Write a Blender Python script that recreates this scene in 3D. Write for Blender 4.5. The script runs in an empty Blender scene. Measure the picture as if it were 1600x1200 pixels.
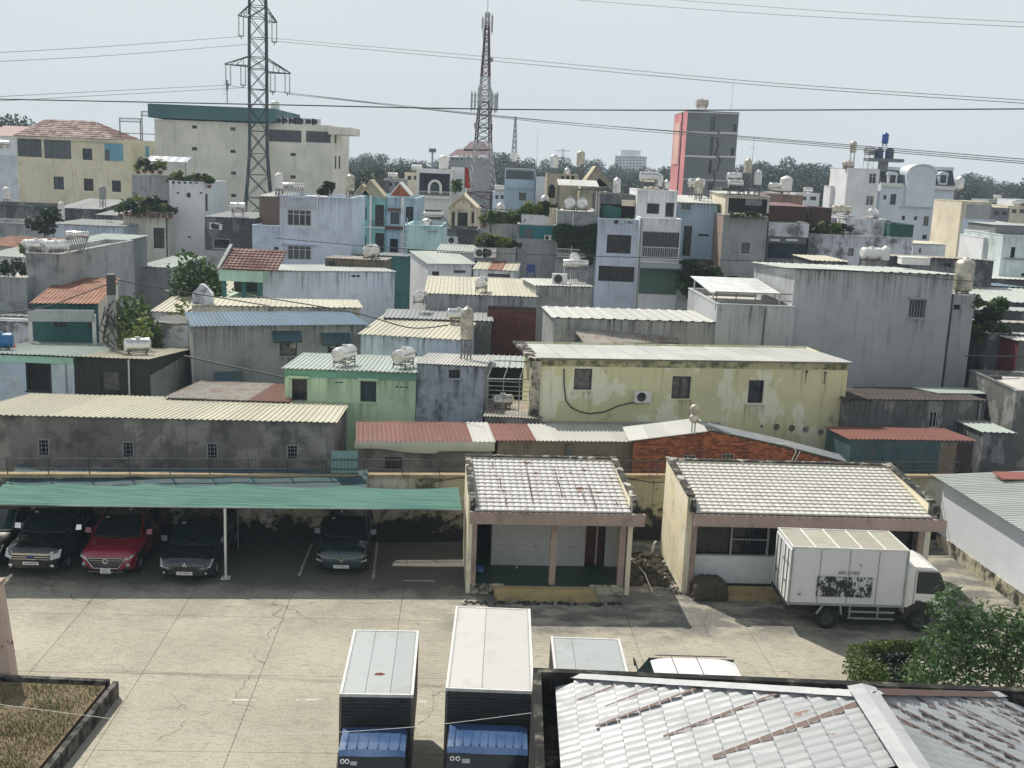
import bpy, bmesh, math, random
from mathutils import Matrix, Vector, noise
rnd = random.Random(7)
S = bpy.context.scene
COL = S.collection
R_ = math.radians; HAZE_D = 0.0005; WALLK = 1.85; SKYC = (9.7, 10.5, 11.1, 1)
# ---------------------------------------------------------------- camera, light, exposure
H, F, PITCH, ROLL = 14.0, 1700.0, R_(11.25), R_(2.35)
CAMM = Matrix.Rotation(math.pi/2-PITCH, 3, 'X') @ Matrix.Rotation(ROLL, 3, 'Z')
cd = bpy.data.cameras.new('camera'); cam = bpy.data.objects.new('camera', cd); COL.objects.link(cam)
cam.matrix_world = Matrix.Translation((0, 0, H)) @ CAMM.to_4x4()
cd.sensor_width = 36.0; cd.lens = 36.0*F/1600; cd.clip_start = 0.2; cd.clip_end = 6000
S.camera = cam
SUNV = Vector((-1.5, 2.05, 3.1)).normalized()          # towards the sun
w = bpy.data.worlds.new('World'); S.world = w; w.use_nodes = True
nt = w.node_tree; nt.nodes.clear()
wo = nt.nodes.new('ShaderNodeOutputWorld'); bg = nt.nodes.new('ShaderNodeBackground'); sky = nt.nodes.new('ShaderNodeTexSky')
sky.sky_type = 'NISHITA'; sky.sun_disc = False; sky.sun_elevation = math.asin(SUNV.z)
sky.sun_rotation = math.atan2(SUNV.x, SUNV.y)
sky.air_density = 1.2; sky.dust_density = 2.0; sky.ozone_density = 1.5; sky.altitude = 10
hs = nt.nodes.new('ShaderNodeHueSaturation'); hs.inputs['Saturation'].default_value = 0.6
nt.links.new(sky.outputs[0], hs.inputs['Color'])
tcw = nt.nodes.new('ShaderNodeTexCoord'); sx_ = nt.nodes.new('ShaderNodeSeparateXYZ'); nt.links.new(tcw.outputs['Generated'], sx_.inputs[0])
mr_ = nt.nodes.new('ShaderNodeMapRange'); mr_.interpolation_type = 'SMOOTHSTEP'; nt.links.new(sx_.outputs[2], mr_.inputs[0])
mr_.inputs[1].default_value = 0.25; mr_.inputs[2].default_value = 1.0; mr_.inputs[3].default_value = 0.97; mr_.inputs[4].default_value = 0.2
mxw = nt.nodes.new('ShaderNodeMix'); mxw.data_type = 'RGBA'; nt.links.new(mr_.outputs[0], mxw.inputs[0]); nt.links.new(hs.outputs[0], mxw.inputs[6])
nzw = nt.nodes.new('ShaderNodeTexNoise'); nzw.inputs['Scale'].default_value = 2.2; nzw.inputs['Detail'].default_value = 5; mpw = nt.nodes.new('ShaderNodeMapping'); mpw.inputs['Scale'].default_value = (1, 1, 3.5)
nt.links.new(tcw.outputs['Generated'], mpw.inputs[0]); nt.links.new(mpw.outputs[0], nzw.inputs['Vector'])
mxs = nt.nodes.new('ShaderNodeMix'); mxs.data_type = 'RGBA'; nt.links.new(nzw.outputs['Fac'], mxs.inputs[0]); mxs.inputs[6].default_value = tuple(c*.93 for c in SKYC[:3])+(1,); mxs.inputs[7].default_value = tuple(c*k for c, k in zip(SKYC[:3], (1.08, 1.055, 1.03)))+(1,)
nt.links.new(mxs.outputs[2], mxw.inputs[7])
nt.links.new(mxw.outputs[2], bg.inputs[0]); nt.links.new(bg.outputs[0], wo.inputs[0])
bg.inputs[1].default_value = 0.07
sd = bpy.data.lights.new('sun', 'SUN'); sd.energy = 4.6; sd.angle = R_(0.6); sd.color = (1.0, 0.945, 0.84)
so = bpy.data.objects.new('sun', sd); COL.objects.link(so)
so.rotation_euler = (-SUNV).to_track_quat('-Z', 'Y').to_euler(); so.location = SUNV*60
S.view_settings.view_transform = 'Standard'; S.view_settings.look = 'None'
S.view_settings.exposure = 0.12; S.view_settings.gamma = 1.0; S.view_settings.use_curve_mapping = False
S.cycles.use_denoising = True; S.cycles.volume_bounces = 0; S.cycles.max_bounces = 6; S.cycles.transparent_max_bounces = 6
S.cycles.volume_step_rate = 4; S.cycles.use_adaptive_sampling = True
# ---------------------------------------------------------------- where a line of sight meets a surface
def ray(px, py): return CAMM @ Vector(((px-800)/F, (600-py)/F, -1))
def P(px, py, Y=None, Z=None):
    d = ray(px, py); t = Y/d.y if Y is not None else (Z-H)/d.z
    return Vector((0, 0, H)) + t*d
CT = CAMM.transposed()
def pix(p):
    q = CT @ (Vector(p)-Vector((0, 0, H))); return (800-F*q.x/q.z, 600+F*q.y/q.z)
def z_at(x, y, py):
    a, b = -30., 60.
    for _ in range(50):
        m = (a+b)/2
        if pix((x, y, m))[1] > py: a = m
        else: b = m
    return (a+b)/2
# ---------------------------------------------------------------- mesh builder
class MB:
    def __init__(s): s.v = []; s.f = []; s.m = []; s.sm = []
    def add(s, vs, fs, mi=0, sm=False):
        o = len(s.v); s.v += [tuple(v) for v in vs]
        for f in fs: s.f.append(tuple(i+o for i in f)); s.m.append(mi); s.sm.append(sm)
        return s
    def box(s, x0, y0, z0, x1, y1, z1, mi=0):
        return s.add([(x0,y0,z0),(x1,y0,z0),(x1,y1,z0),(x0,y1,z0),(x0,y0,z1),(x1,y0,z1),(x1,y1,z1),(x0,y1,z1)],
            [(0,3,2,1),(4,5,6,7),(0,1,5,4),(1,2,6,5),(2,3,7,6),(3,0,4,7)], mi)
    def cbox(s, cx, cy, cz, sx, sy, sz, mi=0): return s.box(cx-sx/2, cy-sy/2, cz-sz/2, cx+sx/2, cy+sy/2, cz+sz/2, mi)
    def quad(s, a, b, c, d, mi=0): return s.add([a,b,c,d], [(0,1,2,3)], mi)
    def prism(s, pts, d, mi=0):          # polygon pts (3d) swept by vector d
        n = len(pts); d = Vector(d); q = [Vector(p) for p in pts]
        return s.add(q+[p+d for p in q], [tuple(range(n))[::-1], tuple(range(n, 2*n))]+[(i,(i+1)%n,n+(i+1)%n,n+i) for i in range(n)], mi)
    def cyl(s, p0, p1, r0, r1=None, n=8, mi=0, caps=True, sm=True):
        p0, p1 = Vector(p0), Vector(p1); r1 = r0 if r1 is None else r1
        d = (p1-p0).normalized(); a = d.orthogonal().normalized(); b = d.cross(a)
        vs = []
        for p, r in ((p0, r0), (p1, r1)):
            for i in range(n): t = 2*math.pi*(i+.5)/n; vs.append(p+(a*math.cos(t)+b*math.sin(t))*r)
        s.add(vs, [(i,(i+1)%n,n+(i+1)%n,n+i) for i in range(n)], mi, sm)
        if caps: s.add(vs, [tuple(range(n))[::-1], tuple(range(n, 2*n))], mi)
        return s
    def bar(s, p0, p1, w, mi=0): return s.cyl(p0, p1, w*.707, n=4, mi=mi, sm=False)
    def tube(s, pts, r, n=5, mi=0):
        for a, b in zip(pts, pts[1:]): s.cyl(a, b, r, n=n, mi=mi, caps=False)
        return s
    def lathe(s, prof, n=16, mi=0, c=(0,0,0), axis='z'):   # prof (r, h)
        vs = []
        for r, h in prof:
            for i in range(n):
                t = 2*math.pi*i/n; a, b = r*math.cos(t), r*math.sin(t)
                v = (a, b, h) if axis == 'z' else ((h, a, b) if axis == 'x' else (b, h, a))
                vs.append((v[0]+c[0], v[1]+c[1], v[2]+c[2]))
        k = len(prof)
        fs = [(j*n+i, j*n+(i+1)%n, (j+1)*n+(i+1)%n, (j+1)*n+i) for j in range(k-1) for i in range(n)]
        return s.add(vs, fs, mi, True)
    def grid(s, fn, nu, nv, mi=0, sm=False):
        vs = [fn(i/nu, j/nv) for j in range(nv+1) for i in range(nu+1)]
        return s.add(vs, [(j*(nu+1)+i, j*(nu+1)+i+1, (j+1)*(nu+1)+i+1, (j+1)*(nu+1)+i) for j in range(nv) for i in range(nu)], mi, sm)
    def mesh(s, name, mats):
        me = bpy.data.meshes.new(name); me.from_pydata(s.v, [], s.f)
        for m in (mats if isinstance(mats, (list, tuple)) else [mats]): me.materials.append(m)
        me.polygons.foreach_set('material_index', s.m); me.polygons.foreach_set('use_smooth', s.sm); me.update()
        return me
    def build(s, name, mats, parent=None, **k):
        return link(name, s.mesh(name, mats), parent, **k)
def link(name, me, parent=None, loc=None, rot=None, scale=None, kind=None, label=None):
    o = bpy.data.objects.new(name, me); COL.objects.link(o)
    if parent: o.parent = parent
    if loc is not None: o.location = loc
    if rot is not None: o.rotation_euler = rot
    if scale is not None: o.scale = scale
    if kind: o['kind'] = kind
    if label: o['label'] = label
    return o
def tag(o, label, cat, group=None, kind=None):
    o['label'] = label; o['category'] = cat
    if group: o['group'] = group
    if kind: o['kind'] = kind
    return o
def thing(name, label, cat, loc=(0,0,0), yaw=0, group=None):
    o = bpy.data.objects.new(name, None); COL.objects.link(o); o.location = loc; o.rotation_euler = (0, 0, yaw)
    o.empty_display_size = .2
    return tag(o, label, cat, group)
def copy_thing(r, loc, yaw=0, label=None, scale=1):
    c = r.copy(); COL.objects.link(c); c.location = loc; c.rotation_euler = (0, 0, yaw); c.scale = (scale,)*3
    if label: c['label'] = label
    for ch in r.children:
        d = ch.copy(); COL.objects.link(d); d.parent = c
        for g in ch.children: e = g.copy(); COL.objects.link(e); e.parent = d
    return c
# ---------------------------------------------------------------- materials
_mc = {}
def _new(name):
    m = bpy.data.materials.new(name); m.use_nodes = True; n = m.node_tree; n.nodes.clear()
    o = n.nodes.new('ShaderNodeOutputMaterial'); b = n.nodes.new('ShaderNodeBsdfPrincipled'); n.links.new(b.outputs[0], o.inputs[0])
    return m, n, b
def rgb(c): return (c[0], c[1], c[2], 1) if not isinstance(c, (int, float)) else (c, c, c, 1)
def _noise(n, vec, scale, detail=4, rough=.6):
    t = n.nodes.new('ShaderNodeTexNoise'); t.inputs['Scale'].default_value = scale; t.inputs['Detail'].default_value = detail
    t.inputs['Roughness'].default_value = rough
    if vec: n.links.new(vec, t.inputs['Vector'])
    return t.outputs['Fac']
def _ramp(n, fac, a, b, va=0., vb=1.):
    r = n.nodes.new('ShaderNodeMapRange'); r.inputs[1].default_value = a; r.inputs[2].default_value = b
    r.inputs[3].default_value = va; r.inputs[4].default_value = vb; r.interpolation_type = 'SMOOTHSTEP'
    n.links.new(fac, r.inputs[0]); return r.outputs[0]
def _mix(n, fac, a, b, mode='MIX'):
    m = n.nodes.new('ShaderNodeMix'); m.data_type = 'RGBA'; m.blend_type = mode
    for v, i in ((fac, 0), (a, 6), (b, 7)):
        if isinstance(v, (int, float)) and i == 0: m.inputs[0].default_value = v
        elif isinstance(v, (tuple, list, int, float)): m.inputs[i].default_value = rgb(v)
        else: n.links.new(v, m.inputs[i])
    return m.outputs[2]
def _map(n, vec, sc, loc=(0,0,0)):
    m = n.nodes.new('ShaderNodeMapping'); m.inputs['Scale'].default_value = sc; m.inputs['Location'].default_value = loc
    n.links.new(vec, m.inputs[0]); return m.outputs[0]
def _mul(n, a, b, op='MULTIPLY'):
    m = n.nodes.new('ShaderNodeMath'); m.operation = op
    for i, v in ((0, a), (1, b)):
        if isinstance(v, (int, float)): m.inputs[i].default_value = v
        else: n.links.new(v, m.inputs[i])
    return m.outputs[0]
def _pos(n): return n.nodes.new('ShaderNodeNewGeometry').outputs['Position']
def _bump(n, b, fac, st=.3, dist=.02):
    k = n.nodes.new('ShaderNodeBump'); k.inputs['Strength'].default_value = st; k.inputs['Distance'].default_value = dist
    n.links.new(fac, k.inputs['Height']); n.links.new(k.outputs[0], b.inputs['Normal'])
def mat(name, col, rough=.6, metal=0., var=.12, sc=6., bump=0., spec=None, coat=0.):
    if name in _mc: return _mc[name]
    m, n, b = _new(name); p = _pos(n)
    f = _noise(n, p, sc, 5)
    c = _mix(n, _ramp(n, f, .3, .7), tuple(x*(1-var) for x in col), tuple(min(1, x*(1+var)) for x in col))
    n.links.new(c, b.inputs['Base Color'])
    n.links.new(_ramp(n, f, .3, .7, max(0, rough-.08), min(1, rough+.08)), b.inputs['Roughness'])
    b.inputs['Metallic'].default_value = metal
    if coat: b.inputs['Coat Weight'].default_value = coat; b.inputs['Coat Roughness'].default_value = .03
    if spec is not None: b.inputs['Specular IOR Level'].default_value = spec
    if bump: _bump(n, b, f, bump)
    _mc[name] = m; return m
def wall_mat(name, col, dirt=.08, amt=.35, streak=.35, sc=.5, patch=None, pamt=.0, lo=.48, hi=.72, seed=0., rough=.85):
    """painted plaster: mottled mould, rain streaks, pale or dark repair patches, grain"""
    if name in _mc: return _mc[name]
    K_ = min(WALLK if max(col) > .19 else 1.2, .83/max(col)); col = tuple(min(.84, x*K_) for x in col); dirt = dirt*1.2 if isinstance(dirt, (int, float)) else dirt
    if patch is not None: patch = tuple(min(.8, x*WALLK) for x in patch)
    m, n, b = _new(name); p = _map(n, _pos(n), (1,1,1), (seed*7.3, seed*3.1, seed*1.7))
    d = (dirt*1.0, dirt*1.0, dirt*.97) if isinstance(dirt, (int, float)) else dirt
    big = _noise(n, p, .22, 3); med = _noise(n, p, sc*2, 8, .68); fine = _noise(n, p, 14, 6, .7)
    st = _noise(n, _map(n, p, (3.2, 3.2, .22)), 1.3, 6, .65)
    c = _mix(n, _ramp(n, big, .35, .65), tuple(x*.88 for x in col), tuple(min(1, x*1.06) for x in col))
    c = _mix(n, _mul(n, _ramp(n, fine, .3, .75), .14), c, tuple(x*.55 for x in col))
    if patch is not None: c = _mix(n, _mul(n, _ramp(n, _noise(n, _map(n, p, (1,1,.6), (5,5,5)), sc*1.3, 6, .6), .52, .56), pamt), c, patch)
    c = _mix(n, _mul(n, _ramp(n, st, .52, .78), streak), c, d)
    c = _mix(n, _mul(n, _ramp(n, med, lo, hi), amt), c, d)
    n.links.new(c, b.inputs['Base Color']); b.inputs['Roughness'].default_value = rough
    b.inputs['Specular IOR Level'].default_value = .25
    _bump(n, b, _mul(n, fine, med, 'ADD'), .35, .03)
    _mc[name] = m; return m
def sheet_mat(name, col, rust=(.16,.06,.03), amt=0., rough=.45, metal=0., dirt=.3, lo=.55, hi=.62, sc=1.2):
    """painted or galvanised roofing sheet, tone differs from sheet to sheet"""
    if name in _mc: return _mc[name]
    col = tuple(x*.86 for x in col)
    m, n, b = _new(name); p = _pos(n); oi = n.nodes.new('ShaderNodeObjectInfo')
    c = _mix(n, oi.outputs['Random'], tuple(x*.86 for x in col), tuple(min(1, x*1.05) for x in col))
    g = _noise(n, p, 1.1, 7, .7)
    c = _mix(n, _mul(n, _ramp(n, g, .45, .75), dirt), c, tuple(x*.45 for x in col))
    if amt:
        r = _noise(n, p, sc, 8, .72)
        c = _mix(n, _mul(n, _ramp(n, r, lo, hi), amt), c, _mix(n, _noise(n, p, 9, 4), rust, tuple(x*1.9 for x in rust)))
    n.links.new(c, b.inputs['Base Color']); b.inputs['Metallic'].default_value = metal
    n.links.new(_ramp(n, g, .3, .7, rough-.1, rough+.15), b.inputs['Roughness'])
    _mc[name] = m; return m
GLASS = mat('window_glass_dark', (.012,.015,.018), .12, 0, .3, 2)
GLASSB = mat('window_glass_blue', (.05,.075,.09), .15, 0, .3, 1)
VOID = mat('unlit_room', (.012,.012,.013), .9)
CURT = mat('curtain_cloth', (.33,.31,.28), .9, 0, .4, 3)
CURTD = mat('dim_curtain', (.13,.125,.12), .6, 0, .5, 6)
FR_W = mat('frame_white', (.62,.62,.60), .5); FR_D = mat('frame_dark', (.05,.05,.055), .5); FR_G = mat('frame_grey', (.28,.29,.30), .5)
FR_B = mat('frame_brown', (.12,.07,.05), .6)
STEEL = mat('stainless_steel', (.70,.69,.66), .28, .75, .15, 2); STEELW = mat('weathered_steel_tank', (.50,.46,.38), .45, .45, .35, 3)
STAND = mat('stand_iron', (.16,.15,.14), .6, .3, .3); BLK = mat('black_rubber', (.015,.015,.016), .8)
GALV = mat('galvanised_steel', (.33,.36,.37), .5, .5, .2, 3); CABLE = mat('cable_black', (.03,.03,.03), .6)
WHT = mat('white_paint', (.72,.71,.68), .5, 0, .08); TEAL = mat('teal_paint', (.05,.17,.16), .6)
# ---------------------------------------------------------------- buildings
SKIP = []; ACN = {'stained_grey_link','long_grey_house','bone_roof_house','pale_block_house','tall_grey_house','light_blue_house','lavender_grey_house','plant_tower','vine_balcony_house','white_balcony_townhouse','grille_window_townhouse'}; LATE_AC = []
def holed(mb, T, a0, b0, a1, b1, holes, dep=.16, mi=0):
    A = sorted({a0, a1, *[h[0] for h in holes], *[h[2] for h in holes]}); B = sorted({b0, b1, *[h[1] for h in holes], *[h[3] for h in holes]})
    for i in range(len(A)-1):
        for j in range(len(B)-1):
            ca, cb = (A[i]+A[i+1])/2, (B[j]+B[j+1])/2
            if any(h[0] < ca < h[2] and h[1] < cb < h[3] for h in holes): continue
            mb.quad(T(A[i],B[j],0), T(A[i+1],B[j],0), T(A[i+1],B[j+1],0), T(A[i],B[j+1],0), mi)
    for x0, y0, x1, y1 in holes:
        c = [(x0,y0),(x1,y0),(x1,y1),(x0,y1)]
        for k in range(4):
            p, q = c[k], c[(k+1) % 4]
            mb.quad(T(*p,0), T(*q,0), T(*q,dep+.08), T(*p,dep+.08), mi)
def tbox(mb, T, a0, b0, c0, a1, b1, c1, mi=0):
    vs = [T(a,b,c) for c in (c0,c1) for b in (b0,b1) for a in (a0,a1)]
    mb.add(vs, [(0,1,3,2),(4,6,7,5),(0,4,5,1),(2,3,7,6),(0,2,6,4),(1,5,7,3)], mi)
def window(parent, T, r, st, dep=.16):
    x0, y0, x1, y1 = r; w_, h_ = x1-x0, y1-y0; e = min(.05, w_*.08)
    name = 'door' if 'door' in st else 'window'
    fm = FR_W if 'w' in st.split('_')[-1] else FR_D if 'd' in st.split('_')[-1] else FR_B if 'b' in st.split('_')[-1] else FR_G
    base = st.split('_')[0]
    if base == 'hole':
        mb = MB(); tbox(mb, T, x0, y0, dep+.02, x1, y1, dep+.05); return mb.build('vent_opening', VOID, parent)
    mb = MB(); d0, d1 = dep-.10, dep-.04
    tbox(mb, T, x0, y0, d0, x0+e, y1, d1); tbox(mb, T, x1-e, y0, d0, x1, y1, d1)
    tbox(mb, T, x0+e, y0, d0, x1-e, y0+e, d1); tbox(mb, T, x0+e, y1-e, d0, x1-e, y1, d1)
    nm = {'double':1, 'quad':3, 'tri':2, 'door':1, 'wide':4}.get(base, 0)
    for k in range(nm):
        c = x0+w_*(k+1)/(nm+1); tbox(mb, T, c-e*.6, y0+e, d0+.005, c+e*.6, y1-e, d1-.005)
    if base in ('double', 'quad', 'tri') and h_ > 1.0:
        c = y0+h_*.72; tbox(mb, T, x0+e, c-.02, d0+.01, x1-e, c+.02, d1-.01)
    wn = mb.build(name, fm, parent)
    mb = MB(); q_ = rnd.random(); pm = GLASS if q_ < .6 else GLASSB if q_ < .82 else CURTD
    if 'c' in st.split('_')[-1]: pm = CURT
    if 'u' in st.split('_')[-1]: pm = GLASSB
    if base == 'shut':
        n = max(4, int(h_/.1))
        for k in range(n):
            a, b = y0+e+(h_-2*e)*k/n, y0+e+(h_-2*e)*(k+1)/n
            mb.quad(T(x0+e,a,dep-.03), T(x1-e,a,dep-.03), T(x1-e,b,dep), T(x0+e,b,dep)); mb.quad(T(x0+e,b,dep), T(x1-e,b,dep), T(x1-e,b,dep-.03), T(x0+e,b,dep-.03))
        mb.build('shutter', FR_G, wn); return wn
    tbox(mb, T, x0, y0, dep, x1, y1, dep+.03)
    mb.build('pane', pm, wn)
    if base in ('grille', 'quad', 'bars') or 'g' in st.split('_')[-1]:
        mb = MB(); n = max(3, int(w_/.13))
        for k in range(1, n):
            c = x0+w_*k/n
            if base != 'quad': tbox(mb, T, c-.012, y0, d0-.04, c+.012, y1, d0-.02)
        if base == 'quad':
            n = int(h_/.13)
            for k in range(1, n): c = y0+h_*k/n; tbox(mb, T, x0, c-.012, d0-.018, x1, c+.012, d0-.008)
        mb.build('grille', FR_G if base == 'quad' else fm, wn)
    return wn
def drip(parent, T, a0, a1, top, ln):
    """soot and rain streaks running down from a sill or roof edge"""
    if ln < .15: return
    global DRIPM
    if DRIPM is None:
        m, n, b = _new('rain_streaks'); p = _pos(n); tc = n.nodes.new('ShaderNodeTexCoord'); sp = n.nodes.new('ShaderNodeSeparateXYZ'); n.links.new(tc.outputs['Generated'], sp.inputs[0])
        st = _noise(n, _map(n, p, (5,5,.12)), 1.6, 7, .7); br = _noise(n, p, .8, 4)
        f = _mul(n, _mul(n, sp.outputs[2], 1.6, 'POWER'), _mul(n, _ramp(n, st, .44, .66), _ramp(n, br, .35, .6, .35, 1)))
        b.inputs['Base Color'].default_value = (.035,.035,.032,1); b.inputs['Roughness'].default_value = .95
        tr = n.nodes.new('ShaderNodeBsdfTransparent'); mx = n.nodes.new('ShaderNodeMixShader'); n.links.new(_mul(n, f, .62), mx.inputs[0]); n.links.new(tr.outputs[0], mx.inputs[1]); n.links.new(b.outputs[0], mx.inputs[2])
        n.links.new(mx.outputs[0], [x for x in n.nodes if x.type == 'OUTPUT_MATERIAL'][0].inputs[0]); DRIPM = m
    MB().quad(T(a0,top-ln,-.006), T(a1,top-ln,-.006), T(a1,top,-.006), T(a0,top,-.006)).build('water_stain', DRIPM, parent)
GROWM = None
def grime(parent, a0, a1, v, top, z0=0.):
    """black mould creeping up from the foot of a wall, patchy outline"""
    global GROWM
    if GROWM is None:
        m, n, b = _new('creeping_mould'); p = _pos(n); tc = n.nodes.new('ShaderNodeTexCoord'); sp = n.nodes.new('ShaderNodeSeparateXYZ'); n.links.new(tc.outputs['Generated'], sp.inputs[0])
        ns = _noise(n, p, 1.1, 9, .72); f = _ramp(n, _mul(n, ns, _mul(n, sp.outputs[2], -.42), 'ADD'), .24, .34)
        b.inputs['Base Color'].default_value = (.022,.022,.019,1); b.inputs['Roughness'].default_value = .95
        tr = n.nodes.new('ShaderNodeBsdfTransparent'); mx = n.nodes.new('ShaderNodeMixShader'); n.links.new(_mul(n, f, .9), mx.inputs[0]); n.links.new(tr.outputs[0], mx.inputs[1]); n.links.new(b.outputs[0], mx.inputs[2])
        n.links.new(mx.outputs[0], [x for x in n.nodes if x.type == 'OUTPUT_MATERIAL'][0].inputs[0]); GROWM = m
    MB().quad((a0,v,z0),(a1,v,z0),(a1,v,top),(a0,v,top)).build('mould', GROWM, parent)
DRIPM = None
class House:
    def __init__(s, name, cat, label, x0, y0, x1, Y, y1=None, D=8, z0=0., wall=None, roof=None, wins=(), rwins=(), lwins=(), yaw=None, group=None, over=.12, eave=0., base=True):
        p0 = P(x0, y0, Y=Y); zt = p0.z
        if yaw is None:
            yaw = 0.
            if y1 is not None:
                p1 = P(x1, y1, Z=zt); yaw = math.atan2(p1.y-p0.y, p1.x-p0.x); yaw = max(-.35, min(.35, yaw))
        c, sn = math.cos(yaw), math.sin(yaw)
        lo, hi = 0., 400.
        for _ in range(50):
            m_ = (lo+hi)/2
            if pix((p0.x+c*m_, p0.y+sn*m_, zt))[0] < x1: lo = m_
            else: hi = m_
        W = lo
        s.o = Vector((p0.x, p0.y, z0)); s.W = W; s.D = D; s.zt = zt-z0; s.yaw = yaw; s.c = c; s.s = sn; s.z0 = z0
        s.root = thing(name, label, cat, s.o, yaw, group); s.wall = wall
        s.roof = roof; rt = roof[0] if roof else 'flat'
        zt = s.zt; zb = zt
        if rt == 'mono':
            bx = s.world((0, D, 0)); zb = z_at(bx.x, bx.y, roof[2])-z0 if roof[2] > 0 else zt+.1
        s.zb = zb
        s.zs = zt if rt != 'flat' else zt-(roof[2] if roof and len(roof) > 2 else .5)
        # walls
        TF = lambda a,b,cc: (a, cc, b); TR = lambda a,b,cc: (W-cc, a, b); TL = lambda a,b,cc: (cc, D-a, b)
        s.TF, s.TR, s.TL = TF, TR, TL
        hf = s.rects(wins, 'f'); hr = s.rects(rwins, 'r'); hl = s.rects(lwins, 'l')
        mb = MB(); zl = min(zt, zb)
        holed(mb, TF, 0, 0, W, zt, [h for h, _ in hf]); holed(mb, TR, 0, 0, D, zl, [h for h, _ in hr]); holed(mb, TL, 0, 0, D, zl, [h for h, _ in hl])
        mb.quad((W,D,0),(0,D,0),(0,D,zb),(W,D,zb))
        if abs(zt-zb) > .01:
            v = 0 if zt > zb else D
            for u in (0, W): mb.add([(u,D,zl),(u,0,zl),(u,v,max(zt,zb))], [(0,1,2)])
        mb.build('wall', wall, s.root)
        for T, hh in ((TF, hf), (TR, hr), (TL, hl)):
            for h, stl in hh:
                window(s.root, T, h, stl)
                if T is TF and p0.y < 62 and h[1] > 1.0: drip(s.root, T, h[0]-.1, h[2]+.1, h[1], min(1.3, h[1]-.1))
                if T is TF and p0.y < 70 and 'hole' not in stl and 'door' not in stl: mbs = MB(); tbox(mbs, T, h[0]-.06, h[1]-.06, -.07, h[2]+.06, h[1]-.0, -.002); mbs.build('sill', wall, s.root)
        if p0.y < 115 and cat == 'house' and rt != 'none':
            drip(s.root, TF, .02, W-.02, zt-(.0 if rt == 'mono' else -.0), min(zt*.45, 1.9))
            if W > 4: drip(s.root, TR, .02, D-.02, zl-.02, min(zl*.4, 1.6)); drip(s.root, TL, .02, D-.02, zl-.02, min(zl*.4, 1.6))
            if W > 3 and 'tall_grey' not in name and rnd.random() < .6:
                u = W*rnd.choice((.04,.96,.5+rnd.uniform(-.2,.2)))
                ua, za_ = W*rnd.uniform(.15,.85), zt-rnd.uniform(.9,1.9)
                if p0.y > 49 and W > 3.5 and zt > 4 and name not in ACN and not any(h[0]-.6 < ua < h[2]+.6 and h[1]-.7 < za_ < h[3]+.2 for h, _ in hf): ACN.add(name); LATE_AC.append((s, ua, za_, 'air conditioner on the front wall of the '+name.replace('_',' ')))
                if not any(h[0]-.2 < u < h[2]+.2 for h, _ in hf): MB().cyl((u,-.06,0),(u,-.06,zt-.1),.035 if p0.y < 70 else .05,n=6).build('downpipe', rnd.choice((FR_W, FR_G, FR_D)), s.root)
        if rt == 'mono': s.sheets(0, W, 0, D, zt, zb, roof[1], over, roof[3] if len(roof) > 3 else 1.0, roof[4] if len(roof) > 4 else .22, eave)
        elif rt == 'flat':
            ph = zt-s.zs; t = .14
            m2 = roof[1] if roof else wall
            mb = MB().box(t+.002, t+.002, s.zs-.12, W-t-.002, D-t-.002, s.zs); mb.build('roof', m2, s.root)
            mb = MB()
            mb.box(-.03,-.03,zt,W+.03,t+.03,zt+.06); mb.box(-.03,D-t-.03,zt,W+.03,D+.03,zt+.06); mb.box(-.03,t+.03,zt,t+.03,D-t-.03,zt+.06); mb.box(W-t-.03,t+.03,zt,W+.03,D-t-.03,zt+.06)
            mb.box(t,t,s.zs,W-t,t+.01,zt); mb.box(t,D-t-.01,s.zs,W-t,D-t,zt); mb.box(t,t+.01,s.zs,t+.01,D-t-.01,zt); mb.box(W-t-.01,t+.01,s.zs,W-t,D-t-.01,zt)
            mb.build('parapet', roof[3] if roof and len(roof) > 3 else wall, s.root)
    def world(s, p): return Vector((s.o.x+p[0]*s.c-p[1]*s.s, s.o.y+p[0]*s.s+p[1]*s.c, s.z0+p[2]))
    def local(s, q):
        d = Vector(q)-s.o; return Vector((d.x*s.c+d.y*s.s, -d.x*s.s+d.y*s.c, q[2]-s.z0))
    def hit(s, px, py, face='f', v=0.):
        o = s.local(Vector((0,0,H))); d = s.local(Vector((0,0,H))+ray(px, py))-o
        if face == 'f': t = (v-o.y)/d.y
        elif face == 'r': t = (s.W-o.x)/d.x
        elif face == 'l': t = (0-o.x)/d.x
        else:                       # roof
            k = (s.zb-s.zt)/s.D if s.roof and s.roof[0] == 'mono' else 0.; z = s.zt if k else s.zs
            if s.roof and s.roof[0] == 'mono': z = s.zt
            t = (z+k*o.y-o.z)/(d.z-k*d.y)
        return o+d*t
    def rects(s, L, face):
        out = []
        for it in L:
            st, a, b, c, d = it
            p, q = s.hit(a, b, face), s.hit(c, d, face)
            m = s.hit((a+c)/2, (b+d)/2, face)
            if face == 'f': hw = abs(s.hit(c, (b+d)/2, face).x-s.hit(a, (b+d)/2, face).x)/2; cc = m.x; lim = s.W
            elif face == 'r': hw = abs(s.hit(c, (b+d)/2, face).y-s.hit(a, (b+d)/2, face).y)/2; cc = m.y; lim = s.D
            else: hw = abs(s.hit(c, (b+d)/2, face).y-s.hit(a, (b+d)/2, face).y)/2; cc = s.D-m.y; lim = s.D
            hh = abs(s.hit((a+c)/2, b, face).z-s.hit((a+c)/2, d, face).z)/2
            r = (max(.04, cc-hw), max(.04, m.z-hh), min(lim-.04, cc+hw), min(s.zt-.06, m.z+hh))
            if r[2]-r[0] > .05 and r[3]-r[1] > .05: out.append((r, st))
            else: SKIP.append((s.root.name, it))
        return out
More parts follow.
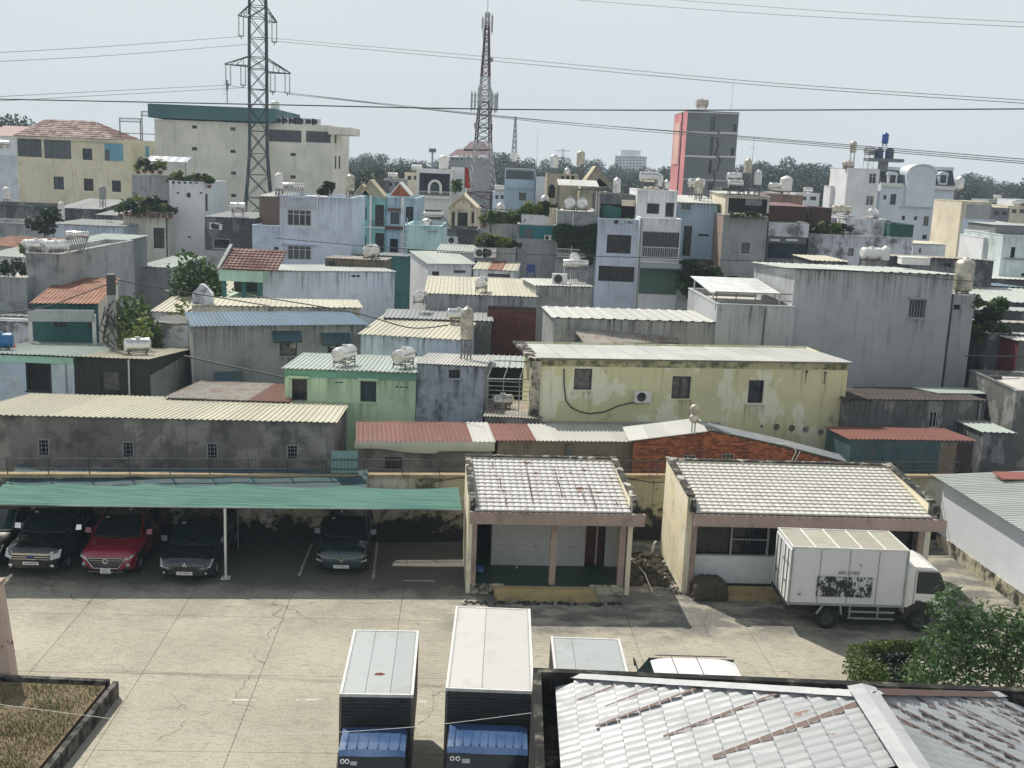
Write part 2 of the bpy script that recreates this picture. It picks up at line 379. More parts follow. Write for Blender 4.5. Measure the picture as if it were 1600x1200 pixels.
    def sheets(s, u0, u1, v0, v1, za, zb, m, over=.12, wd=1.0, rib=.22, eave=0., parent=None, mesh_h=.035, name='roof_sheet', lift=.03):
        """corrugated sheets side by side, ribs run up the slope"""
        u0, u1 = u0-over, u1+over; n = max(1, round((u1-u0)/wd)); n = min(n, 60); sw = (u1-u0)/n
        L = v1-v0; k = (zb-za)/L; va, vb = v0-over-eave, v1+over*.5
        nr = max(2, round(sw/rib)); pts = []
        for i in range(nr):
            b = sw*i/nr; q = sw/nr
            pts += [(b, 0), (b+q*.30, 0), (b+q*.42, mesh_h), (b+q*.62, mesh_h), (b+q*.74, 0)]
        pts.append((sw+.0, 0)); t = .012; K = len(pts)
        vs = [(x, v, za+lift+k*(v-v0)+z+(t if top else 0)) for top in (0, 1) for v in (va, vb) for x, z in pts]
        fs = []
        for i in range(K-1): fs += [(2*K+i, 2*K+i+1, 3*K+i+1, 3*K+i), (i, K+i, K+i+1, i+1), (i, i+1, 2*K+i+1, 2*K+i), (K+i+1, K+i, 3*K+i, 3*K+i+1)]
        fs += [(0, 2*K, 3*K, K), (K-1, 2*K-1, 4*K-1, 3*K-1)]
        mb = MB(); mb.add(vs, fs); me = None
        pr = parent or s.root
        for i in range(n):
            mm = m(i, n) if callable(m) else m
            if me is None or callable(m): me = mb.mesh(name, mm)
            link(name, me, pr, loc=(u0+i*sw, 0, (i % 2)*.006+rnd.uniform(0, .004)))
        return n
    def top(s, px, py, dz=0):          # world point on the roof under a pixel
        q = s.hit(px, py, 't'); return s.world((q.x, q.y, q.z+dz))
    def part(s, mb, name, m): return mb.build(name, m, s.root)
def H_(*a, **k): return House(*a, **k)
# ================================================================ ground
def ground_mat(name, c1, c2, sc, crack=False, stain=.35):
    m, n, b = _new(name); p = _pos(n); oi = n.nodes.new('ShaderNodeObjectInfo')
    big = _noise(n, p, .28, 4, .6); med = _noise(n, _map(n, p, (1,1.6,1)), sc, 8, .72); fine = _noise(n, p, 22, 5, .75)
    c = _mix(n, _ramp(n, big, .32, .68), c1, c2)
    c = _mix(n, _mul(n, oi.outputs['Random'], .22), c, tuple(x*.72 for x in c1))
    c = _mix(n, _mul(n, _ramp(n, med, .50, .74), stain), c, tuple(x*.33 for x in c1))
    c = _mix(n, _mul(n, _ramp(n, _noise(n, _map(n, p, (.7,2.4,1)), 4.5, 9, .75), .46, .66), .55), c, tuple(x*.42 for x in c1))
    c = _mix(n, _mul(n, _ramp(n, fine, .42, .66), .38), c, tuple(x*.45 for x in c1))
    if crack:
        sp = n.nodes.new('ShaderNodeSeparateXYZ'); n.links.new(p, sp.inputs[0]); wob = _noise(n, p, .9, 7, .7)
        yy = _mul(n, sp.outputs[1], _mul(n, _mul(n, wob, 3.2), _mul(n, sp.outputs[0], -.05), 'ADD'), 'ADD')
        bay = _mul(n, _ramp(n, yy, 35.2, 36.6), _ramp(n, sp.outputs[0], 3.0, 1.0, 0, 1))  # parking bays: ground stains plus canopy shade painted into the concrete colour
        front_shade_stain = _mul(n, _mul(n, _ramp(n, yy, 31.9, 33.8), _ramp(n, sp.outputs[0], -3, 0, .3, 1)), _ramp(n, _noise(n, _map(n, p, (.5,1,1)), 1.1, 7, .65), .38, .56)); c = _mix(n, _mul(n, front_shade_stain, .86), c, (.065,.07,.073))  # building shade painted bluish-dark into the front concrete, broken up like stain patches
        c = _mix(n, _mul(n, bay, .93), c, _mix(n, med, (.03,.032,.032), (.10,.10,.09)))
    c = _mix(n, _mul(n, _ramp(n, fine, .56, .36), .25), c, tuple(min(1, x*1.5) for x in c2))
    h = fine
    if crack:
        dn = n.nodes.new('ShaderNodeTexNoise'); dn.inputs['Scale'].default_value = .9; dn.inputs['Detail'].default_value = 6; n.links.new(p, dn.inputs['Vector'])
        vm = n.nodes.new('ShaderNodeVectorMath'); vm.operation = 'MULTIPLY_ADD'; vm.inputs[1].default_value = (1.5,1.5,0)
        n.links.new(dn.outputs['Color'], vm.inputs[0]); n.links.new(p, vm.inputs[2])
        vo = n.nodes.new('ShaderNodeTexVoronoi'); vo.feature = 'DISTANCE_TO_EDGE'; vo.inputs['Scale'].default_value = .17; n.links.new(vm.outputs[0], vo.inputs['Vector'])
        ln = _ramp(n, vo.outputs['Distance'], .0006, .0032, 1, 0)
        c = _mix(n, _mul(n, ln, _ramp(n, _noise(n, p, .35, 3), .42, .54, 0, .7)), c, (.05,.045,.035))
    n.links.new(c, b.inputs['Base Color']); b.inputs['Roughness'].default_value = .88; b.inputs['Specular IOR Level'].default_value = .3
    _bump(n, b, h, .35, .015)
    return m
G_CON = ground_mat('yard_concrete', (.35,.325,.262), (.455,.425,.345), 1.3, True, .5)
G_DIRT = ground_mat('town_ground', (.10,.095,.085), (.15,.14,.125), .4)
mb = MB(); mb.quad((-2500,-200,-.06),(2500,-200,-.06),(2500,4500,-.06),(-2500,4500,-.06))
mb.build('ground', G_DIRT, kind='structure')
LY = R_(3.0); lc, ls = math.cos(LY), math.sin(LY)
def lot(u, v, z=0): return Vector((u*lc-v*ls, u*ls+v*lc, z))     # yard axes
pv = bpy.data.objects.new('yard_paving', None); COL.objects.link(pv); pv['kind'] = 'structure'; pv.rotation_euler = (0,0,LY)
us = [-26, -18.4, -14.8, -11.35, -8.35, -5.15, -1.55, 1.8, 5.7, 9.45, 13.2, 17, 22, 27]; vs_ = [12, 16, 20, 24.1, 28.1, 32.0, 34.2, 40.9]
G_BAY = ground_mat('stain_and_shade_bay', (.045,.047,.047), (.11,.11,.10), 1.1, True, .6)  # bay concrete with stains and canopy shade both put into its dark colour
for i in range(len(us)-1):
    for j in range(len(vs_)-1):
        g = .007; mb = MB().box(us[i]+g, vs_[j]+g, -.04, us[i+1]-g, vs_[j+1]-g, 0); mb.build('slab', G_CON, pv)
mb = MB(); 
for k in range(len(us)): mb.box(us[k]-.02, 12, -.045, us[k]+.02, 40.6, -.022)
o = mb.build('joint', mat('joint_dirt', (.07,.065,.05), .95), pv)
# painted bay lines
LINE = sheet_mat('worn_white_line', (.62,.61,.56), (.22,.2,.15), 1, .8, dirt=.6, lo=.47, hi=.56, sc=5)
def line(a, b, w_=.09):
    a, b = P(*a, Z=0), P(*b, Z=0); d = (b-a).normalized(); q = Vector((-d.y, d.x, 0))*w_/2; z = Vector((0,0,.005))
    return MB().quad(a+q+z, a-q+z, b-q+z, b+q+z)
for k, (a, b, lb) in enumerate([((491,841),(467,900),'white bay line painted left of the dark green car'), ((590,845),(583,904),'white bay line painted right of the dark green car'),
    ((325,1094),(400,1094),'short worn white bar painted in the open yard'), ((630,907),(680,908),'faint white dash painted in front of the empty bay'), ((125,848),(98,892),'white bay line between the black and red cars'),
    ((462,1094),(506,1093),'faded white bar painted beside the grey truck box'), ((648,1097),(672,1096),'short white bar painted between the two blue trucks')]):
    line(a, b).build('painted_line', LINE, kind='structure', label=lb)
# ================================================================ plaster, tiles of the yard buildings
CREAM = wall_mat('cream_plaster', (.45,.41,.305), (.06,.055,.045), .55, .35, .5, (.42,.40,.34), .7, lo=.52, hi=.75)
PINK = wall_mat('dusty_pink_plaster', (.225,.17,.145), (.07,.055,.05), .45, .3, 1.2)
MOULD = wall_mat('mouldy_plaster', (.30,.28,.21), (.025,.025,.022), .95, .8, .7, lo=.42, hi=.60)
MOULDY = wall_mat('yellowish_yard_wall', (.24,.23,.165), (.03,.03,.025), .8, .6, .45, (.30,.30,.27), .8, lo=.50, hi=.62)
COPE = wall_mat('ochre_coping', (.205,.16,.10), (.05,.04,.03), .6, .5, 1.)
CAPD = wall_mat('blackened_coping', (.06,.057,.05), (.012,.012,.012), .9, .4, 1.5, (.38,.36,.32), .7, lo=.4, hi=.6)
TILEW = sheet_mat('white_painted_tile', (.70,.69,.66), (.13,.075,.05), 1., .55, dirt=.10, lo=.665, hi=.69, sc=.9)
TILEP = sheet_mat('peeling_white_tile', (.62,.61,.60), (.15,.085,.06), 1., .55, dirt=.25, lo=.60, hi=.62, sc=2.2)
TILEC = sheet_mat('cream_white_tile', (.62,.61,.56), (.16,.12,.06), 1., .55, dirt=.15, lo=.68, hi=.72, sc=.9)
BROWNT = mat('bare_brown_tile', (.085,.045,.035), .6, 0, .3, 8)
STAIRY = wall_mat('ochre_step', (.26,.20,.105), (.09,.07,.05), .5, .3, 1)
WTILE = mat('glazed_white_tile', (.50,.51,.50), .35, 0, .06, 3)
GFLOOR = mat('green_painted_floor', (.02,.055,.045), .5, 0, .2, 2)
BROWND = mat('brown_door_paint', (.10,.03,.015), .5, 0, .2)
def tile_roof(parent, u0, u1, v0, v1, z0, z1, nu, nv, m, name='roof_tile'):
    du, dv = (u1-u0)/nu, (v1-v0)/nv; k = (z1-z0)/(v1-v0); mb = MB(); N = 6
    def tile(mb, uo, vo):
        for i in range(N):
            a, b = i/N, (i+1)/N; za, zb_ = .032*math.sin(math.pi*a)**.8, .032*math.sin(math.pi*b)**.8
            dip = lambda t: -.05*math.sin(math.pi*t)
            A = (uo+a*du, vo+dip(a)*1, za+.045+k*dip(a)); B = (uo+b*du, vo+dip(b), zb_+.045+k*dip(b)); C = (uo+b*du, vo+dv, zb_+k*dv); D_ = (uo+a*du, vo+dv, za+k*dv)
            mb.quad(A, B, C, D_); mb.quad((A[0],A[1],A[2]-.06), (B[0],B[1],B[2]-.06), B, A)
    tile(mb, 0, 0); me = mb.mesh(name, m); cells = [(i, j) for j in range(nv) for i in range(nu)]
    for i, j in cells[:300]: link(name, me, parent, loc=(u0+i*du, v0+j*dv, z0+k*j*dv+rnd.uniform(0,.003)))
    if len(cells) > 300:
        mb = MB()
        for i, j in cells[300:]:
            o = len(mb.v); tile(mb, u0+i*du, v0+j*dv); z = z0+k*j*dv
            for q in range(o, len(mb.v)): x = mb.v[q]; mb.v[q] = (x[0], x[1], x[2]+z)
        mb.build('upper_tiles', m, parent, kind='stuff')
def slab_parapet(mb, u, t, D, zlist, z0=0):      # side wall with stepped parapet: list of (v, ztop)
    pts = [(u,0,z0),(u,D,z0)]+[(u,v,z) for v, z in reversed(zlist)]
    mb.prism(pts, (t,0,0))
# ---------------------------------------------------------------- small wash house
o_ = P(735,927,Z=0); WY = R_(4.4); zf = 3.02
A = thing('wash_house', 'small open-fronted wash house with peeling white tile roof and three pink pillars', 'building', o_, WY)
W, D = 5.35, 4.1; zr = 3.42; zp = 3.55
mb = MB(); slab_parapet(mb, -.16, .16, D, [(0,zf+.42),(.02,zf+.45),(D,zp+.12)]); mb.build('side_wall', CREAM, A)
mb = MB(); slab_parapet(mb, W-.16, .16, D, [(0,zf+.42),(.02,zf+.45),(D,zp+.12)]); mb.build('side_wall', CREAM, A)
mb = MB().box(0,D-.16,0,W-.16,D,zp+.10); mb.build('back_wall', CREAM, A)
mb = MB()
for u in (-.19, W-.19): mb.prism([(u,-.03,zf+.42),(u,-.03,zf+.48),(u,D+.03,zp+.19),(u,D+.03,zp+.125)], (.22,0,0))
mb.box(.04,D-.19,zp+.105,W-.20,D+.03,zp+.16); mb.build('coping', CAPD, A)
mb = MB().box(-.12,-.52,zf-.42,W+.28,-.36,zf-.02).box(-.10,-.36,zf-.10,W-.165,.1,zf-.03); mb.build('fascia', PINK, A)
for u, w_ in ((-.02,.17), (2.62,.2), (W-.42,.2)): MB().box(u,.0,.32 if 1<u<4 else 0,u+w_,.22,zf-.12).build('pillar', PINK, A)
for u in (-.12, W-.13): MB().box(u,-.34,zf-.02,u+.17,-.02,zf+.40).build('pilaster', CAPD, A)
tile_roof(A, .02, W-.18, -.42, D-.2, zf, zp+.02, 23, 14, TILEP)
kz = (zp+.02-zf)/(D-.2+.42)
for u, v0, v1 in ((.75,2.9,3.5),(1.95,-.2,3.4),(1.95,.2,1.4),(2.95,1.6,3.1),(2.98,.6,1.9),(4.02,-.3,1.7),(.95,1.2,2.1),(1.05,-.2,.5),(4.75,-.1,.5),(3.7,.2,.9)):
    n = max(2, int((v1-v0)/.18)); mb = MB()
    for k in range(n):
        if noise.noise(Vector((k*.9,u*7,3))) < -.3: continue
        a, b = v0+(v1-v0)*k/n, v0+(v1-v0)*(k+1)/n; w_ = .03+.05*abs(noise.noise(Vector((k*1.3,u,1)))); mb.quad((u,a,zf+kz*(a+.42)+.082),(u+w_,a,zf+kz*(a+.42)+.082),(u+w_,b,zf+kz*(b+.42)+.082),(u,b,zf+kz*(b+.42)+.082))
    mb.build('rusty_seam', BROWNT, A, kind='stuff')
MB().box(0,.0,0,W-.16,D-.16,.34).build('floor', GFLOOR, A)
MB().box(.02,-.03,0,1.1,-.004,.36).box(4.0,-.03,0,W-.18,-.004,.36).build('plinth', MOULD, A)
MB().box(.78,-.32,0,4.1,-.04,.30).build('step', STAIRY, A); MB().box(.85,-.66,0,4.15,-.33,.12).build('step', STAIRY, A)
iv = 1.75
mb = MB().box(.75,iv,.345,4.05,iv+.1,zf-.1); mb.box(4.75,iv,.345,W-.17,iv+.1,zf-.1); mb.box(0,iv,.345,.06,iv+.1,zf-.1); pw = mb.build('partition_wall', WTILE, A)
for k in range(9):
    for q in range(6): MB().box(.77+q*.547,iv-.012,.36+k*.25,.77+q*.547+.535,iv-.001,.36+k*.25+.238).build('wall_tile', WTILE, pw)
MB().box(4.06,iv+.3,.345,4.74,iv+.34,2.35).build('door', BROWND, A)
MB().box(.06,iv+1.4,.345,.74,iv+1.44,2.9).build('back_partition', VOID, A)
mb = MB().box(W-.9,iv+.12,.35,W-.86,iv+1.8,2.9); mb.build('cubicle_wall', WTILE, A)
for u in (1.55, 2.3, 3.55): MB().cyl((u,iv-.14,1.05),(u,iv,1.08),.02).cyl((u,iv-.14,1.05),(u,iv-.16,.96),.016).build('tap', STEEL, A)
MB().tube([(1.6,iv-.06,1.0),(1.58,iv-.05,.4),(1.7,iv-.2,.36),(1.55,iv-.35,.36)], .012).build('drain_pipe', WHT, A)
MB().cyl((.12,.3,zf-.5),(.28,.05,zf-.6),.03).cyl((.05,.02,2.3),(.05,.02,.4),.03).build('downpipe', PINK, A)
b = MB().lathe([(.0,.0),(.10,.0),(.14,.22),(.145,.22),(.10,.01)], 12)
o = b.build('bucket', mat('blue_plastic', (.05,.16,.35), .4)); o.location = A.matrix_basis@Vector((.35,.95,.345)) if False else Vector(o_)+Matrix.Rotation(WY,3,'Z')@Vector((.35,.95,.345)); tag(o, 'blue plastic bucket on the wash house floor by the dark doorway', 'bucket')
# ---------------------------------------------------------------- long hall with cream-white tiles
o_ = P(1073,927,Z=0); o2 = P(1450,812,Z=3.0); BY = R_(3.2)
B = thing('glazed_hall', 'long single-storey hall with clean white tile roof and dark gridded front windows', 'building', o_, BY)
W, D = 8.25, 3.95
mb = MB(); slab_parapet(mb, -.2, .2, D, [(0,zf+.42),(.02,zf+.45),(D,zp+.12)]); mb.build('side_wall', CREAM, B)
mb = MB(); slab_parapet(mb, W-.2, .2, D, [(0,zf+.42),(.02,zf+.45),(D,zp+.12)]); mb.build('side_wall', CREAM, B)
MB().box(0,D-.16,0,W-.2,D,zp+.10).build('back_wall', CREAM, B)
mb = MB()
for u in (-.23, W-.23): mb.prism([(u,-.03,zf+.42),(u,-.03,zf+.48),(u,D+.03,zp+.19),(u,D+.03,zp+.125)], (.26,0,0))
mb.box(.04,D-.19,zp+.105,W-.24,D+.03,zp+.16); mb.build('coping', CAPD, B)
MB().box(-.05,-.55,zf-.44,W+.25,-.38,zf-.03).box(-.03,-.38,zf-.12,W-.2,.1,zf-.04).build('fascia', PINK, B)
for u in (.0, 4.0, W-.42): MB().box(u,0,0,u+.2,.2,zf-.13).build('pillar', PINK, B)
for u in (-.16, W-.17): MB().box(u,-.36,zf-.02,u+.17,-.02,zf+.40).build('pilaster', CAPD, B)
tile_roof(B, .02, W-.22, -.44, D-.2, zf, zp+.02, 34, 15, TILEC)
MB().box(0,.3,0,W-.2,D-.16,.30).build('floor', GFLOOR, B)
for a, b_ in ((.2,4.0),(4.2,W-.42)): MB().box(a,.25,.302,b_,.37,1.28).build('apron_wall', mat('pale_tile_apron', (.66,.70,.71), .4, 0, .08, 3), B)
MB().box(.2,.42,1.28,W-.42,.46,2.9).build('glazing', GLASS, B); BARM = mat('black_bars', (.02,.02,.022), .5)
for a, b_ in ((.2,4.0),(4.2,W-.42)):
    n = 3 if a < 1 else 3
    for k in range(n):
        x0, x1 = a+(b_-a)*k/n, a+(b_-a)*(k+1)/n; t = .035; y0, y1 = .28, .33
        mb = MB().box(x0,y0,1.29,x0+t,y1,2.85).box(x1-t,y0,1.29,x1,y1,2.85).box(x0+t,y0,1.29,x1-t,y1,1.32).box(x0+t,y0,2.82,x1-t,y1,2.85)
        zz = 2.35 if k % 2 == 0 else 1.85
        mb.box(x0+t,y0,zz,x1-t,y1,zz+t); wn = mb.build('window', FR_G, B)
        mb = MB()
        for q in range(1, 12): c = x0+(x1-x0)*q/12; mb.box(c-.008,y1+.01,1.32,c+.008,y1+.026,2.82)
        mb.build('grille', BARM, wn)
for k, (z1, v0) in enumerate(((.30,-.28),(.15,-.58))): MB().box(1.2,v0,0,4.1,v0+.29,z1).build('step', STAIRY, B)
MB().box(4.1,-.1,0,W-.2,.24,.3).build('plinth', MOULD, B)
# rubble and debris near the corners
def rock(name, m, c, s, seed, sub=2):
    bm = bmesh.new(); bmesh.ops.create_icosphere(bm, subdivisions=sub, radius=1)
    for v in bm.verts:
        d = noise.noise(v.co*1.3+Vector((seed*3.1, 0, 0)))*.5+1; v.co = Vector((v.co.x*d*s[0], v.co.y*d*s[1], max(-.0, v.co.z*d*s[2]+s[2]*.4)))
    me = bpy.data.meshes.new(name); bm.to_mesh(me); bm.free(); me.materials.append(m); return link(name, me, loc=c)
CHAR = wall_mat('charred_block', (.07,.06,.045), (.015,.015,.013), .8, .2, 2)
o = MB().grid(lambda a, b: (a*1.15, b*.75, .72*(1-(2*a-1)**6*.35)*(1-(2*b-1)**6*.3)+.13*noise.noise(Vector((a*5, b*4, 1)))), 14, 9, sm=False)
for (f0, f1) in (((0,0),(1,0)),((1,0),(1,1)),((1,1),(0,1)),((0,1),(0,0))):
    o.grid(lambda a, b, f0=f0, f1=f1: (lambda x, y: (x*1.15+.10*noise.noise(Vector((x*4,b*4,y*4))), y*.75+.05*noise.noise(Vector((x*4,b*5,3))), b*(.72*(1-(2*x-1)**6*.35)*(1-(2*y-1)**6*.3)+.13*noise.noise(Vector((x*5, y*4, 1))))))(f0[0]+(f1[0]-f0[0])*a, f0[1]+(f1[1]-f0[1])*a), 12, 6)
k = o.build('rubble_block', CHAR); k.location = P(1076,926,Z=0)+Vector((.05,-.75,0)); k.rotation_euler = (0,0,BY); tag(k, 'blackened lump of broken masonry at the left front corner of the hall', 'rubble')
mb = MB()
for i in range(330):
    a, b = rnd.uniform(4.35,5.8), rnd.uniform(35.6,38.6); s = rnd.uniform(.03,.13); h = max(0,.35-abs(a-5.2)*.5)*rnd.random()*max(0,(b-36)/3)
    mb.cyl((a,b,h),(a+rnd.uniform(-s,s),b+rnd.uniform(-s,s),h+s*rnd.uniform(.3,1)), s, s*.6, n=5, sm=False)
mb.build('rubble', CHAR, kind='stuff', label='heap of dark rubble in the gap between the two yard buildings')
mb = MB()
for i in range(160):
    a = rnd.uniform(-.9,4.4); s = rnd.uniform(.02,.09); p = P(735,927,Z=0)+Matrix.Rotation(WY,3,'Z')@Vector((a+.6,-.75-abs(rnd.gauss(0,.10)),0))
    mb.cyl(p, p+Vector((rnd.uniform(-s,s),rnd.uniform(-s,s),s*.6)), s, s*.5, n=5, sm=False)
for i in range(200):
    a = rnd.uniform(-.1, 3.6); s = rnd.uniform(.02,.07); p = P(1073,927,Z=0)+Matrix.Rotation(BY,3,'Z')@Vector((-.2-abs(rnd.gauss(0,.15)), a, 0))
    mb.cyl(p, p+Vector((rnd.uniform(-s,s),rnd.uniform(-s,s),s*.6)), s, s*.5, n=5, sm=False)
mb.build('debris', CAPD, kind='stuff', label='broken plaster crumbs along the foot of the yard buildings')
a, b = P(986,873,Z=.05), P(1020,927,Z=.03)
tag(MB().tube([a, (a+b)/2+Vector((.12,0,.05)), b], .025).build('pipe_length', WHT), 'thin white pipe lying on the ground between the wash house and hall', 'pipe')
a = P(1018,870,Z=0); tag(MB().tube([a, a+Vector((.05,0,.5)), a+Vector((.15,0,.62))], .04).build('standpipe', WHT), 'short white standpipe sticking up between the two yard buildings', 'pipe')
# ---------------------------------------------------------------- perimeter wall and spiked railing
wa, wb = P(-60,741,Z=2.6), P(1500,744,Z=2.6); wa.z = wb.z = 0; wd_ = (wb-wa).normalized(); wyaw = math.atan2(wd_.y, wd_.x); WL = (wb-wa).length
PW = thing('perimeter_wall', 'long stained yard wall with ochre coping behind the canopy and cars', 'wall', wa, wyaw)
n = 12
for k in range(n):
    a, b = WL*k/n, WL*(k+1)/n
    MB().box(a+.26,0,0,b,.18,2.5).build('panel', MOULDY, PW); MB().box(a,-.05,0,a+.26,.23,2.5).build('pier', MOULDY, PW)
    MB().box(a,-.08,2.5,b-.01,.26,2.62).build('coping', COPE, PW)
RL = thing('spiked_railing', 'dark iron railing with spikes along the top of the yard wall', 'railing', wa+Vector((0,0,2.62)), wyaw)
mb = MB().box(.1,.07,.16,WL,.10,.19).box(.1,.07,.52,WL,.10,.55); mb.build('rail', FR_D, RL)
for k in range(27): MB().box(.1+k*WL/27,.065,0,.13+k*WL/27,.105,.62).build('post', FR_D, RL)
mb = MB()
for k in range(int(WL/.14)): x = .2+k*.14; mb.cyl((x,.085,.2),(x,.085,.66),.009,.003,n=3,sm=False)
mb.build('spikes', FR_D, RL, kind='stuff')
def wl(u, v, z): return wa+Matrix.Rotation(wyaw,3,'Z')@Vector((u, v, z))
def wall_u(px, py, z):                           # distance along the wall under a pixel at height z
    d = ray(px, py); n_ = Vector((-wd_.y, wd_.x, 0)); t = (wa-Vector((0,0,H))).dot(n_)/d.dot(n_); q = Vector((0,0,H))+d*t; return (q-wa).dot(wd_)
u0 = wall_u(517,735,2.8); u1 = wall_u(559,735,2.8)
g = thing('sheet_patch', 'pale teal metal sheet closing the gap above the wall beside the long shed', 'metal sheet', wl(u0,.13,2.63), wyaw)
mb = MB()
for k in range(12): a = (u1-u0)*k/12; b = (u1-u0)*(k+1)/12; z = .012*(k % 2); mb.quad((a,z,0),(b,.012-z,0),(b,.012-z,.86),(a,z,.86))
mb.build('corrugated_sheet', sheet_mat('teal_sheet', (.28,.42,.42), amt=.3, dirt=.3), g)
# ---------------------------------------------------------------- shade canopy
ca, cb = P(-40,789,Z=2.5), P(722,797,Z=2.5); cl = cb-ca; cl.z = 0; CLn = cl.length; cyaw = math.atan2(cl.y, cl.x)
CN = thing('shade_canopy', 'long green shade-net canopy stretched over the parked cars', 'canopy', Vector((ca.x, ca.y, 0)), cyaw)
m, n, b = _new('green_shade_net'); p = _pos(n)
q = _noise(n, _map(n, p, (.25,6,6)), 1.2, 5); c = _mix(n, _ramp(n, q, .35, .65), (.055,.145,.12), (.10,.215,.18)); n.links.new(c, b.inputs['Base Color']); b.inputs['Roughness'].default_value = .8
b.inputs['Specular IOR Level'].default_value = .2
NET = m
NETD = mat('dark_shade_net', (.035,.075,.085), .8, 0, .25, 2)
sup = [0, CLn*.115, CLn*.31, CLn*.50, CLn*.745, CLn]
ZRISE = z_at(*(P(380,790,Z=2.5)+Vector((-.25,3.0,0))).xy, 754)-2.5
def cz(u, t):      # sagging cloth with long pleats
    x = u*CLn; s_ = 0
    for a, b_ in zip(sup, sup[1:]):
        if a <= x <= b_: k = (x-a)/(b_-a); s_ = 4*k*(1-k)
    y = t*3.0-s_*.12*t; fold = .028*math.sin(t*2*math.pi*8.5+.6*math.sin(u*9)+noise.noise(Vector((u*6,t*2,0)))*2)
    return (x, y, 2.5+t*ZRISE-s_*.07*t**.6+fold*(1-.3*t))
mb = MB().grid(cz, 110, 64, sm=True); c1 = mb.build('net_cloth', NET, CN)
mb = MB().grid(lambda u, t: (lambda p: (p[0]*(.79), p[1]-.15+t*1.2, p[2]-.06+t*.42-.06*math.sin(u*15)**2*t))(cz(u, 1)), 60, 4, sm=True); c2 = mb.build('dark_net', NETD, CN)
mb = MB().cyl((0,0,2.49),(CLn,0,2.49),.02,n=6); mb.build('front_cable', STAND, CN)
def canopy_u(px, py):
    q = P(px, py, Z=0); return (q-Vector((ca.x,ca.y,0))).dot(cl)/CLn
pu = canopy_u(352,905)
MB().cyl((pu,.03,0),(pu,.03,2.5),.045,n=10).cbox(pu,.03,.02,.3,.3,.03).build('post', WHT, CN)
for u in sup[1:-1]: MB().cyl((u,3.0,0),(u,3.0,2.42+ZRISE),.03,n=8).build('post', GALV, CN)
for u in sup[1:-1]: MB().cyl((u,.05,2.38),(u,3.0,2.36+ZRISE-.12),.025,n=6).build('rafter', GALV, CN)
grime(PW, 0, WL, -.056, 1.9)
# junk cables over the coping
for k in range(5):
    u = WL*(.1+.17*k); pts = [wl(u+i*.5, -.12, 2.45-.1*math.sin(i*1.1+k)) for i in range(9)]
    tag(MB().tube(pts, .018, 4).build('loose_cable', CABLE), ['loose black cable sagging along the coping behind the %s' % q for q in ('leftmost black car','red car','canopy post','dark green car','wash house')][k], 'cable')
# ---------------------------------------------------------------- white store on the right edge
EW = P(1466,747,Z=2.75); EW2 = P(1600,829,Z=2.75); dv = Vector((EW.x-EW2.x, EW.y-EW2.y, 0)); L_ = dv.length; yw = math.atan2(dv.y, dv.x)-math.pi/2
ST = thing('white_store', 'white-walled store with pale corrugated roof at the right edge of the yard', 'building', Vector((EW.x,EW.y,0))+Matrix.Rotation(yw,3,'Z')@Vector((.25,0,0)), yw)
WS = wall_mat('white_store_plaster', (.46,.48,.52), (.25,.25,.25), .1, .1, .5)
Ls = 13.0
mb = MB().box(0,-Ls,.0,5.5,0,2.7); mb.build('wall', WS, ST)
MB().box(-.04,-Ls,0,-.003,.003,.52).build('skirting', MOULD, ST)
SHW = sheet_mat('pale_roof_sheet', (.50,.53,.50), dirt=.35, rough=.5)
hh = House.__new__(House); hh.root = ST
n = 10
mb = MB(); 
for i in range(int(Ls/n/.2)+1): a = -Ls/n+i*.2; b_ = min(0,a+.2); mb.quad((-.3,a,2.74),(-.3,a+.14,2.74),(5.7,a+.14,3.1),(5.7,a,3.1)); mb.quad((-.3,a+.14,2.74),(-.3,a+.17,2.77),(5.7,a+.17,3.13),(5.7,a+.14,3.1)); mb.quad((-.3,a+.17,2.77),(-.3,b_,2.74),(5.7,b_,3.1),(5.7,a+.17,3.13))
me = mb.mesh('roof_sheet', SHW)
for k in range(n): link('roof_sheet', me, ST, loc=(0,-k*Ls/n+.3,.01+(k%2)*.006))
q = P(1568,742,Z=3.2)
r = thing('red_lean_to', 'faded red sheet roof showing behind the white store', 'lean-to', Vector((q.x,q.y,0)), yw)
MB().prism([(0,0,3.0),(4,0,3.0),(4,.8,3.06),(0,.8,3.06)], (0,0,.05)).build('roof', sheet_mat('faded_red_sheet', (.30,.10,.08), amt=.4), r); MB().box(.1,.1,0,3.9,.7,2.95).build('wall', MOULD, r)
# ---------------------------------------------------------------- raised bed with dry grass, pink post
gb = P(177,1064,Z=.42); ge = P(67,1200,Z=.42); gl = P(-60,1054,Z=.42); KB = wall_mat('mossy_kerb', (.11,.105,.095), (.012,.012,.012), .95, .5, 1.6, lo=.42, hi=.58)
d1 = (ge-gb); d1.z = 0; d1 = d1.normalized(); d2 = (gl-gb); d2.z = 0; d2 = d2.normalized()
BD = thing('grass_bed', 'raised bed of dry grass inside a blackened low kerb', 'planter', Vector((gb.x,gb.y,0)), 0)
def para(mb, a, b, w_, side, z0, z1):
    q = Vector((-(b-a).normalized().y, (b-a).normalized().x, 0))*w_*side
    mb.prism([Vector((p.x,p.y,z0)) for p in (a, b, b+q, a+q)], (0,0,z1-z0))
g0 = Vector((0,0,0)); E1 = d1*11; E2 = d2*9
mb = MB(); para(mb, g0, E1, .14, 1, 0, .42); mb.build('kerb', KB, BD)
mb = MB(); para(mb, g0+d2*.14+d1*.002, E2, .14, -1, 0, .40); mb.build('kerb', KB, BD)
SOIL = ground_mat('dry_soil', (.13,.10,.06), (.20,.15,.09), 3)
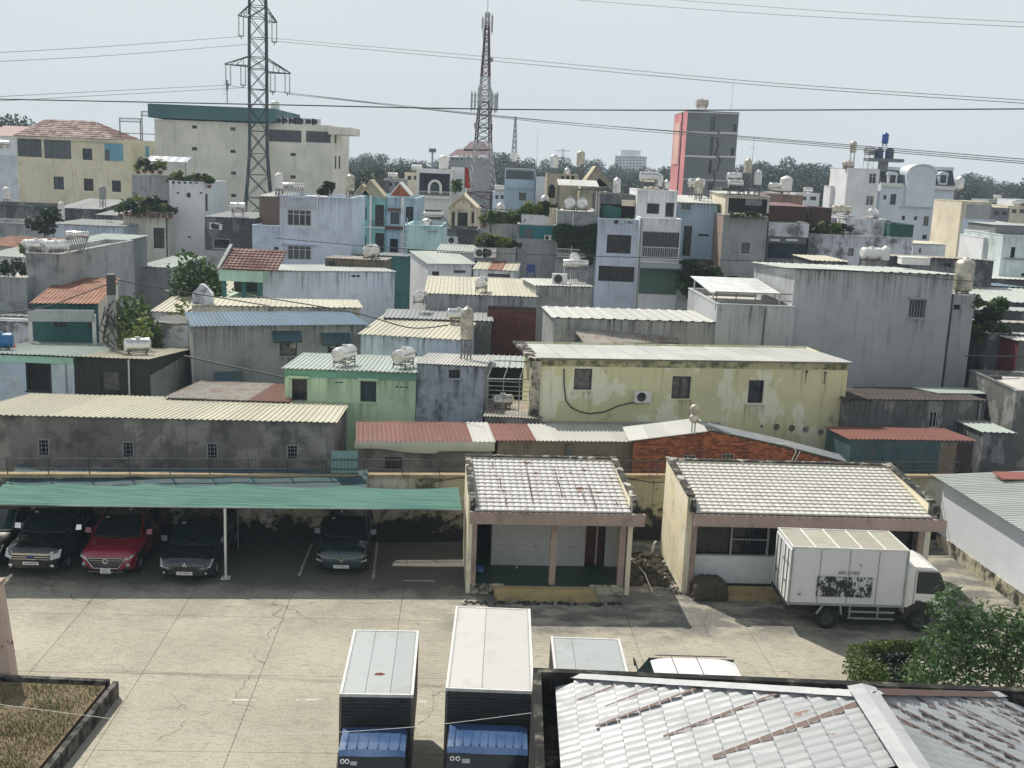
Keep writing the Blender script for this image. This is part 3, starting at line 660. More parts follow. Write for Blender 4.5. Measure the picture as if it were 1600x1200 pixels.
mb = MB().prism([g0+d1*.15+d2*.15, g0+E1+d2*.15, g0+E1+E2, g0+E2+d1*.15], (0,0,.34)); mb.build('soil', SOIL, BD)
m, n, b = _new('dry_grass'); oi = n.nodes.new('ShaderNodeNewGeometry'); 
c = _mix(n, _ramp(n, _noise(n, _pos(n), .9, 4), .32, .52), (.19,.17,.07), (.08,.14,.03)); c = _mix(n, _mul(n, oi.outputs['Random Per Island'], .5), c, (.34,.27,.14)); n.links.new(c, b.inputs['Base Color']); b.inputs['Roughness'].default_value = .9
GRASS = m; mb = MB()
for i in range(34000):
    a, b_ = rnd.random(), rnd.random(); p = g0+d1*(.18+a*8)+d2*(.18+b_*8)+Vector((0,0,.335))
    wp = p+Vector((gb.x,gb.y,0)); h = rnd.uniform(.04,.13)*(.6+noise.noise(wp*1.2)+.4); t = rnd.uniform(0,6.28); q = Vector((math.cos(t),math.sin(t),0))
    mb.add([p-q*.012, p+q*.012, p+Vector((rnd.uniform(-1,1)*h*.7, rnd.uniform(-1,1)*h*.7, h))], [(0,1,2)])
o = mb.build('grass', GRASS, None, loc=(gb.x,gb.y,0), kind='stuff'); o['label'] = 'dry yellow-green grass growing inside the raised bed'
pp = P(27,1066,Z=0)
PP = thing('gate_post', 'tall leaning pink post with flaking dark paint beside the grass bed', 'post', Vector((pp.x-.24,pp.y,0)), R_(3)); PP.rotation_euler = (0, -R_(5.5), R_(3))
MB().box(-.22,-.2,0,.2,.2,2.75).build('shaft', wall_mat('pink_post_plaster', (.33,.25,.21), (.04,.03,.035), .9, .2, 1.6, lo=.60, hi=.63), PP); MB().box(-.26,-.24,2.75,.24,.24,2.85).build('cap', PINK, PP)
MB().lathe([(.0,.0),(.07,.02),(.08,.1),(.04,.16),(0,.17)], 10, c=(.12,-.05,2.85)).build('lamp', WHT, PP)
# ---------------------------------------------------------------- foreground hipped roof with parapet
ze = 4.2; Lc = P(868,1060,Z=ze); sF = 4.46; tF = .47
FB = thing('front_building', 'near building with peeling white hipped metal-tile roof behind a black parapet', 'building', (Lc.x, Lc.y, 0), 0)
TM = sheet_mat('peeling_metal_tile', (.42,.44,.455), (.14,.07,.055), 1, .42, dirt=.12, lo=.665, hi=.675, sc=1.6)
FLASH = mat('white_flashing', (.40,.41,.42), .45, 0, .08, 4)
du, dv_ = .345, .42; nu = 13; du = sF/13; NV = 15
for side in (0, 1):
    for j in range(NV):
        v0 = -.02-(j+1)*dv_; v1 = -.02-j*dv_
        for i in range(nu):
            a0, a1 = i*du, (i+1)*du
            if -v0 < a0+.02: continue                      # beyond the hip
            if j in (4,8,11) and False: continue
            def pt(a, v, lift):
                v = min(v, -a); x = a if side == 0 else 2*sF-a
                return (x, v, ze+a*tF+lift)
            mb = MB(); N = 8; bent = noise.noise(Vector((i*.9,j*3.3,side*5)))
            for q in range(N):
                va, vb = v0+(v1-v0)*q/N, v0+(v1-v0)*(q+1)/N; wv = lambda t: .042*(abs(math.sin(math.pi*2*t/1))**1.6)
                la, lb = wv(q/N), wv((q+1)/N)
                A4 = (pt(a0-.02,va,la+.05), pt(a0-.02,vb,lb+.05), pt(a1,vb,lb), pt(a1,va,la))
                mb.quad(*(A4 if side else A4[::-1]), mi=0)
                dn = [(x, y, z-.052) for x, y, z in A4[:2]]
                mb.quad(A4[0], A4[1], dn[1], dn[0])
            brown = (side == 0 and j in (3,7,10) and noise.noise(Vector((i*.45,j*1.7,2))) > .12) 
            if side == 1 and noise.noise(Vector((i*.3,j*2.2,9))) > .38: brown = True
            o = mb.build('roof_tile', [TM], FB)
# exposed brown seams
def seam(side, v, a0, a1, w_=.07):
    x = lambda a: a if side == 0 else 2*sF-a; mb = MB(); n = max(2, int((a1-a0)/.17))
    for k in range(n):
        if noise.noise(Vector((k*.8, v*5, side))) < -.42: continue
        a, b = a0+(a1-a0)*k/n, a0+(a1-a0)*(k+1)/n-.012; ww = w_*(.6+.8*abs(noise.noise(Vector((k*1.7,v,3)))))
        mb.add([(x(a),v,ze+a*tF+.084),(x(b),v,ze+b*tF+.084),(x(b),v-ww,ze+b*tF+.078),(x(a),v-ww,ze+a*tF+.078)], [(0,1,2,3)])
    mb.build('rusty_seam', BROWNT, FB, kind='stuff')
seam(0,-1.30,.35,1.0); seam(0,-2.45,.6,2.4,.09); seam(0,-3.55,1.6,3.4,.09); seam(0,-4.6,2.2,4.3,.16); seam(0,-5.6,1.0,3.0,.1)
seam(1,-1.2,.3,1.1,.05); seam(1,-.95,.1,.8,.12); seam(1,-1.55,.2,1.4,.10); seam(1,-2.9,.3,2.6,.12); seam(1,-3.9,.4,3.4,.12); seam(1,-4.8,.8,4.2,.12); seam(0,-1.9,.8,1.8,.06); seam(0,-6.4,2.0,4.2,.12); seam(1,-1.9,.4,1.8,.09); seam(1,-2.6,.9,2.5,.07); seam(1,-3.3,.8,3.2,.10); seam(1,-4.3,1.6,4.2,.09); seam(1,-2.2,.1,.9,.1)
apex = Vector((sF,-sF,ze+sF*tF+.03))
def flash(a, b, w_, m, lift=.05):
    a, b = Vector(a), Vector(b); d = (b-a).normalized(); s_ = d.cross(Vector((0,0,1))).normalized()*w_/2; mb = MB(); n = 14
    for k in range(n):
        p, q = a+(b-a)*k/n, a+(b-a)*(k+1)/n; j1 = .01*noise.noise(p*3)
        for sg in (-1, 1):
            e = Vector((0,0,lift)); lo_ = Vector((0,0,lift-.05))
            mb.quad(p+e, q+e, q+s_*sg+lo_, p+s_*sg+lo_+Vector((0,0,j1)))
    return mb.build('ridge_flashing', m, FB)
flash((-.05,.05,ze+.03), apex+Vector((.1,-.1,.05)), .30, FLASH, .08)
flash((2*sF+.05,.05,ze+.03), (2*sF-.7,-.7,ze+.7*tF+.03), .3, FLASH, .08); flash((2*sF-.7,-.7,ze+.7*tF+.03), apex+Vector((.3,.3,-.1)), .30, BROWNT, .08)
flash(apex+Vector((0,.15,.03)), (sF,-9,ze+sF*tF+.06), .44, FLASH, .10)
mb = MB()      # rear hip face, pan-shaped sheets
n = 44
for k in range(n):
    x0, x1 = 2*sF*k/n, 2*sF*(k+1)/n
    for a, b, za, zb_ in ((x0,x0*.5+x1*.5,0,.035),(x0*.5+x1*.5,x1,.035,0)):
        fa, fb = min(a,2*sF-a), min(b,2*sF-b); mb.quad((a,.02,ze+za),(b,.02,ze+zb_),(b,-fb,ze+fb*tF+zb_),(a,-fa,ze+fa*tF+za))
mb.build('rear_slope', TM, FB)
pz = ze+.34; PARA = wall_mat('black_parapet', (.045,.043,.038), (.010,.010,.010), .95, .5, 1.2, (.20,.185,.15), .35, lo=.36, hi=.54)
pl = P(833,1043,Z=pz)-Vector((Lc.x,Lc.y,0)); x0, y1 = pl.x, pl.y
xr = 2*sF+.42
mb = MB().box(x0,y1-.17,0,xr+.17,y1,pz); mb.build('parapet', PARA, FB, label='rear parapet black with mould')
MB().box(x0,-12,0,x0+.15,y1-.17,pz).build('parapet', PARA, FB); MB().box(xr,-12,0,xr+.17,y1-.17,pz).build('parapet', PARA, FB)
MB().box(x0+.15,-12,0,xr,y1-.17,ze-.42).build('gutter_floor', PARA, FB)
MB().box(.02,-12,ze-.42,.06,-.02,ze-.02).build('eave_board', mat('reddish_eave', (.30,.18,.16), .7), FB)
# ================================================================ vehicles
def paint(name, c, rough=.25, coat=1.): return mat(name, c, rough, 0, .04, 2, coat=coat)
CGLASS = mat('car_glass', (.008,.018,.022), .06, 0, .1, 2); HEADL = mat('headlight_glass', (.45,.46,.44), .15, .3, .2, 30)
RIMD = mat('shade_dark_rim', (.06,.06,.06), .6)  # truck rims with the shade under the box put into their colour
CHROME = mat('chrome', (.65,.65,.65), .12, 1, .05); PLATE = mat('number_plate_white', (.68,.68,.66), .5, 0, .03); DARKP = mat('black_plastic', (.018,.018,.02), .5)
INK = mat('black_ink', (.02,.02,.02), .6); AMBER = mat('amber_lens', (.5,.2,.03), .3)
def text(s, size, m, parent, loc, rot, name='lettering', sx=1.):
    c = bpy.data.curves.new(name, 'FONT'); c.body = s; c.size = size; c.align_x = 'CENTER'; c.align_y = 'CENTER'; c.extrude = .001; c.materials.append(m)
    t = bpy.data.objects.new('tmp', c); me = bpy.data.meshes.new_from_object(t); bpy.data.objects.remove(t)
    o = bpy.data.objects.new(name, me); COL.objects.link(o); o.parent = parent; o.location = loc; o.rotation_euler = rot; o.scale = (sx, 1, 1); return o
def wheel(parent, x, y, r, w_, rimm=GALV):
    s = 1 if x > 0 else -1
    t = MB().lathe([(r*.62,-w_/2),(r*.93,-w_/2),(r,-w_*.35),(r,w_*.35),(r*.93,w_/2),(r*.62,w_/2),(r*.62,-w_/2)], 22, axis='x').build('wheel', BLK, parent, loc=(x-s*w_/2, y, r))
    mb = MB().lathe([(.001,s*w_*.30),(r*.18,s*w_*.32),(r*.22,s*w_*.2),(r*.56,s*w_*.25),(r*.62,s*w_*.42),(r*.64,s*w_*.3)], 20, axis='x')
    for k in range(5):
        a = k*2*math.pi/5; mb.bar((s*w_*.30,0,0),(s*w_*.30,math.cos(a)*r*.58,math.sin(a)*r*.58), r*.13)
    mb.build('rim', rimm, t)
def lerp(a, b, t): return a+(b-a)*t
def interp(tab, s):
    for (a, va), (b, vb) in zip(tab, tab[1:]):
        if s <= b: k = (s-a)/(b-a) if b > a else 0; k = max(0, min(1, k)); return lerp(va, vb, k)
    return tab[-1][1]
def car(label, loc, yaw, body, L=4.6, W=1.82, Hh=1.7, hood=.95, cowl=1.05, wind0=1.15, wind1=1.95, roofm=None, bonnetm=None, style='suv', plate=('51F','499.97'), group=None, roof_end=4.3):
    c = thing('parked_car', label, 'car', loc, yaw, group); hw = W/2; LIFT = .22
    top = [(0,hood-.30),(.05,hood-.18),(.18,hood-.07),(.4,hood-.01),(.9,cowl-.06),(wind0,cowl),(L*.6,cowl+.03),(L-.35,cowl+.06),(L-.08,cowl-.02),(L,cowl-.3)]
    wid = [(0,hw*.70),(.06,hw*.84),(.18,hw*.92),(.45,hw*.975),(1.0,hw),(L*.5,hw),(L-.5,hw*.97),(L-.12,hw*.90),(L,hw*.78)]
    bot = [(0,.34),(.12,.26),(.6,.24),(L-.4,.26),(L,.38)]
    st = [0,.03,.08,.14,.2,.3,.45,.62,.8,1.0,wind0,1.5,1.9,2.4,2.9,3.4,L-.8,L-.5,L-.3,L-.15,L-.07,L]
    xs = [0,.25,.5,.70,.85,.93]                # across the top
    def sect(s):
        t, w_, b = interp(top, s), interp(wid, s), interp(bot, s); r = []
        for x in xs: r.append((w_*x, t-.10*(x**4)*(1 if s < wind0 else .5)+(.022 if .45 < x < .8 and s < wind0 and style != 'round' else 0)))
        r += [(w_*.985, t-.15), (w_, t-.26), (w_*1.0, (t+b)/2+.05), (w_*.985, b+.22), (w_*.95, b+.05), (w_*.9, b)]
        return r
    secs = [sect(s) for s in st]; K = len(secs[0])
    mb = MB()
    for sg in (-1, 1):
        vs = [(sg*x, s, z) for s, q in zip(st, secs) for x, z in q]
        for i in range(len(st)-1):
            for j in range(K-1):
                f = (i*K+j, i*K+j+1, (i+1)*K+j+1, (i+1)*K+j); isb = (j < 5 and st[i+1] <= wind0+.01 and st[i] >= .12)
                s_mid = (st[i]+st[i+1])/2; zz = (secs[i][j][1]+secs[i][j+1][1])/2
                wh = j >= 7 and (abs(s_mid-.82) < .33 or abs(s_mid-(L-.85)) < .33)
                o = len(mb.v)
                mb.add([vs[k] for k in (f if sg > 0 else f[::-1])], [(0,1,2,3)], 1 if isb else (2 if wh or zz < .38 else 0), True)
        mb.add([(sg*x, 0, z) for x, z in secs[0]]+[(0,0,secs[0][-1][1])], [tuple(range(K+1))[::sg]], 0)
        mb.add([(sg*x, L, z) for x, z in secs[-1]]+[(0,L,secs[-1][-1][1])], [tuple(range(K+1))[::-sg]], 0)
    bm = bmesh.new(); me = mb.mesh('body', [body, bonnetm or body, DARKP]); bm.from_mesh(me); bmesh.ops.remove_doubles(bm, verts=bm.verts, dist=.0005); bmesh.ops.recalc_face_normals(bm, faces=bm.faces); bm.to_mesh(me); bm.free()
    o = link('body', me, c); sub = o.modifiers.new('s', 'SUBSURF'); sub.levels = 1; sub.render_levels = 1
    rm = roofm or body; wr = hw*.74; wb_ = hw*.90; zr = Hh; r0, r1 = wind1, roof_end
    # bonnet shut line
    for sg in (-1, 1): MB().tube([(sg*hw*.80,.30,interp(top,.30)-.02),(sg*hw*.84,.7,interp(top,.7)-.03),(sg*hw*.86,wind0-.02,cowl-.05)], .006, 4).build('shut_line', INK, c)
    # roof
    def roof(a, b):
        y = lerp(r0, r1, b); x = lerp(-wr, wr, a); e = (2*a-1)**2
        return (x*(1-.04*b), y-(.07*(1-e) if b < .02 else 0), zr-.05*e**2-.03*(2*b-1)**4-.02*e)
    MB().grid(roof, 12, 10, sm=True).build('roof', rm, c)
    def ws(a, b):
        x = lerp(-lerp(wb_, wr, b), lerp(wb_, wr, b), a); e = 1-(2*a-1)**2; y = lerp(wind0-.0, r0, b)-lerp(.14,.07,b)*e
        return (x, y, lerp(cowl-.01, zr-.055, b)+.02*math.sin(math.pi*b)+lerp(0,.05,b)*e*.6)
    wsd = MB().grid(ws, 12, 8, sm=True).build('windshield', CGLASS, c)
    MB().grid(lambda a, b: (lambda p: (p[0]*.9, p[1]-.015, p[2]+.008))(ws(a, b*.07)), 10, 2).build('cowl_strip', INK, wsd)
    for sg in (-1, 1): MB().bar((sg*.05+sg*.2,wind0-.13,cowl+.03),(sg*.05-sg*.35,wind0+.0,cowl+.13),.012).build('wiper', INK, wsd)
    tg = MB().grid(lambda a, b: (lambda p: (p[0], p[1]-.004, p[2]+.006))(ws(.10+.10*a, .82+.10*b)), 2, 2).build('sticker', HEADL, wsd)
    MB().grid(lambda a, b: (lerp(-lerp(wb_*.95,wr*.95,b), lerp(wb_*.95,wr*.95,b), a), lerp(L-.10, r1, b), lerp(cowl+.05, zr-.08, b)), 6, 3, sm=True).build('rear_window', CGLASS, c)
    for sg in (-1, 1):
        MB().grid(lambda a, b: (sg*lerp(wb_, wr*.99, b), lerp(lerp(wind0, L-.10, a), lerp(r0, r1, a), b), lerp(cowl+.0, zr-.06, b)), 10, 3, sm=True).build('side_window', CGLASS, c)
        for a in (.33, .66):
            MB().bar((sg*(wb_+.004), lerp(wind0, L-.1, a), cowl), (sg*(wr+.002), lerp(r0, r1, a), zr-.06), .05).build('pillar', INK, c)
        MB().tube([(sg*wb_, wind0-.02, cowl-.01), (sg*(wr+.005), r0, zr-.055), (sg*(wr+.005), lerp(r0,r1,.5), zr-.035), (sg*wr*.97, r1, zr-.07), (sg*wb_*.96, L-.10, cowl+.04)], .028, 6).build('roof_frame', body, c)
        if style != 'round': MB().tube([(sg*(wr-.05), r0+.2, zr-.02), (sg*(wr-.05), r0+.3, zr+.04), (sg*(wr-.06), r1-.5, zr+.05), (sg*(wr-.06), r1-.3, zr-.0)], .016, 6).build('roof_rail', CHROME if style == 'suv' else DARKP, c)
        MB().add([(sg*hw,wind0+.22,cowl+.02),(sg*(hw+.20),wind0+.20,cowl+.04),(sg*(hw+.20),wind0+.27,cowl+.20),(sg*(hw+.02),wind0+.29,cowl+.19),(sg*hw,wind0+.34,cowl+.02),(sg*(hw+.19),wind0+.33,cowl+.05)],
            [(0,1,2,3),(4,5,1,0),(5,2,1),(3,2,5,4)]).build('mirror', body if style != 'suv' else CHROME, c)
        wheel(c, sg*(hw-.01), .82, .36, .23); wheel(c, sg*(hw-.01), L-.85, .36, .23)
    h0 = hood-.30
    def face(a, z, out=0.):                 # point on the nose: a -1..1 across
        s = .0 if abs(a) < .7 else .0+(abs(a)-.7)*.55
        return (a*hw*.97, s-.012-out, z)
    if style == 'suv':
        MB().box(-.62,-.03,h0-.20,.62,.03,h0+.02).build('grille', INK, c)
        for k in range(3): MB().box(-.60,-.045,h0-.165+k*.075,.60,-.028,h0-.14+k*.075).build('grille_bar', CHROME, c)
        MB().box(-.64,-.05,h0+.02,.64,-.02,h0+.055).build('grille_frame', CHROME, c)
        MB().lathe([(0,0),(.11,0),(.11,.02),(0,.02)], 18, axis='y').build('badge', mat('blue_badge', (.02,.05,.2), .3), c, loc=(0,-.065,h0-.07), scale=(1,1,.5))
        for sg in (-1, 1):
            MB().add([(sg*.63,-.03,h0-.17),(sg*.90,.10,h0-.12),(sg*.905,.30,h0+.12),(sg*.70,.09,h0+.10),(sg*.60,.02,h0+.07)], [(0,1,2,3,4)[::sg]]).build('headlight', HEADL, c)
            MB().lathe([(0,0),(.075,0),(.075,.02),(0,.03)], 14, axis='y').build('fog_light', CHROME, c, loc=(sg*.68,-.02,.42))
        py = -.04; pz = h0-.29
    elif style == 'hex':
        pts = [(-.50,h0+.02),(.50,h0+.02),(.62,h0-.04),(.40,h0-.33),(-.40,h0-.33),(-.62,h0-.04)]
        MB().prism([(x,-.03,z) for x, z in pts], (0,.03,0)).build('grille', INK, c)
        MB().tube([(x,-.035,z) for x, z in pts+pts[:1]], .018, 5).build('grille_frame', CHROME, c)
        for k in range(4): zz = h0-.06-k*.065; x_ = .53-.05*k; MB().box(-x_,-.045,zz,x_,-.03,zz+.016).build('grille_bar', CHROME, c)
        MB().lathe([(.055,0),(.075,.008),(.095,0)], 18, axis='y').bar((-.035,-.005,-.045),(-.02,-.005,.045),.014).bar((.035,-.005,.045),(.02,-.005,-.045),.014).bar((-.03,-.005,0),(.03,-.005,0),.014).build('badge', CHROME, c, loc=(0,-.055,h0-.06))
        for sg in (-1, 1):
            MB().add([(sg*.60,.0,h0+.0),(sg*.66,.0,h0-.05),(sg*.86,.09,h0+.03),(sg*.90,.34,h0+.14),(sg*.84,.16,h0+.09)], [(0,1,2,3,4)[::sg]]).build('headlight', HEADL, c)
            MB().lathe([(0,0),(.08,0),(0,.03)], 12, axis='y').build('fog_light', HEADL, c, loc=(sg*.72,.01,.50))
        MB().box(-.6,-.03,.25,.6,.0,.29).build('skid_trim', CHROME, c)
        py = -.05; pz = h0-.42
    elif style == 'round':
        MB().prism([(-.34,-.03,.60),(.34,-.03,.60),(.42,-.03,.46),(-.42,-.03,.46)], (0,.03,0)).build('grille', INK, c)
        for k in range(3): a = k*2.094+math.pi/2; q = (math.cos(a), math.sin(a)); MB().prism([(0,0,0),(.045*q[0]-.03*q[1],0,.045*q[1]+.03*q[0]),(.09*q[0],0,.09*q[1]),(.045*q[0]+.03*q[1],0,.045*q[1]-.03*q[0])], (0,-.012,0)).build('badge', CHROME, c, loc=(0,-.02,.70))
        for sg in (-1, 1):
            MB().add([(sg*.50,-.03,.56),(sg*.82,.07,.60),(sg*.885,.34,hood-.12),(sg*.80,.22,hood-.14)], [(0,1,2,3)[::sg]]).build('headlight', HEADL, c)
            MB().lathe([(0,0),(.05,0),(0,.02)], 10, axis='y').build('fog_light', CHROME, c, loc=(sg*.68,.0,.40))
        py = -.04; pz = .42
    else:                                     # thin light bar with V
        MB().tube([(-.84,.10,h0+.10),(-.62,.0,h0+.02),(-.28,-.035,h0-.02),(-.11,-.04,h0-.01),(0,-.05,h0-.14),(.11,-.04,h0-.01),(.28,-.035,h0-.02),(.62,.0,h0+.02),(.84,.10,h0+.10)], .012, 5).build('light_bar', CHROME, c)
        MB().prism([(-.07,-.045,h0-.02),(-.035,-.045,h0-.02),(0,-.045,h0-.10),(.035,-.045,h0-.02),(.07,-.045,h0-.02),(0,-.045,h0-.16)], (0,-.01,0)).build('badge', CHROME, c)
        for sg in (-1, 1): MB().add([(sg*.66,.0,h0-.16),(sg*.86,.10,h0-.12),(sg*.86,.11,h0-.07),(sg*.68,.01,h0-.11)], [(0,1,2,3)[::sg]]).build('headlight', HEADL, c)
        py = -.04; pz = h0-.30
    if plate:
        pl = MB().box(-.26 if style != 'hex' else -.17,py-.015,pz-.055 if style != 'hex' else pz-.08,.26 if style != 'hex' else .17,py,pz+.055 if style != 'hex' else pz+.08).build('number_plate', PLATE, c)
        if style == 'hex':
            text(plate[0], .075, INK, pl, (0,py-.018,pz+.038), (math.pi/2,0,0)); text(plate[1], .075, INK, pl, (0,py-.018,pz-.038), (math.pi/2,0,0))
        else: text(plate[0]+'-'+plate[1], .085, INK, pl, (0,py-.018,pz), (math.pi/2,0,0))
    return c
cy = R_(3.5)
def gp(px, py, z=0): return P(px, py, Z=z)
GR = 'cars parked under the canopy'
BLACKP = paint('black_car_paint', (.010,.011,.012)); REDP = paint('red_car_paint', (.26,.012,.03)); NAVYP = paint('dark_navy_car_paint', (.010,.017,.022)); GRNP = paint('dark_teal_car_paint', (.012,.035,.04))
car('black SUV with silver three-bar grille and roof rails, left of the red car', gp(50,903), R_(1.5), BLACKP, 4.7, 1.86, 1.8, 1.12, 1.18, 1.25, 1.95, style='suv', plate=('51F','499.97'), group=GR)
car('red SUV with chrome-edged hexagonal grille and black roof', gp(166,905), R_(2.0), REDP, 4.5, 1.86, 1.66, 1.02, 1.10, 1.15, 1.95, roofm=BLACKP, style='hex', plate=('51F','441.06'), group=GR)
car('dark navy people carrier with sloping nose and slanted headlights beside the canopy post', gp(289,914), R_(2.5), NAVYP, 4.6, 1.80, 1.62, .95, 1.04, 1.05, 2.05, style='round', plate=('51F','509.75'), group=GR)
car('dark teal crossover with thin V-shaped light bar, parked alone', gp(533,902), R_(3.2), GRNP, 4.3, 1.76, 1.60, 1.0, 1.07, 1.12, 1.95, style='bar', plate=('51K','880.42'), group=GR)
car('black car cut off by the left edge of the photo', gp(-40,893), R_(1.0), BLACKP, 4.6, 1.82, 1.62, 1.0, 1.08, 1.15, 1.95, style='round', plate=None, group=GR)
# ---------------------------------------------------------------- box trucks
BLUE = paint('blue_cab_paint', (.035,.085,.20), .35, .5); BOXG = sheet_mat('grey_box_roof', (.48,.51,.51), dirt=.45, rough=.35); BOXW = sheet_mat('white_box_roof', (.64,.63,.605), dirt=.42, rough=.35)
BOXS = mat('box_side_grey', (.20,.21,.21), .5, .2, .15, 3); CABW = paint('white_cab_paint', (.74,.74,.72), .35, .3)
def cab(c, hw, y0, z0, z1, L, m, ribs, glassm=CGLASS):
    """forward cab: nose at y0 (towards -y), roof z1"""
    yb = y0+L; zw = lerp(z0, z1, .50)
    prof = [(y0+.02,z0),(y0,z0+.45),(y0+.05,zw),(y0+.42,z1-.10),(y0+.58,z1-.02),(y0+.85,z1),(yb-.1,z1-.0),(yb,z1-.10),(yb,z0)]
    prof = [(y, z) for y, z in prof]
    mb = MB()
    for i in range(len(prof)-1):
        (ya, za), (y2, z2) = prof[i], prof[i+1]
        if i == 2: continue
        n_ = 8
        for k in range(n_):
            a, b = -1+2*k/n_, -1+2*(k+1)/n_; nar = lambda z: hw*(1-.07*max(0,(z-zw)/(z1-zw))); bow = lambda a: .05*a*a if i < 4 else 0
            mb.add([(a*nar(za),ya+bow(a),za-(.03*a**6 if za > z1-.15 else 0)),(b*nar(za),ya+bow(b),za-(.03*b**6 if za > z1-.15 else 0)),(b*nar(z2),y2+bow(b)*(i<3),z2-(.03*b**6 if z2 > z1-.15 else 0)),(a*nar(z2),y2+bow(a)*(i<3),z2-(.03*a**6 if z2>z1-.15 else 0))], [(0,1,2,3)], 0, i > 2)
    for sg in (-1, 1):
        w1, w2 = hw, hw*.93
        low = [(sg*w1,y0+.07,z0),(sg*w1,yb,z0),(sg*w1,yb,zw),(sg*w1,y0+.10,zw)]
        mb.add(low, [(0,1,2,3)[::sg]]); t = .09
        up = [(y0+.10,zw),(yb,zw),(yb,z1-.10),(y0+.60,z1-.05),(y0+.45,z1-.12)]
        X = lambda z: sg*lerp(w1, w2, (z-zw)/(z1-zw))
        inner = [(y0+.32,zw+.06),(yb-.35,zw+.06),(yb-.35,z1-.16),(y0+.64,z1-.16),(y0+.56,z1-.22)]
        for k in range(5):
            a, b, d, e = up[k], up[(k+1)%5], inner[(k+1)%5], inner[k]
            mb.add([(X(p[1]),p[0],p[1]) for p in (a,b,d,e)], [(0,1,2,3)[::sg]])
        MB().add([(X(z)-sg*.02,y,z) for y, z in inner], [(0,1,2,3,4)[::sg]]).build('side_window', glassm, c)
        MB().tube([(sg*(w1+.003),y0+.30,z0+.1),(sg*(w1+.003),y0+.30,zw),(X(z1-.16)+sg*.003,y0+.62,z1-.13),(X(z1-.16)+sg*.003,yb-.3,z1-.13),(sg*(w1+.003),yb-.3,zw),(sg*(w1+.003),yb-.3,z0+.1)], .007, 4).build('door_seam', INK, c)
        MB().box(min(sg*w1,sg*(w1+.03)),yb-.55,zw-.16,max(sg*w1,sg*(w1+.03)),yb-.40,zw-.09).build('door_handle', INK, c)
        mir = MB().tube([(sg*w1,y0+.12,zw+.25),(sg*(w1+.2),y0-.05,zw+.3),(sg*(w1+.2),y0-.05,zw-.05),(sg*w1,y0+.1,zw-.1)], .014, 5).build('mirror_arm', INK, c)
        MB().cbox(sg*(w1+.2),y0-.06,zw+.12,.17,.07,.32).build('mirror', DARKP, mir)
    mb.build('cab', m, c)
    (ya, za), (y2, z2) = prof[2], prof[3]
    wsf = lambda a, b: ((2*a-1)*lerp(hw*.96, hw*.92, b), lerp(ya, y2, b)+.05*(2*a-1)**2*(1-b)-.01*math.sin(math.pi*b), lerp(za, z2, b))
    wsd = MB().grid(wsf, 8, 5, sm=True).build('windshield', CGLASS, c)
    for k in range(ribs):
        x = (-1+2*(k+.5)/ribs)*hw*.88; MB().box(x-.012,y0+.60,z1-.006,x+.012,yb-.12,z1+.014).build('roof_rib', m, c)
    for q in (.07, .14): MB().lathe([(.028,0),(.045,.004),(.05,0)], 14).build('round_sticker', PLATE, wsd, loc=(lambda p: (p[0],p[1]-.012,p[2]+.01))(wsf(q,.86)), rot=(R_(48),0,0))
    for (a0,a1,b0,b1) in ((.19,.29,.76,.87),(.06,.13,.10,.16),(.20,.36,.0,.10),(.82,.95,.02,.12)):
        MB().grid(lambda a, b: (lambda p: (p[0],p[1]-.010,p[2]+.008))(wsf(lerp(a0,a1,a),lerp(b0,b1,b))), 1, 1).build('permit_sticker', HEADL, wsd)
    for sg in (-1, 1):
        MB().bar((sg*.25,y0+.03,zw+.02),(sg*.7,y0+.12,zw+.12),.014).build('wiper', INK, wsd)
        MB().box(sg*hw*.62-.16,y0-.03,z0+.18,sg*hw*.62+.16,y0+.05,z0+.34).build('headlight', HEADL, c)
    MB().box(-hw*.98,y0-.10,z0-.16,hw*.98,y0+.1,z0+.12).build('bumper', DARKP, c)
    st = MB().lathe([(.19,-.012),(.20,0),(.19,.012),(.18,0),(.19,-.012)], 18).build('steering_wheel', DARKP, c); st.location = (-hw*.45,y0+.5,zw-.05); st.rotation_euler = (R_(50),0,0)
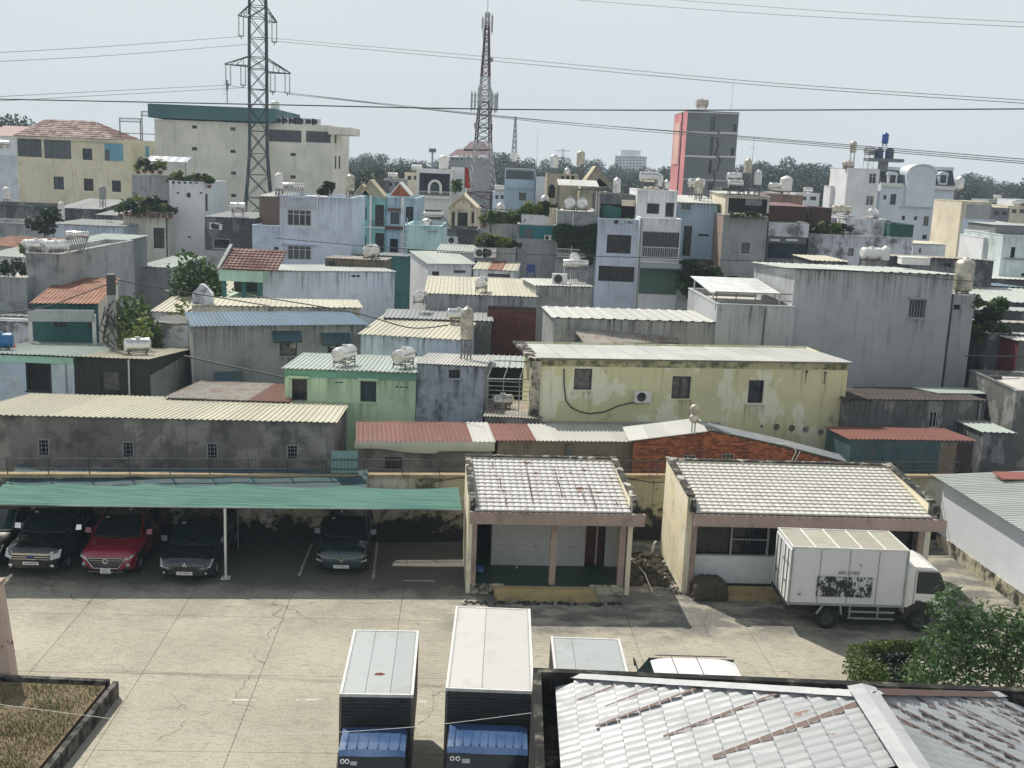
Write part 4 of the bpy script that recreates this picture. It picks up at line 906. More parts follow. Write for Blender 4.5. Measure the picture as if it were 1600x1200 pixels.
def truck(label, loc, yaw, bw, bl, z0, z1, roofm, cabm, cabz, sidem, seams, ribs=6, corr=True, group=None, patch=False, cabl=1.55, bm=None):
    """nose towards -y; loc is the ground point under the middle of the box's front edge"""
    c = thing('box_truck', label, 'truck', loc, yaw, group); hw = bw/2
    b = MB().box(-hw+.03,.02,z0+.02,hw-.03,bl-.02,z1-.035).build('cargo_box', sidem, c)
    # roof sheet panels with riveted rims
    xs = [-hw]+[s_*bw-hw for s_ in seams]+[hw]
    for k in range(len(xs)-1): MB().box(xs[k]+.06*(k==0)+.004,.05,z1-.03,xs[k+1]-.06*(k==len(xs)-2)-.004,bl-.05,z1).build('roof_panel', roofm, c)
    for x in (-hw, hw-.058): 
        e = MB().box(x,0,z1-.06,x+.058,bl,z1+.018).build('edge_rail', FR_W, c)
    for y in (0, bl-.05): MB().box(-hw+.06,y,z1-.055,hw-.06,y+.048,z1+.014).build('end_rail', FR_W, c)
    mb = MB()
    for k in range(int(bl/.13)):
        for x in (-hw+.085, hw-.085, *[q for q in xs[1:-1]]): mb.cbox(x, .1+k*.13, z1+.004, .02, .022, .008)
    for k in range(int(bw/.14)): mb.cbox(-hw+.1+k*.14, .075, z1+.004, .02, .02, .008)
    mb.build('rivets', FR_G, c, kind='stuff')
    if patch: MB().prism([(-.12,.95,z1+.002),(.06,.93,z1+.002),(.13,1.0,z1+.002),(.02,1.07,z1+.002),(-.10,1.03,z1+.002)], (0,0,.004)).build('rust_patch', mat('rust_patch', (.16,.03,.02), .9), c)
    if corr:
        n_ = int((z1-z0-.2)/.085)
        for k in range(n_): z = z0+.1+k*.085; MB().prism([(-hw+.08,.018,z),(-hw+.08,-.012,z+.018),(-hw+.08,-.012,z+.045),(-hw+.08,.018,z+.062)], (bw-.16,0,0)).build('front_rib', sidem, c)
        for x in (-hw, hw-.05): MB().box(x,-.02,z0,x+.05,.06,z1-.06).build('corner_post', STAND, c)
        for sg in (-1, 1):
            mb = MB(); n2 = int(bl/.11)
            for k in range(n2): y = .12+k*.11; mb.box(min(sg*hw*1.0,sg*(hw-.03)),y,z0+.08,max(sg*hw*1.0,sg*(hw-.03)),y+.05,z1-.08)
            mb.build('side_corrugation', sidem, c, kind='stuff')
        for x in (-hw+.25, hw-.25): MB().cyl((x,-.03,z1-.14),(x,.0,z1-.14),.035,n=10).build('marker_lamp', DARKP, c)
    MB().box(-.40,-.8,.52,.40,bl-.1,z0+.01).build('chassis', DARKP, c)
    for y in (-.75, bl*.72):
        for sg in (-1, 1): wheel(c, sg*(hw-.12), y, .36, .22)
    cab(c, min(hw-.06,cabz[2]), -.12-cabl, .55, cabz[0], cabl, cabm, ribs)
    return c
ya = R_(3.2)
def midp(a, b, z): p, q = P(*a, Z=z), P(*b, Z=z); return (Vector(((p.x+q.x)/2,(p.y+q.y)/2,0)), (q-p).length)
p, w1 = midp((530,1086),(646,1086),2.6)
truck('light truck with pale grey box roof bearing a small rust patch, blue cab', p, ya, w1, 3.35, .85, 2.6, BOXG, BLUE, (1.95,0,.80), mat('dark_box_front', (.05,.055,.055), .4, .3, .2), [.34,.68], 6, group='blue-cab box trucks in the yard', patch=True)
p, w1 = midp((696,1078),(834,1079),2.85)
truck('larger truck with clean white two-panel box roof and blue ribbed cab', p, R_(.5), w1, 4.5, .95, 2.85, BOXW, BLUE, (2.15,0,.90), mat('dark_box_front', (.05,.055,.055), .4, .3, .2), [.41], 9, group='blue-cab box trucks in the yard')
p, w1 = midp((862,1062),(985,1062),2.5)
truck('small truck box with grey-white riveted roof half hidden by the black parapet', P(861,995,Z=2.5)+Vector((w1/2-.0,-3.3,-2.5)), R_(1), w1*.95, 3.3, .85, 2.5, BOXG, CABW, (1.95,0,.80), BOXS, [.30], 6, group=None)
# side-on white truck
def side_truck():
    a, b = P(1247,975,Z=0), P(1425,966,Z=0)
    pA = P(1241,856,Y=32.75); pB = P(1421,866,Y=32.95); zt = 2.62
    A0 = P(1239,855,Z=2.75); B0 = P(1422,861,Z=2.75); d = B0-A0; yaw = math.atan2(d.y, d.x); bl = d.length; Z1 = 2.75; Z0 = .86
    bw = 1.85
    c = thing('box_truck', 'white box truck with a scraped black decal parked side-on before the glazed hall', 'truck', Vector((A0.x,A0.y,0)), yaw)
    WB = sheet_mat('dirty_white_box', (.86,.87,.88), (.08,.08,.085), .8, .5, dirt=.15, lo=.66, hi=.70, sc=2.2)
    MB().box(0,0.02,Z0,bl,bw-.02,Z1-.04).build('cargo_box', WB, c)
    RF = sheet_mat('beige_box_roof', (.42,.41,.34), (.2,.17,.12), .5, .6, dirt=.4)
    n_ = 5
    for k in range(n_): MB().box(bl*k/n_+.02,.05,Z1-.035,bl*(k+1)/n_-.02,bw-.05,Z1-.0).build('roof_panel', RF, c)
    for k in range(1, n_): MB().box(bl*k/n_-.02,.05,Z1-.034,bl*k/n_+.02,bw-.05,Z1+.02).build('roof_seam', WHT, c)
    for k, (x0,y0,x1,y1) in enumerate(((0,0,bl,.05),(0,bw-.05,bl,bw),(-.0,.05,.05,bw-.05),(bl-.05,.05,bl,bw-.05))): MB().box(x0,y0,Z1-.05,x1,y1,Z1+.02).build('edge_rail', FR_W, c)
    for x in (-.012, bl-.05): MB().box(x,-.012,Z0-.02,x+.06,.018,Z1-.05).build('corner_post', GALV, c)
    for k in range(1, 4): MB().box(bl*k/4-.006,-.004,Z0+.03,bl*k/4+.006,.02,Z1-.06).build('panel_seam', FR_G, c)
    MB().box(.06,-.008,Z0,bl-.06,.02,Z0+.07).build('lower_rail', FR_G, c)
    # rear doors
    for k in range(2):
        dr = MB().box(-.02,.05+k*bw/2,Z0+.05,.0,bw/2-.02+k*bw/2,Z1-.10).build('rear_door', WB, c)
        for y in (.20,.62): MB().cyl((-.035,y*.9+.1+k*bw/2,Z0+.08),(-.035,y*.9+.1+k*bw/2,Z1-.13),.014).build('lock_rod', STAND, dr)
        MB().box(-.05,.42+k*bw/2,Z0+.62,-.03,.62+k*bw/2,Z0+.66).build('handle', STAND, dr)
    text('60C-57302', .17, INK, c, (-.022,bw*.27,Z0+1.25), (math.pi/2,0,-math.pi/2))
    MB().box(-.05,0,Z0-.10,.0,bw,Z0+.03).build('rear_sill', DARKP, c)
    text('60C-57302', .15, INK, c, (bl*.50,-.012,Z0+1.10), (math.pi/2,0,0))
    m, n, b_ = _new('scraped_decal'); p = _pos(n)
    f = _noise(n, _map(n, p, (5,5,3)), 1.6, 9, .8); g_ = _noise(n, _map(n, p, (1.2,1.2,.9), (3,1,2)), 3, 3)
    c_ = _mix(n, _ramp(n, _mul(n, f, _mul(n, g_, .5), 'ADD'), .70, .73), (.55,.57,.58), (.02,.022,.025)); n.links.new(c_, b_.inputs['Base Color']); b_.inputs['Roughness'].default_value = .6
    MB().box(bl*.235,-.010,Z0+.30,bl*.71,-.002,Z0+.97).build('decal', m, c)
    # underframe
    MB().box(.1,.45,.50,bl+1.2,1.35,Z0-.002).build('chassis', DARKP, c); MB().box(1.9,.2,.42,bl-.3,.44,Z0-.01).build('underbody_shade_block', DARKP, c); MB().box(.7,.12,.78,1.9,.4,Z0-.002).build('mudguard', DARKP, c)  # dark block beside the chassis added to fill in the black shade underneath
    for z in (.42,.64): MB().box(1.95,.03,z,bl-.25,.07,z+.05).build('side_guard', GALV, c)
    for x in (2.0, bl-.8): MB().box(x,.08,.4,x+.05,.12,Z0-.02).build('guard_post', GALV, c)
    for x0, x1 in ((.95,1.15),(1.75,1.9)): MB().bar((x0,.05,.55),(x1 if x0 < 1 else 1.7,.05,Z0),.05).build('mud_stay', GALV, c)
    for y in (.14, bw-.14):
        for x in (1.35, bl+.62):
            r = .36; w_ = .24
            t = MB().lathe([(r*.6,-w_/2),(r*.93,-w_/2),(r,-w_*.35),(r,w_*.35),(r*.93,w_/2),(r*.6,w_/2),(r*.6,-w_/2)], 22, axis='y').build('wheel', BLK, c, loc=(x,y+(.12 if y<1 else -.12),r))
            MB().lathe([(.001,-.05),(r*.2,-.06),(r*.25,-.02),(r*.6,-.08)] if y<1 else [(.001,.05),(r*.6,.08)], 18, axis='y').build('rim', RIMD, t)
    # cab, nose towards +x
    x0 = bl+.06; L = 1.30; zc0, zc1, zw = .50, 2.20, 1.32; nose = x0+L
    prof = [(x0,zc0+.1),(x0,zc1-.10),(x0+.12,zc1),(x0+.75,zc1-.03),(x0+1.02,zc1-.16),(x0+1.43,zw),(nose,zw-.16),(nose,zc0),(nose-.18,zc0-.08)]
    ya_, yb_ = .10, bw-.10
    mb = MB()
    for i in range(len(prof)-1):
        if i == 4: continue
        (xa, za), (xb, zb_) = prof[i], prof[i+1]; mb.add([(xa,ya_,za),(xa,yb_,za),(xb,yb_,zb_),(xb,ya_,zb_)], [(0,1,2,3)], 0, 1 <= i < 4)
    for y, sg in ((ya_, 1), (yb_, -1)):
        ar = [(x0,.85),(x0+.1,.85)]+[(x0+.54+.50*math.cos(math.pi-a), .55+.50*math.sin(math.pi-a)) for a in [R_(q) for q in (50,70,90,110,130,150,172)]]+[(nose-.22,.62),(nose,.62)]
        top_ = [(nose,zw-.16),(x0+1.43,zw),(x0,zw)]
        mb.add([(x,y,z) for x, z in ar+top_], [tuple(range(len(ar+top_)))[::sg]])
        up = [(x0,zw),(x0+1.43,zw),(x0+1.02,zc1-.16),(x0+.75,zc1-.03),(x0+.12,zc1),(x0,zc1-.10)]
        inn = [(x0+.32,zw+.02),(x0+1.30,zw+.02),(x0+1.02,zc1-.26),(x0+.95,zc1-.20),(x0+.32,zc1-.20),(x0+.32,zc1-.25)]
        inn[1] = (x0+1.12,zw+.02); inn = [(x0+.32,zw+.06),(x0+.98,zw+.06),(x0+1.34,zw-.16+.1),(x0+1.02,zc1-.24),(x0+.93,zc1-.17),(x0+.32,zc1-.17)]
        for k in range(6):
            if k == 1: pass
            a_, b2, c2, d2_ = up[k], up[(k+1)%6], [inn[0],inn[2],inn[3],inn[4],inn[5],inn[5]][(k+1)%6], [inn[0],inn[2],inn[3],inn[4],inn[5],inn[5]][k]
            mb.add([(p_[0],y,p_[1]) for p_ in (a_,b2,c2,d2_)], [(0,1,2,3)[::sg]])
        MB().add([(x,y-.004*sg,z) for x, z in [(x0+.32,zw-.0),(x0+.95,zw-.02),(x0+1.12,zw-.20),(x0+1.32,zw+.08),(x0+1.04,zc1-.22),(x0+.95,zc1-.16),(x0+.32,zc1-.16)]], [(0,1,2,3,4,5,6)[::sg]]).build('side_window', CGLASS, c)
        MB().tube([(x0+.26,y-.006*sg,.86),(x0+.26,y-.006*sg,zc1-.13),(x0+.96,y-.006*sg,zc1-.13),(x0+1.38,y-.006*sg,zw),(x0+1.38,y-.006*sg,.98)], .008, 4).build('door_seam', INK, c)
        MB().cbox(x0+.42,y-.012*sg,zw-.28,.17,.03,.08).build('door_handle', INK, c)
        mr = MB().tube([(x0+1.3,y,zw+.1),(x0+1.42,y-.22*sg,zw+.2),(x0+1.42,y-.22*sg,zw-.15)], .014, 5).build('mirror_arm', INK, c)
        MB().cbox(x0+1.42,y-.24*sg,zw+.05,.08,.16,.32).build('mirror', DARKP, mr)
    mb.box(x0,ya_+.02,.95,x0+.02,yb_-.02,zc1-.15); mb.build('cab', CABW, c)
    MB().add([(prof[4][0]+.01,ya_+.08,prof[4][1]),(prof[4][0]+.01,yb_-.08,prof[4][1]),(prof[5][0]+.005,yb_-.03,prof[5][1]),(prof[5][0]+.005,ya_+.03,prof[5][1])], [(0,1,2,3)]).build('windshield', CGLASS, c)
    MB().box(x0+.05,ya_+.1,zc0,x0+1.3,yb_-.1,1.0).build('engine_bay', DARKP, c)
    MB().box(nose-.12,ya_+.0,.42,nose+.08,yb_,.66).build('bumper', CABW, c)
    text('1.9T', .11, INK, c, (x0+1.36,ya_-.01,.98), (math.pi/2,0,0))
side_truck()
# white pickup cab roof behind the parapet
q = P(1100,1052,Z=1.75)
pk = thing('white_van', 'white vehicle roof with dark trim lines just showing above the black parapet', 'van', Vector((q.x-.25,q.y+.1,0)), R_(92))
hw = .84
MB().grid(lambda a, b: (lerp(-hw,hw,a), lerp(-1.2,1.0,b), 1.80-.10*(2*a-1)**6-.10*abs(2*b-1)**5), 12, 10, sm=True).build('roof', CABW, pk)
MB().box(-hw,-1.25,.4,hw,1.05,1.05).build('body', CABW, pk)
for sg in (-1,1):
    MB().grid(lambda a, b: (sg*lerp(hw,hw*.98,b), lerp(-1.22,1.02,a), lerp(1.05,1.70,b)), 6, 2).build('side_window', CGLASS, pk)
    MB().tube([(sg*hw*.9,-1.0,1.80),(sg*hw*.9,.85,1.80)], .014, 5).build('roof_gutter', FR_D, pk)
for y in (-.2, .45): MB().tube([(-hw*.9,y,1.80),(0,y,1.815),(hw*.9,y,1.80)], .011, 5).build('roof_seam', FR_D, pk)
MB().grid(lambda a, b: (lerp(-hw,hw,a)*.95, lerp(1.5,1.0,b), lerp(1.05,1.71,b)), 6, 3).build('windshield', CGLASS, pk); MB().box(-hw,1.05,.4,hw,1.6,1.04).build('nose', CABW, pk)
for sg in (-1,1):
    MB().tube([(sg*hw,1.25,1.3),(sg*(hw+.25),1.35,1.55),(sg*(hw+.3),1.30,1.3)], .02, 5).build('mirror', DARKP, pk)
    for y in (-.8,1.0): wheel(pk, sg*(hw-.02), y, .33, .2)
# ================================================================ roof furniture
def on(h, px, v, dz=0.):
    """point on a house's roof, u taken where the pixel column meets the front face"""
    lo, hi = -5., h.W+5.
    for _ in range(40):
        m = (lo+hi)/2
        if pix(h.world((m, v, h.zt)))[0] < px: lo = m
        else: hi = m
    z = h.zs if not(h.roof and h.roof[0] == 'mono') else h.zt+(h.zb-h.zt)*v/h.D+.05
    return h.world((lo, v, z+dz))
def tank_h(label, p, L=1.5, r=.45, st=.7, yaw=0., m=None, group=None):
    k_ = .80 if p.y < 75 else .68; L *= k_; r *= k_; st *= .85
    t = thing('water_tank', label, 'water tank', p, yaw, group); z = st+r; m = m or STEEL
    k = MB().lathe([(r,-L/2),(r*1.02,-L/2+.02),(r,-L/2+.05),(r,-.1),(r*1.015,-.07),(r,-.04),(r,L/2-.05),(r*1.02,L/2-.02),(r,L/2)], 20, axis='x', c=(0,0,z)).build('barrel', m, t)
    for sg in (-1, 1): MB().lathe([(r,sg*L/2),(r*.93,sg*(L/2+.03)),(r*.7,sg*(L/2+.07)),(r*.35,sg*(L/2+.05)),(.001,sg*(L/2+.055))], 20, axis='x', c=(0,0,z)).build('end_cap', m, t)
    MB().cyl((0,0,z+r-.02),(0,0,z+r+.06),.12,n=12).build('hatch', m, t)
    for x in (-L*.36, L*.36):
        for y in (-r*.85, r*.85): MB().bar((x,y*1.1,0),(x,y,z-r*.3),.04).build('leg', STAND, t)
    mb = MB()
    for x in (-L*.36, L*.36): mb.bar((x,-r,st-.02),(x,r,st-.02),.045).bar((x,-r*.95,.15),(x,r*.95,st-.05),.025)
    for y in (-r*.9, r*.9): mb.bar((-L*.36,y,st-.1),(L*.36,y,st-.1),.035)
    mb.build('brace', STAND, t, kind='stuff'); return t
def tank_v(label, p, h=1.5, r=.45, st=.6, m=None, group=None):
    k_ = 1. if 'big weathered' in label else .74 if p.y < 75 else .66; h *= k_; r *= k_; st *= .85
    t = thing('water_tank', label, 'water tank', p, .3, group); m = m or STEEL
    pr = [(.001,0),(r*.9,0),(r,.06)]
    n = 5
    for k in range(n): a = .06+(h-.12)*k/n; b = .06+(h-.12)*(k+1)/n; pr += [(r,a+.03),(r*1.025,(a+b)/2),(r,b-.03)]
    MB().lathe(pr, 20, c=(0,0,st)).build('barrel', m, t)
    MB().lathe([(r,h-.08),(r*.85,h+.05),(r*.45,h+.14),(r*.28,h+.15),(r*.28,h+.21),(.001,h+.22)], 20, c=(0,0,st)).build('lid', m, t)
    if st > .05:
        for k in range(4): a = k*math.pi/2; q = (r*.8*math.cos(a), r*.8*math.sin(a)); MB().bar((q[0]*1.05,q[1]*1.05,0),(q[0],q[1],st),.045).build('leg', STAND, t)
        mb = MB()
        for k in range(4): a, b = k*math.pi/2, (k+1)*math.pi/2; f = lambda a, z: (r*.8*math.cos(a), r*.8*math.sin(a), z); mb.bar(f(a,st-.03),f(b,st-.03),.04).bar(f(a,.05),f(b,st*.8),.02)
        mb.build('brace', STAND, t, kind='stuff')
    return t
def solar(label, p, yaw=0., w_=1.6):
    t = thing('solar_water_heater', label, 'water heater', p, yaw)
    MB().lathe([(.001,-w_/2),(.2,-w_/2),(.22,-w_/2+.03),(.22,w_/2-.03),(.2,w_/2),(.001,w_/2)], 14, axis='x', c=(0,.7,1.15)).build('barrel', STEEL, t)
    mb = MB()
    for k in range(12): x = -w_/2+.1+k*(w_-.2)/11; mb.cyl((x,-.7,.15),(x,.62,1.05),.028,n=5)
    mb.build('tubes', mat('solar_tube', (.05,.05,.06), .2), t, kind='stuff')
    for x in (-w_/2+.08, w_/2-.08): MB().bar((x,-.7,.1),(x,.7,1.0),.03).bar((x,.7,0),(x,.7,1.0),.03).build('frame', GALV, t)
    return t
FANM = mat('fan_grille', (.03,.035,.04), .5)
def aircon(label, p, yaw=0., s=1., m=None):
    t = thing('air_conditioner', label, 'air conditioner', p, yaw)
    MB().box(-.4*s,0,0,.4*s,.28*s,.55*s).build('casing', m or WHT, t)
    MB().lathe([(.001,0),(.20*s,-.01),(.215*s,-.02),(.23*s,0)], 18, axis='y', c=(-.08*s,-.004,.28*s)).build('fan', FANM, t)
    for x in (-.3*s, .3*s): MB().box(x-.02,-.01,-.05,x+.02,.3*s,-.002).build('bracket', STAND, t)
    return t
def wall_ac(h, px0, py0, px1, py1, label):
    p = h.hit((px0+px1)/2, py1, 'f'); w_ = abs(h.hit(px1,py1,'f').x-h.hit(px0,py1,'f').x); return aircon(label, h.world((p.x,-.30,p.z)), h.yaw, w_/.8)
def antenna(p, h, label):
    return tag(MB().cyl((0,0,0),(0,0,h),.03,.012,n=5).bar((-.3,0,h*.8),(.3,0,h*.8),.015).build('roof_aerial', GALV, None, loc=p), label, 'aerial')
# ---------------------------------------------------------------- foliage
def leaf_mat(name, c1, c2, c3):
    m, n, b = _new(name); g = n.nodes.new('ShaderNodeNewGeometry'); oi = n.nodes.new('ShaderNodeObjectInfo')
    c = _mix(n, g.outputs['Random Per Island'], c1, c2); c = _mix(n, _mul(n, _ramp(n, g.outputs['Random Per Island'], .8, 1.), .6), c, c3)
    c = _mix(n, _mul(n, oi.outputs['Random'], .25), c, tuple(x*.6 for x in c1))
    n.links.new(c, b.inputs['Base Color']); b.inputs['Roughness'].default_value = .55; b.inputs['Specular IOR Level'].default_value = .35
    tr = n.nodes.new('ShaderNodeBsdfTranslucent'); n.links.new(c, tr.inputs[0]); mx = n.nodes.new('ShaderNodeMixShader'); mx.inputs[0].default_value = .3
    o = [x for x in n.nodes if x.type == 'OUTPUT_MATERIAL'][0]; n.links.new(b.outputs[0], mx.inputs[1]); n.links.new(tr.outputs[0], mx.inputs[2]); n.links.new(mx.outputs[0], o.inputs[0])
    return m
LEAF = leaf_mat('green_leaf', (.04,.085,.022), (.09,.16,.04), (.19,.25,.07)); LEAFY = leaf_mat('yellow_green_leaf', (.12,.17,.035), (.20,.25,.06), (.32,.32,.10))
LEAFD = leaf_mat('dark_leaf', (.016,.036,.018), (.032,.062,.028), (.06,.085,.03)); LEAFP = leaf_mat('far_leaf', (.020,.038,.028), (.036,.060,.040), (.055,.078,.046))
BARK = mat('bark', (.10,.08,.06), .9, 0, .3, 8)
def leaves(mb, c, r, n, s, R=rnd, long_=1.6, hollow=.45, mi=0):
    for _ in range(n):
        while True:
            v = Vector((R.uniform(-1,1),R.uniform(-1,1),R.uniform(-1,1)))
            if v.length < 1 and v.length > hollow*R.random(): break
        p = Vector(c)+Vector((v.x*r[0],v.y*r[1],v.z*r[2])); d = Vector((R.gauss(0,1),R.gauss(0,1),R.gauss(-.2,.7))).normalized()
        e = d.orthogonal().normalized(); e = Matrix.Rotation(R.uniform(0,6.28),3,d)@e; q = s*R.uniform(.6,1.3)
        mb.add([p-d*q*long_/2, p+e*q*.4, p+d*q*long_/2, p-e*q*.4], [(0,1,2,3)], mi)
def plant_mesh(seed, r, n, s, m, lobes=5):
    R = random.Random(seed); mb = MB()
    for k in range(lobes):
        a = R.uniform(0,6.28); q = R.uniform(.2,.75); rr = R.uniform(.35,.6)
        leaves(mb, (math.cos(a)*r[0]*q, math.sin(a)*r[1]*q, r[2]*(1+R.uniform(-.5,.45))), (r[0]*rr,r[1]*rr,r[2]*rr), n//lobes, s, R)
    return mb.mesh('foliage', m)
POTM = mat('clay_pot', (.20,.10,.06), .8)
_pm = [plant_mesh(30+k, (.5,.5,.5), 260, .14, (LEAF, LEAFY, LEAFD)[k % 3]) for k in range(6)]
_pot = MB().lathe([(.001,0),(.16,0),(.22,.3),(.19,.3),(.17,.2)], 12).mesh('pot', POTM)
def pot_plant(label, p, s=1., k=0, group=None):
    t = thing('potted_plant', label, 'potted plant', p, k*1.3, group)
    link('pot', _pot, t, scale=(s*.55,s*.55,s*.55)); link('foliage', _pm[k % 6], t, loc=(0,0,.10*s), scale=(s*.72,s*.72,s*.62)); return t
def shrub(name, label, cat, p, r, n, s, m, lobes=7, seed=1, group=None, trunk=True):
    t = thing(name, label, cat, p, 0, group); link('foliage', plant_mesh(seed, r, n, s, m, lobes), t)
    if trunk: MB().cyl((0,0,-.6 if name == 'creeper' else 0),(0,0,r[2]*1.1),.07,.03,n=7).build('trunk' if name != 'potted_plant' else 'stem', BARK, t)
    return t
# ================================================================ houses just behind the yard wall
W_ = wall_mat
BROWNW = W_('grimy_brown_plaster', (.185,.175,.16), (.045,.045,.045), .72, .45, .5, (.21,.20,.18), .5, lo=.44, hi=.70)
GREYB = W_('grey_cement', (.20,.205,.20), (.06,.06,.06), .4, .5, .35); GREYL = W_('smooth_grey_cement', (.23,.24,.245), (.11,.11,.11), .22, .55, .3, seed=2)
DARKC = W_('dark_cement', (.12,.125,.12), (.035,.035,.035), .6, .4, .6, (.25,.25,.24), .35); TANW = W_('tan_render', (.187,.158,.12), (.05,.045,.04), .5, .45, .8, seed=3)
YELW = W_('faded_yellow_paint', (.37,.355,.215), (.05,.05,.035), .55, .5, .55, (.43,.44,.34), .75, lo=.60, hi=.74, seed=4)
GRNW = W_('pale_green_paint', (.32,.42,.29), (.09,.13,.09), .3, .3, .3, seed=5); BLUG = W_('blue_black_stained', (.19,.215,.25), (.03,.036,.045), .7, .8, .6, lo=.44, hi=.68, seed=6)
WBLU = W_('washed_blue_white', (.34,.39,.41), (.12,.14,.15), .4, .4, .6, (.25,.33,.42), .5, seed=7); DKGR = W_('blackish_green', (.045,.05,.045), (.02,.02,.02), .4, .2, .6)
LBLU = W_('pale_blue_grey', (.36,.40,.46), (.13,.14,.15), .3, .5, .4, seed=8); WHTW = W_('white_wall', (.66,.67,.68), (.25,.25,.25), .18, .3, .4, seed=9); WHTD = W_('stained_white_wall', (.42,.43,.45), (.05,.05,.05), .8, .7, .4, lo=.44, hi=.62, seed=10)
CRMW = W_('cream_wall', (.52,.47,.36), (.15,.13,.10), .25, .45, .4, seed=11); BEIG = W_('beige_wall', (.43,.415,.36), (.2,.19,.16), .25, .45, .3, seed=12); YLB = W_('pale_yellow_wall', (.45,.415,.31), (.2,.17,.12), .25, .45, .3, seed=13)
TURQ = W_('turquoise_wall', (.14,.28,.275), (.07,.15,.15), .25, .3, .5, seed=14); SKYB = W_('sky_blue_wall', (.25,.33,.39), (.12,.16,.18), .2, .3, .5, seed=15); LTUR = W_('light_turquoise', (.29,.41,.42), (.14,.22,.23), .25, .35, .5, seed=16)
TEALW = W_('teal_wall', (.045,.13,.13), (.02,.05,.05), .4, .3, .6); PINKT = W_('salmon_pink_wall', (.36,.145,.15), (.3,.15,.15), .15, .15, .3); SLAT = W_('slate_grey_wall', (.168,.183,.1895), (.10,.11,.13), .2, .3, .3, seed=17)
BRICKM = mat('orange_brick', (.36,.125,.06), .85, 0, .35, 5); BRICKD = mat('dark_red_brick', (.14,.05,.04), .85, 0, .35, 5); MORT = mat('mortar', (.12,.08,.06), .95)
R_CRM = sheet_mat('cream_sheet', (.61,.58,.455), dirt=.3, rough=.45); R_WHT = sheet_mat('white_sheet', (.60,.60,.56), dirt=.3, rough=.42); R_MINT = sheet_mat('mint_sheet', (.47,.54,.495), dirt=.3, rough=.42)
R_BRN = sheet_mat('red_brown_sheet', (.22,.085,.065), (.12,.07,.05), .5, .5, dirt=.4); R_BLU = sheet_mat('blue_sheet', (.08,.16,.24), (.2,.15,.1), .2, .45, dirt=.4); R_RUST = sheet_mat('rusty_sheet', (.32,.15,.09), (.13,.05,.03), .9, .8, dirt=.5, lo=.42, hi=.6)
R_GRY = sheet_mat('grey_sheet', (.36,.38,.38), (.15,.12,.1), .4, .45, dirt=.5); R_DRK = sheet_mat('dark_brown_sheet', (.045,.028,.028), (.08,.06,.05), .4, .5, dirt=.4); R_PATCH = sheet_mat('patched_rusty_sheet', (.42,.40,.36), (.17,.10,.07), .8, .6, dirt=.6, lo=.5, hi=.6)
R_TEAL = sheet_mat('teal_wall_sheet', (.06,.12,.14), (.10,.07,.05), .6, .5, dirt=.6); CONR = wall_mat('concrete_roof', (.30,.29,.27), (.1,.1,.1), .4, .1, .8); R_PALEG = sheet_mat('pale_grey_green_sheet', (.48,.52,.48), dirt=.25)
hA = H_('long_shed', 'building', 'long grimy windowless shed with cream corrugated roof behind the canopy', -60, 648, 521, 38.9, 661, D=7.2, wall=BROWNW, roof=('mono', R_CRM, 617, 1.05, .2), wins=[('hole_d',61,688,76,711),('hole_d',193,692,208,714),('hole_d',325,694,339,716),('hole_d',450,697,464,717)], over=.15, eave=.05)
for (a, b, c, d) in ((61,688,76,711),(193,692,208,714),(325,694,339,716),(450,697,464,717)):
    p, q = hA.hit(a,b), hA.hit(c,d); mb = MB(); x0, x1, z0, z1 = p.x-.05, q.x+.05, q.z-.06, p.z+.06
    mb.box(x0,-.03,z0,x0+.05,.0,z1).box(x1-.05,-.03,z0,x1,.0,z1).box(x0+.05,-.03,z1-.04,x1-.05,.0,z1).box(x0+.05,-.03,z0,x1-.05,0,z0+.04)
    for k in range(1,4): z = z0+(z1-z0)*k/4; mb.box(x0+.05,-.015,z-.008,x1-.05,-.005,z+.008)
    for k in range(1,3): x = x0+(x1-x0)*k/3; mb.box(x-.008,-.025,z0+.04,x+.008,-.016,z1-.04)
    mb.build('vent_frame', FR_G, hA.root)
grime(hA.root, 0, hA.W, -.008, 1.7)
hB = H_('low_shed', 'building', 'low grey shed with brown-red sheet roof and cream tarpaulin fascia', 560, 689, 770, 41.0, 690, D=2.6, wall=BROWNW, roof=('mono', lambda i, n: R_BRN if i < n*.82 else R_WHT, 661, .85, .2), wins=[('grille_d',601,714,628,734)], over=.1, eave=.15)
mb = MB().grid(lambda a, b: (lerp(-.15,hB.W+.05,a), -.28-.03*math.sin(a*23)-.04*math.sin(b*3), hB.zt+.06-b*(.38-.10*math.sin(a*7+1)*(a<.6))), 40, 4, sm=True); mb.build('tarpaulin', mat('cream_tarpaulin', (.50,.50,.40), .7, 0, .08, 2), hB.root)
hC = H_('brown_lean_to', 'building', 'tan rendered lean-to with off-white corrugated roof left of the brick gable', 778, 688, 990, 41.6, 690, D=2.6, wall=TANW, roof=('mono', lambda i, n: R_BRN if i < n*.17 else R_WHT, 664, .8, .18), wins=[('hole_d',828,711,841,719),('hole_d',931,712,943,720)], over=.12, eave=.1)
mb = MB(); q = hC.hit(889,690); mb.box(q.x-.13,-.12,0,q.x+.13,-.002,q.z-.1); mb.build('pilaster', DARKC, hC.root)
